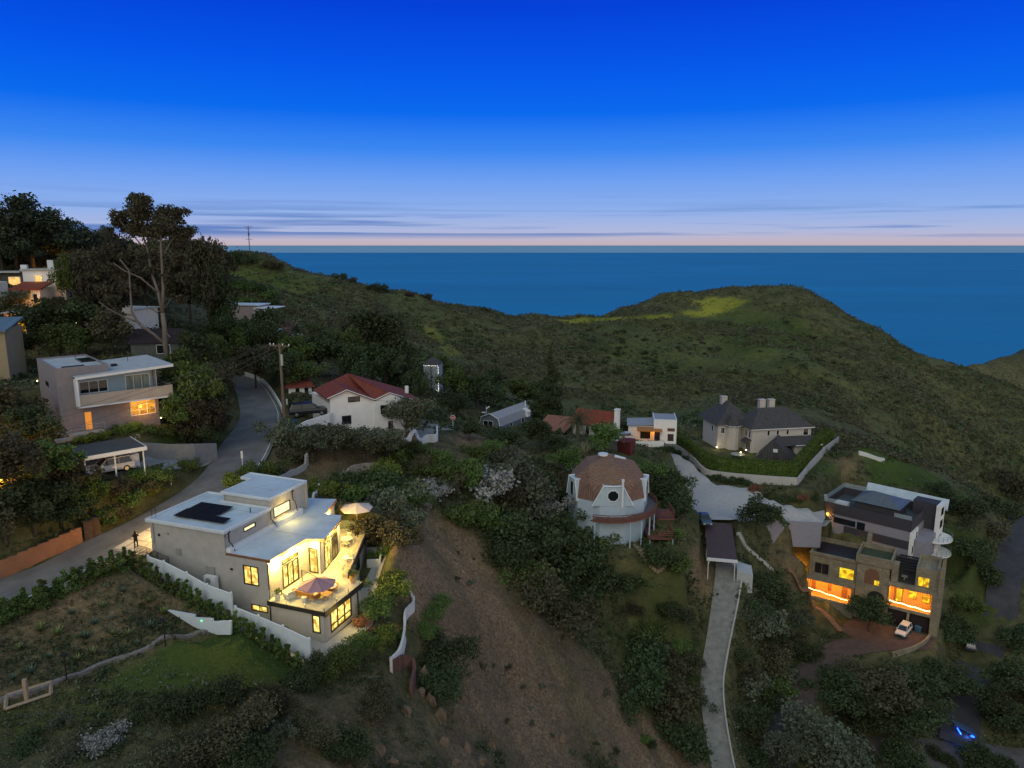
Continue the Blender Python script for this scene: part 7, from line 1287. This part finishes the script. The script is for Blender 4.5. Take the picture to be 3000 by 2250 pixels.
# --- rocks on the near slope
rock_m = mat('ochre_rock', (.19,.135,.09), .95, .3, 1.4, .8, bscale=5)
rm_ = []
for j in range(4):
    import bmesh
    bm = bmesh.new(); bmesh.ops.create_icosphere(bm, subdivisions=2, radius=1)
    sd_ = rng.random(3)*9
    for v in bm.verts:
        c = v.co; k = .30+1.25*fbm(np.array([c.x*2.1+sd_[0]+c.z*1.3]), np.array([c.y*2.1+sd_[1]-c.z*1.7]), 2)[0]; v.co = c*k; v.co.x = round(v.co.x*3)/3*.6+v.co.x*.4; v.co.y = round(v.co.y*3)/3*.5+v.co.y*.5
    me = bpy.data.meshes.new('rock'); bm.to_mesh(me); bm.free(); me.materials.append(rock_m); rm_.append(me)
rp = [(1240,1990,60,2.2),(1262,2060,50,2.6),(1290,2110,55,2.4),(1330,1900,45,1.8),(1345,1980,38,2.6),(1352,2050,35,2.2),(1190,2090,50,1.6),(1110,2200,70,1.2),(1150,2240,60,1.4),(1440,2190,50,1.8),(1400,2130,32,2.2),(1300,2180,45,2.0),(1370,2200,40,2.4),(1650,2170,34,1.9),(1130,2060,40,1.4),(1060,2240,60,1.2),(1330,2240,50,1.8),(1232,2030,40,1.6),(1010,2120,36,1.2),(1410,2235,46,1.4)]
for i, (px, py, w, h) in enumerate(sorted(rp)):
    g = gp(px, py); r_ = w*mpp(g)/2; o = obj('rock', rm_[i % 4], (g[0], g[1], g[2]-.05*r_), (r_*.55, r_*.7, r_*h*.62), random.uniform(0, 6)); o.rotation_euler = (random.uniform(-.3,.1), random.uniform(-.2,.2), random.uniform(0,6)); tag(o, '%s from the left of the ochre rocks on the near slope' % ORD[i], 'rock', 'ochre outcrops')
# --- loose scatter of low bushes, things one could still count
def inside(P, n, r_):
    P = np.array(P, float); x0, y0 = P.min(0); x1, y1 = P.max(0); out = []
    while len(out) < n:
        x, y = r_.uniform(x0, x1), r_.uniform(y0, y1)
        if in_poly(np.array([x]), np.array([y]), P)[0]: out.append((x, y))
    return out
def scatter(P, n, w, kds, label, group, low=False, seed=1):
    r_ = random.Random(seed); its = []
    for (x, y) in inside(P, n, r_):
        its.append((r_.choice(kds), x, y, r_.uniform(*w)))
    for i, it in enumerate(sorted(its, key=lambda q: q[1])): bush(*it, '%s from the left of the %s' % (ORD[i], label), group, low=low)
def far_bushes(P, n, w, kd, seed):
    r_ = random.Random(seed); C = []; S = []
    for (x, y) in inside(P, n, r_):
        g = gp(x, y); q = r_.uniform(*w)*mpp(g)/2; c = clump_pts(bush_cl(6, .45, r_.randrange(99)), 110); c = c[c[:,2] > 0]; C.append(c*q+np.array([g[0], g[1], g[2]-.1*q])); S.append(np.full(len(c), q*.15))
    C = np.concatenate(C); S = np.concatenate(S); V, F = leaf_quads(C, S); npmesh('far_hillside_bushes', V, F, LM[kd], kind='stuff')
FB = [(720,820),(1150,900),(1600,980),(2050,1000),(2300,900),(2600,1050),(2950,1300),(2950,1420),(2500,1180),(2000,1160),(1400,1120),(1000,960),(700,900)]
far_bushes(FB, 120, (8,24), 'dark', 3); far_bushes(FB, 120, (8,20), 'brown', 4); far_bushes([(1700,960),(1950,950),(2050,1100),(1700,1100)], 40, (16,30), 'dark', 5)
scatter([(1300,1560),(1600,1750),(1900,2200),(1500,2240),(1300,1800)], 22, (14,34), ['olive','brown'], 'small clumps on the bare brown slope', 'clumps on the bare slope', True, 7)
scatter([(1850,1750),(2030,1650),(2040,2100),(1900,2240),(1800,2000)], 18, (40,80), ['dark','green','brown'], 'low shrubs in the grass left of the steep drive', 'low shrubs left of the drive', False, 8)
scatter([(2180,1650),(2240,1700),(2390,1880),(2350,1950),(2250,2100),(2150,2200)], 24, (50,100), ['dark','brown','olive'], 'low shrubs in the gully between the two drives', 'low shrubs in the gully', False, 9)
scatter([(1140,1330),(1700,1400),(1650,1520),(1400,1480),(1200,1420)], 26, (45,95), ['dark','green','olive','brown'], 'low shrubs on the slope above the canyon', 'low shrubs above the canyon', False, 10)
scatter([(0,2120),(600,2030),(1200,2100),(1200,2240),(0,2240)], 10, (40,80), ['olive','brown','dark'], 'low shrubs along the bottom of the photo', 'low shrubs at the bottom', False, 12)
scatter([(640,900),(1000,980),(1150,1000),(1100,1060),(800,1060),(640,1040)], 26, (45,85), ['dark','green','brown'], 'low shrubs above the dark woods', 'shrubs above the woods', False, 13)
scatter([(500,760),(640,790),(800,860),(900,960),(650,900),(520,860)], 20, (40,80), ['dark','green'], 'low shrubs on the left shoulder of the hill', 'shrubs on the left shoulder', False, 14)
row([('dark',700,768,70),('dark',735,770,40),('brown',800,785,60),('dark',995,818,40),('brown',1030,828,30),('dark',1100,852,50),('dark',1320,888,40),('brown',1250,875,30),('dark',660,762,50),('brown',1200,868,26),('dark',1420,912,30)], 'bushes along the ridge against the sea', 'bushes on the ridge')
# --- ground cover nobody could count
def cover(name, n, pick, kd, s0, s1, per, hgt_=.3, seed=3, lab=None):
    r_ = np.random.default_rng(seed); Y = np.exp(r_.uniform(math.log(pick[0]), math.log(pick[1]), n)); U = r_.uniform(-.86, .86, n); X_ = U*(Y+5); keep = pick[2](X_, Y, r_); X_, Y = X_[keep], Y[keep]
    Z = hgt(X_, Y); s = r_.uniform(s0, s1, len(X_)); s = s*np.clip(Y/105, .42, 1.1); C = np.repeat(np.stack([X_, Y, Z], 1), per, 0); ss = np.repeat(s, per)
    C = C+r_.normal(size=C.shape)*np.array([1, 1, .45])*ss[:,None]*.8+np.array([0, 0, 1.0])*ss[:,None]*hgt_; V, F = leaf_quads(C, ss*.42*r_.uniform(.5, 1.2, len(ss)))
    return npmesh(name, V, F, LM[kd], kind='stuff')
def mval(X_, Y, ch):
    i = np.clip(((np.log(Y)-ly[0])/(ly[-1]-ly[0])*(NR-1)).astype(int), 0, NR-1); j = np.clip(((X_/(Y+45)+UM)/(2*UM)*(NC-1)).astype(int), 0, NC-1); return mask[i, j, ch]
clear_polys = [wl(MH, [(-23.5,-2.5),(2.3,-3.0),(2.3,18),(-23.5,16)]), pad_poly, wl(GH, [(-2,-2.5),(12,-2.5),(12,11),(-2,11)]), wl(RH, [(-9,-4),(13,-1),(13,12),(-9,6)]), wl(TH, [(-6,-9),(24.5,-10),(24.5,12),(-6,12)]), wl(MG, [(-1,-1),(20,-1),(20,13),(-1,13)]), wl(GT, [(-15,-10),(17,-10),(17,14),(-15,14)]), wl(BN, [(0,0),(14,0),(14,5),(0,5)]), [(-47.5,76),(-43.6,71.4),(-38.4,74.6),(-38,95),(-41,96),(-44,82)], [(-18,113),(-10,113),(-10,121),(-18,121)]]
def free(X_, Y):
    k = np.ones(X_.shape, bool)
    for P in clear_polys: k &= ~in_poly(X_, Y, P)
    for pl, h in [(road_c, 4.4), (drive_c, 2.0), (right_road, 2.8), (low_road, 3.6), (red_drive, 2.6)]: k &= seg_dist(X_, Y, pl)[0] > h
    return k
bare = lambda X_, Y: mval(X_, Y, 1); plot = gpoly((0,1860),(80,1800),(370,1640),(620,1760),(660,1790),(590,1850),(300,1960),(0,2060))
cover('hillside_scrub', 70000, (175, 480, lambda x, y, r: (fbm(x*.045+40, y*.045+9, 4) > .47) & (x/(y+5) > -.55) & (mval(x, y, 2) < .3) & free(x, y)), 'brown', .25, .75, 8, .5, 21)
cover('hillside_scrub', 32000, (175, 480, lambda x, y, r: (fbm(x*.03+80, y*.03+3, 4) > .50) & (mval(x, y, 2) < .3) & free(x, y)), 'olive', .25, .7, 8, .5, 22)
cover('hillside_scrub', 15000, (170, 420, lambda x, y, r: (fbm(x*.05+10, y*.05+70, 4) > .54) & (mval(x, y, 2) < .3) & free(x, y)), 'dark', .4, 1.1, 9, .55, 23)
cover('slope_undergrowth', 42000, (38, 175, lambda x, y, r: (fbm(x*.11+4, y*.11+7, 4) > .46) & (bare(x, y) < .45) & (mval(x, y, 3) < .5) & free(x, y)), 'dark', .18, .62, 9, .6, 24)
cover('slope_undergrowth', 36000, (38, 175, lambda x, y, r: (fbm(x*.10+44, y*.10+17, 4) > .48) & (bare(x, y) < .5) & (mval(x, y, 3) < .5) & free(x, y)), 'brown', .15, .50, 8, .6, 25)
cover('slope_undergrowth', 30000, (38, 175, lambda x, y, r: (fbm(x*.13+74, y*.13+37, 4) > .50) & (bare(x, y) < .5) & free(x, y)), 'olive', .12, .45, 8, .6, 26)
cover('green_grass', 30000, (38, 190, lambda x, y, r: (mval(x, y, 3) > .3) & free(x, y)), 'lushg', .10, .24, 6, .5, 27)
cover('dry_grass', 80000, (38, 150, lambda x, y, r: (bare(x, y) > .18) & ~in_poly(x, y, plot) & (r.random(len(x)) < .8) & free(x, y)), 'grass', .05, .24, 5, .5, 28)
cover('dry_grass', 24000, (38, 100, lambda x, y, r: (mval(x, y, 0) > .5) & free(x, y)), 'lushg', .05, .16, 6, .5, 29)
cover('yellow_wildflowers', 9000, (250, 460, lambda x, y, r: mval(x, y, 2) > .4), 'bright', .3, .7, 7, .5, 30)
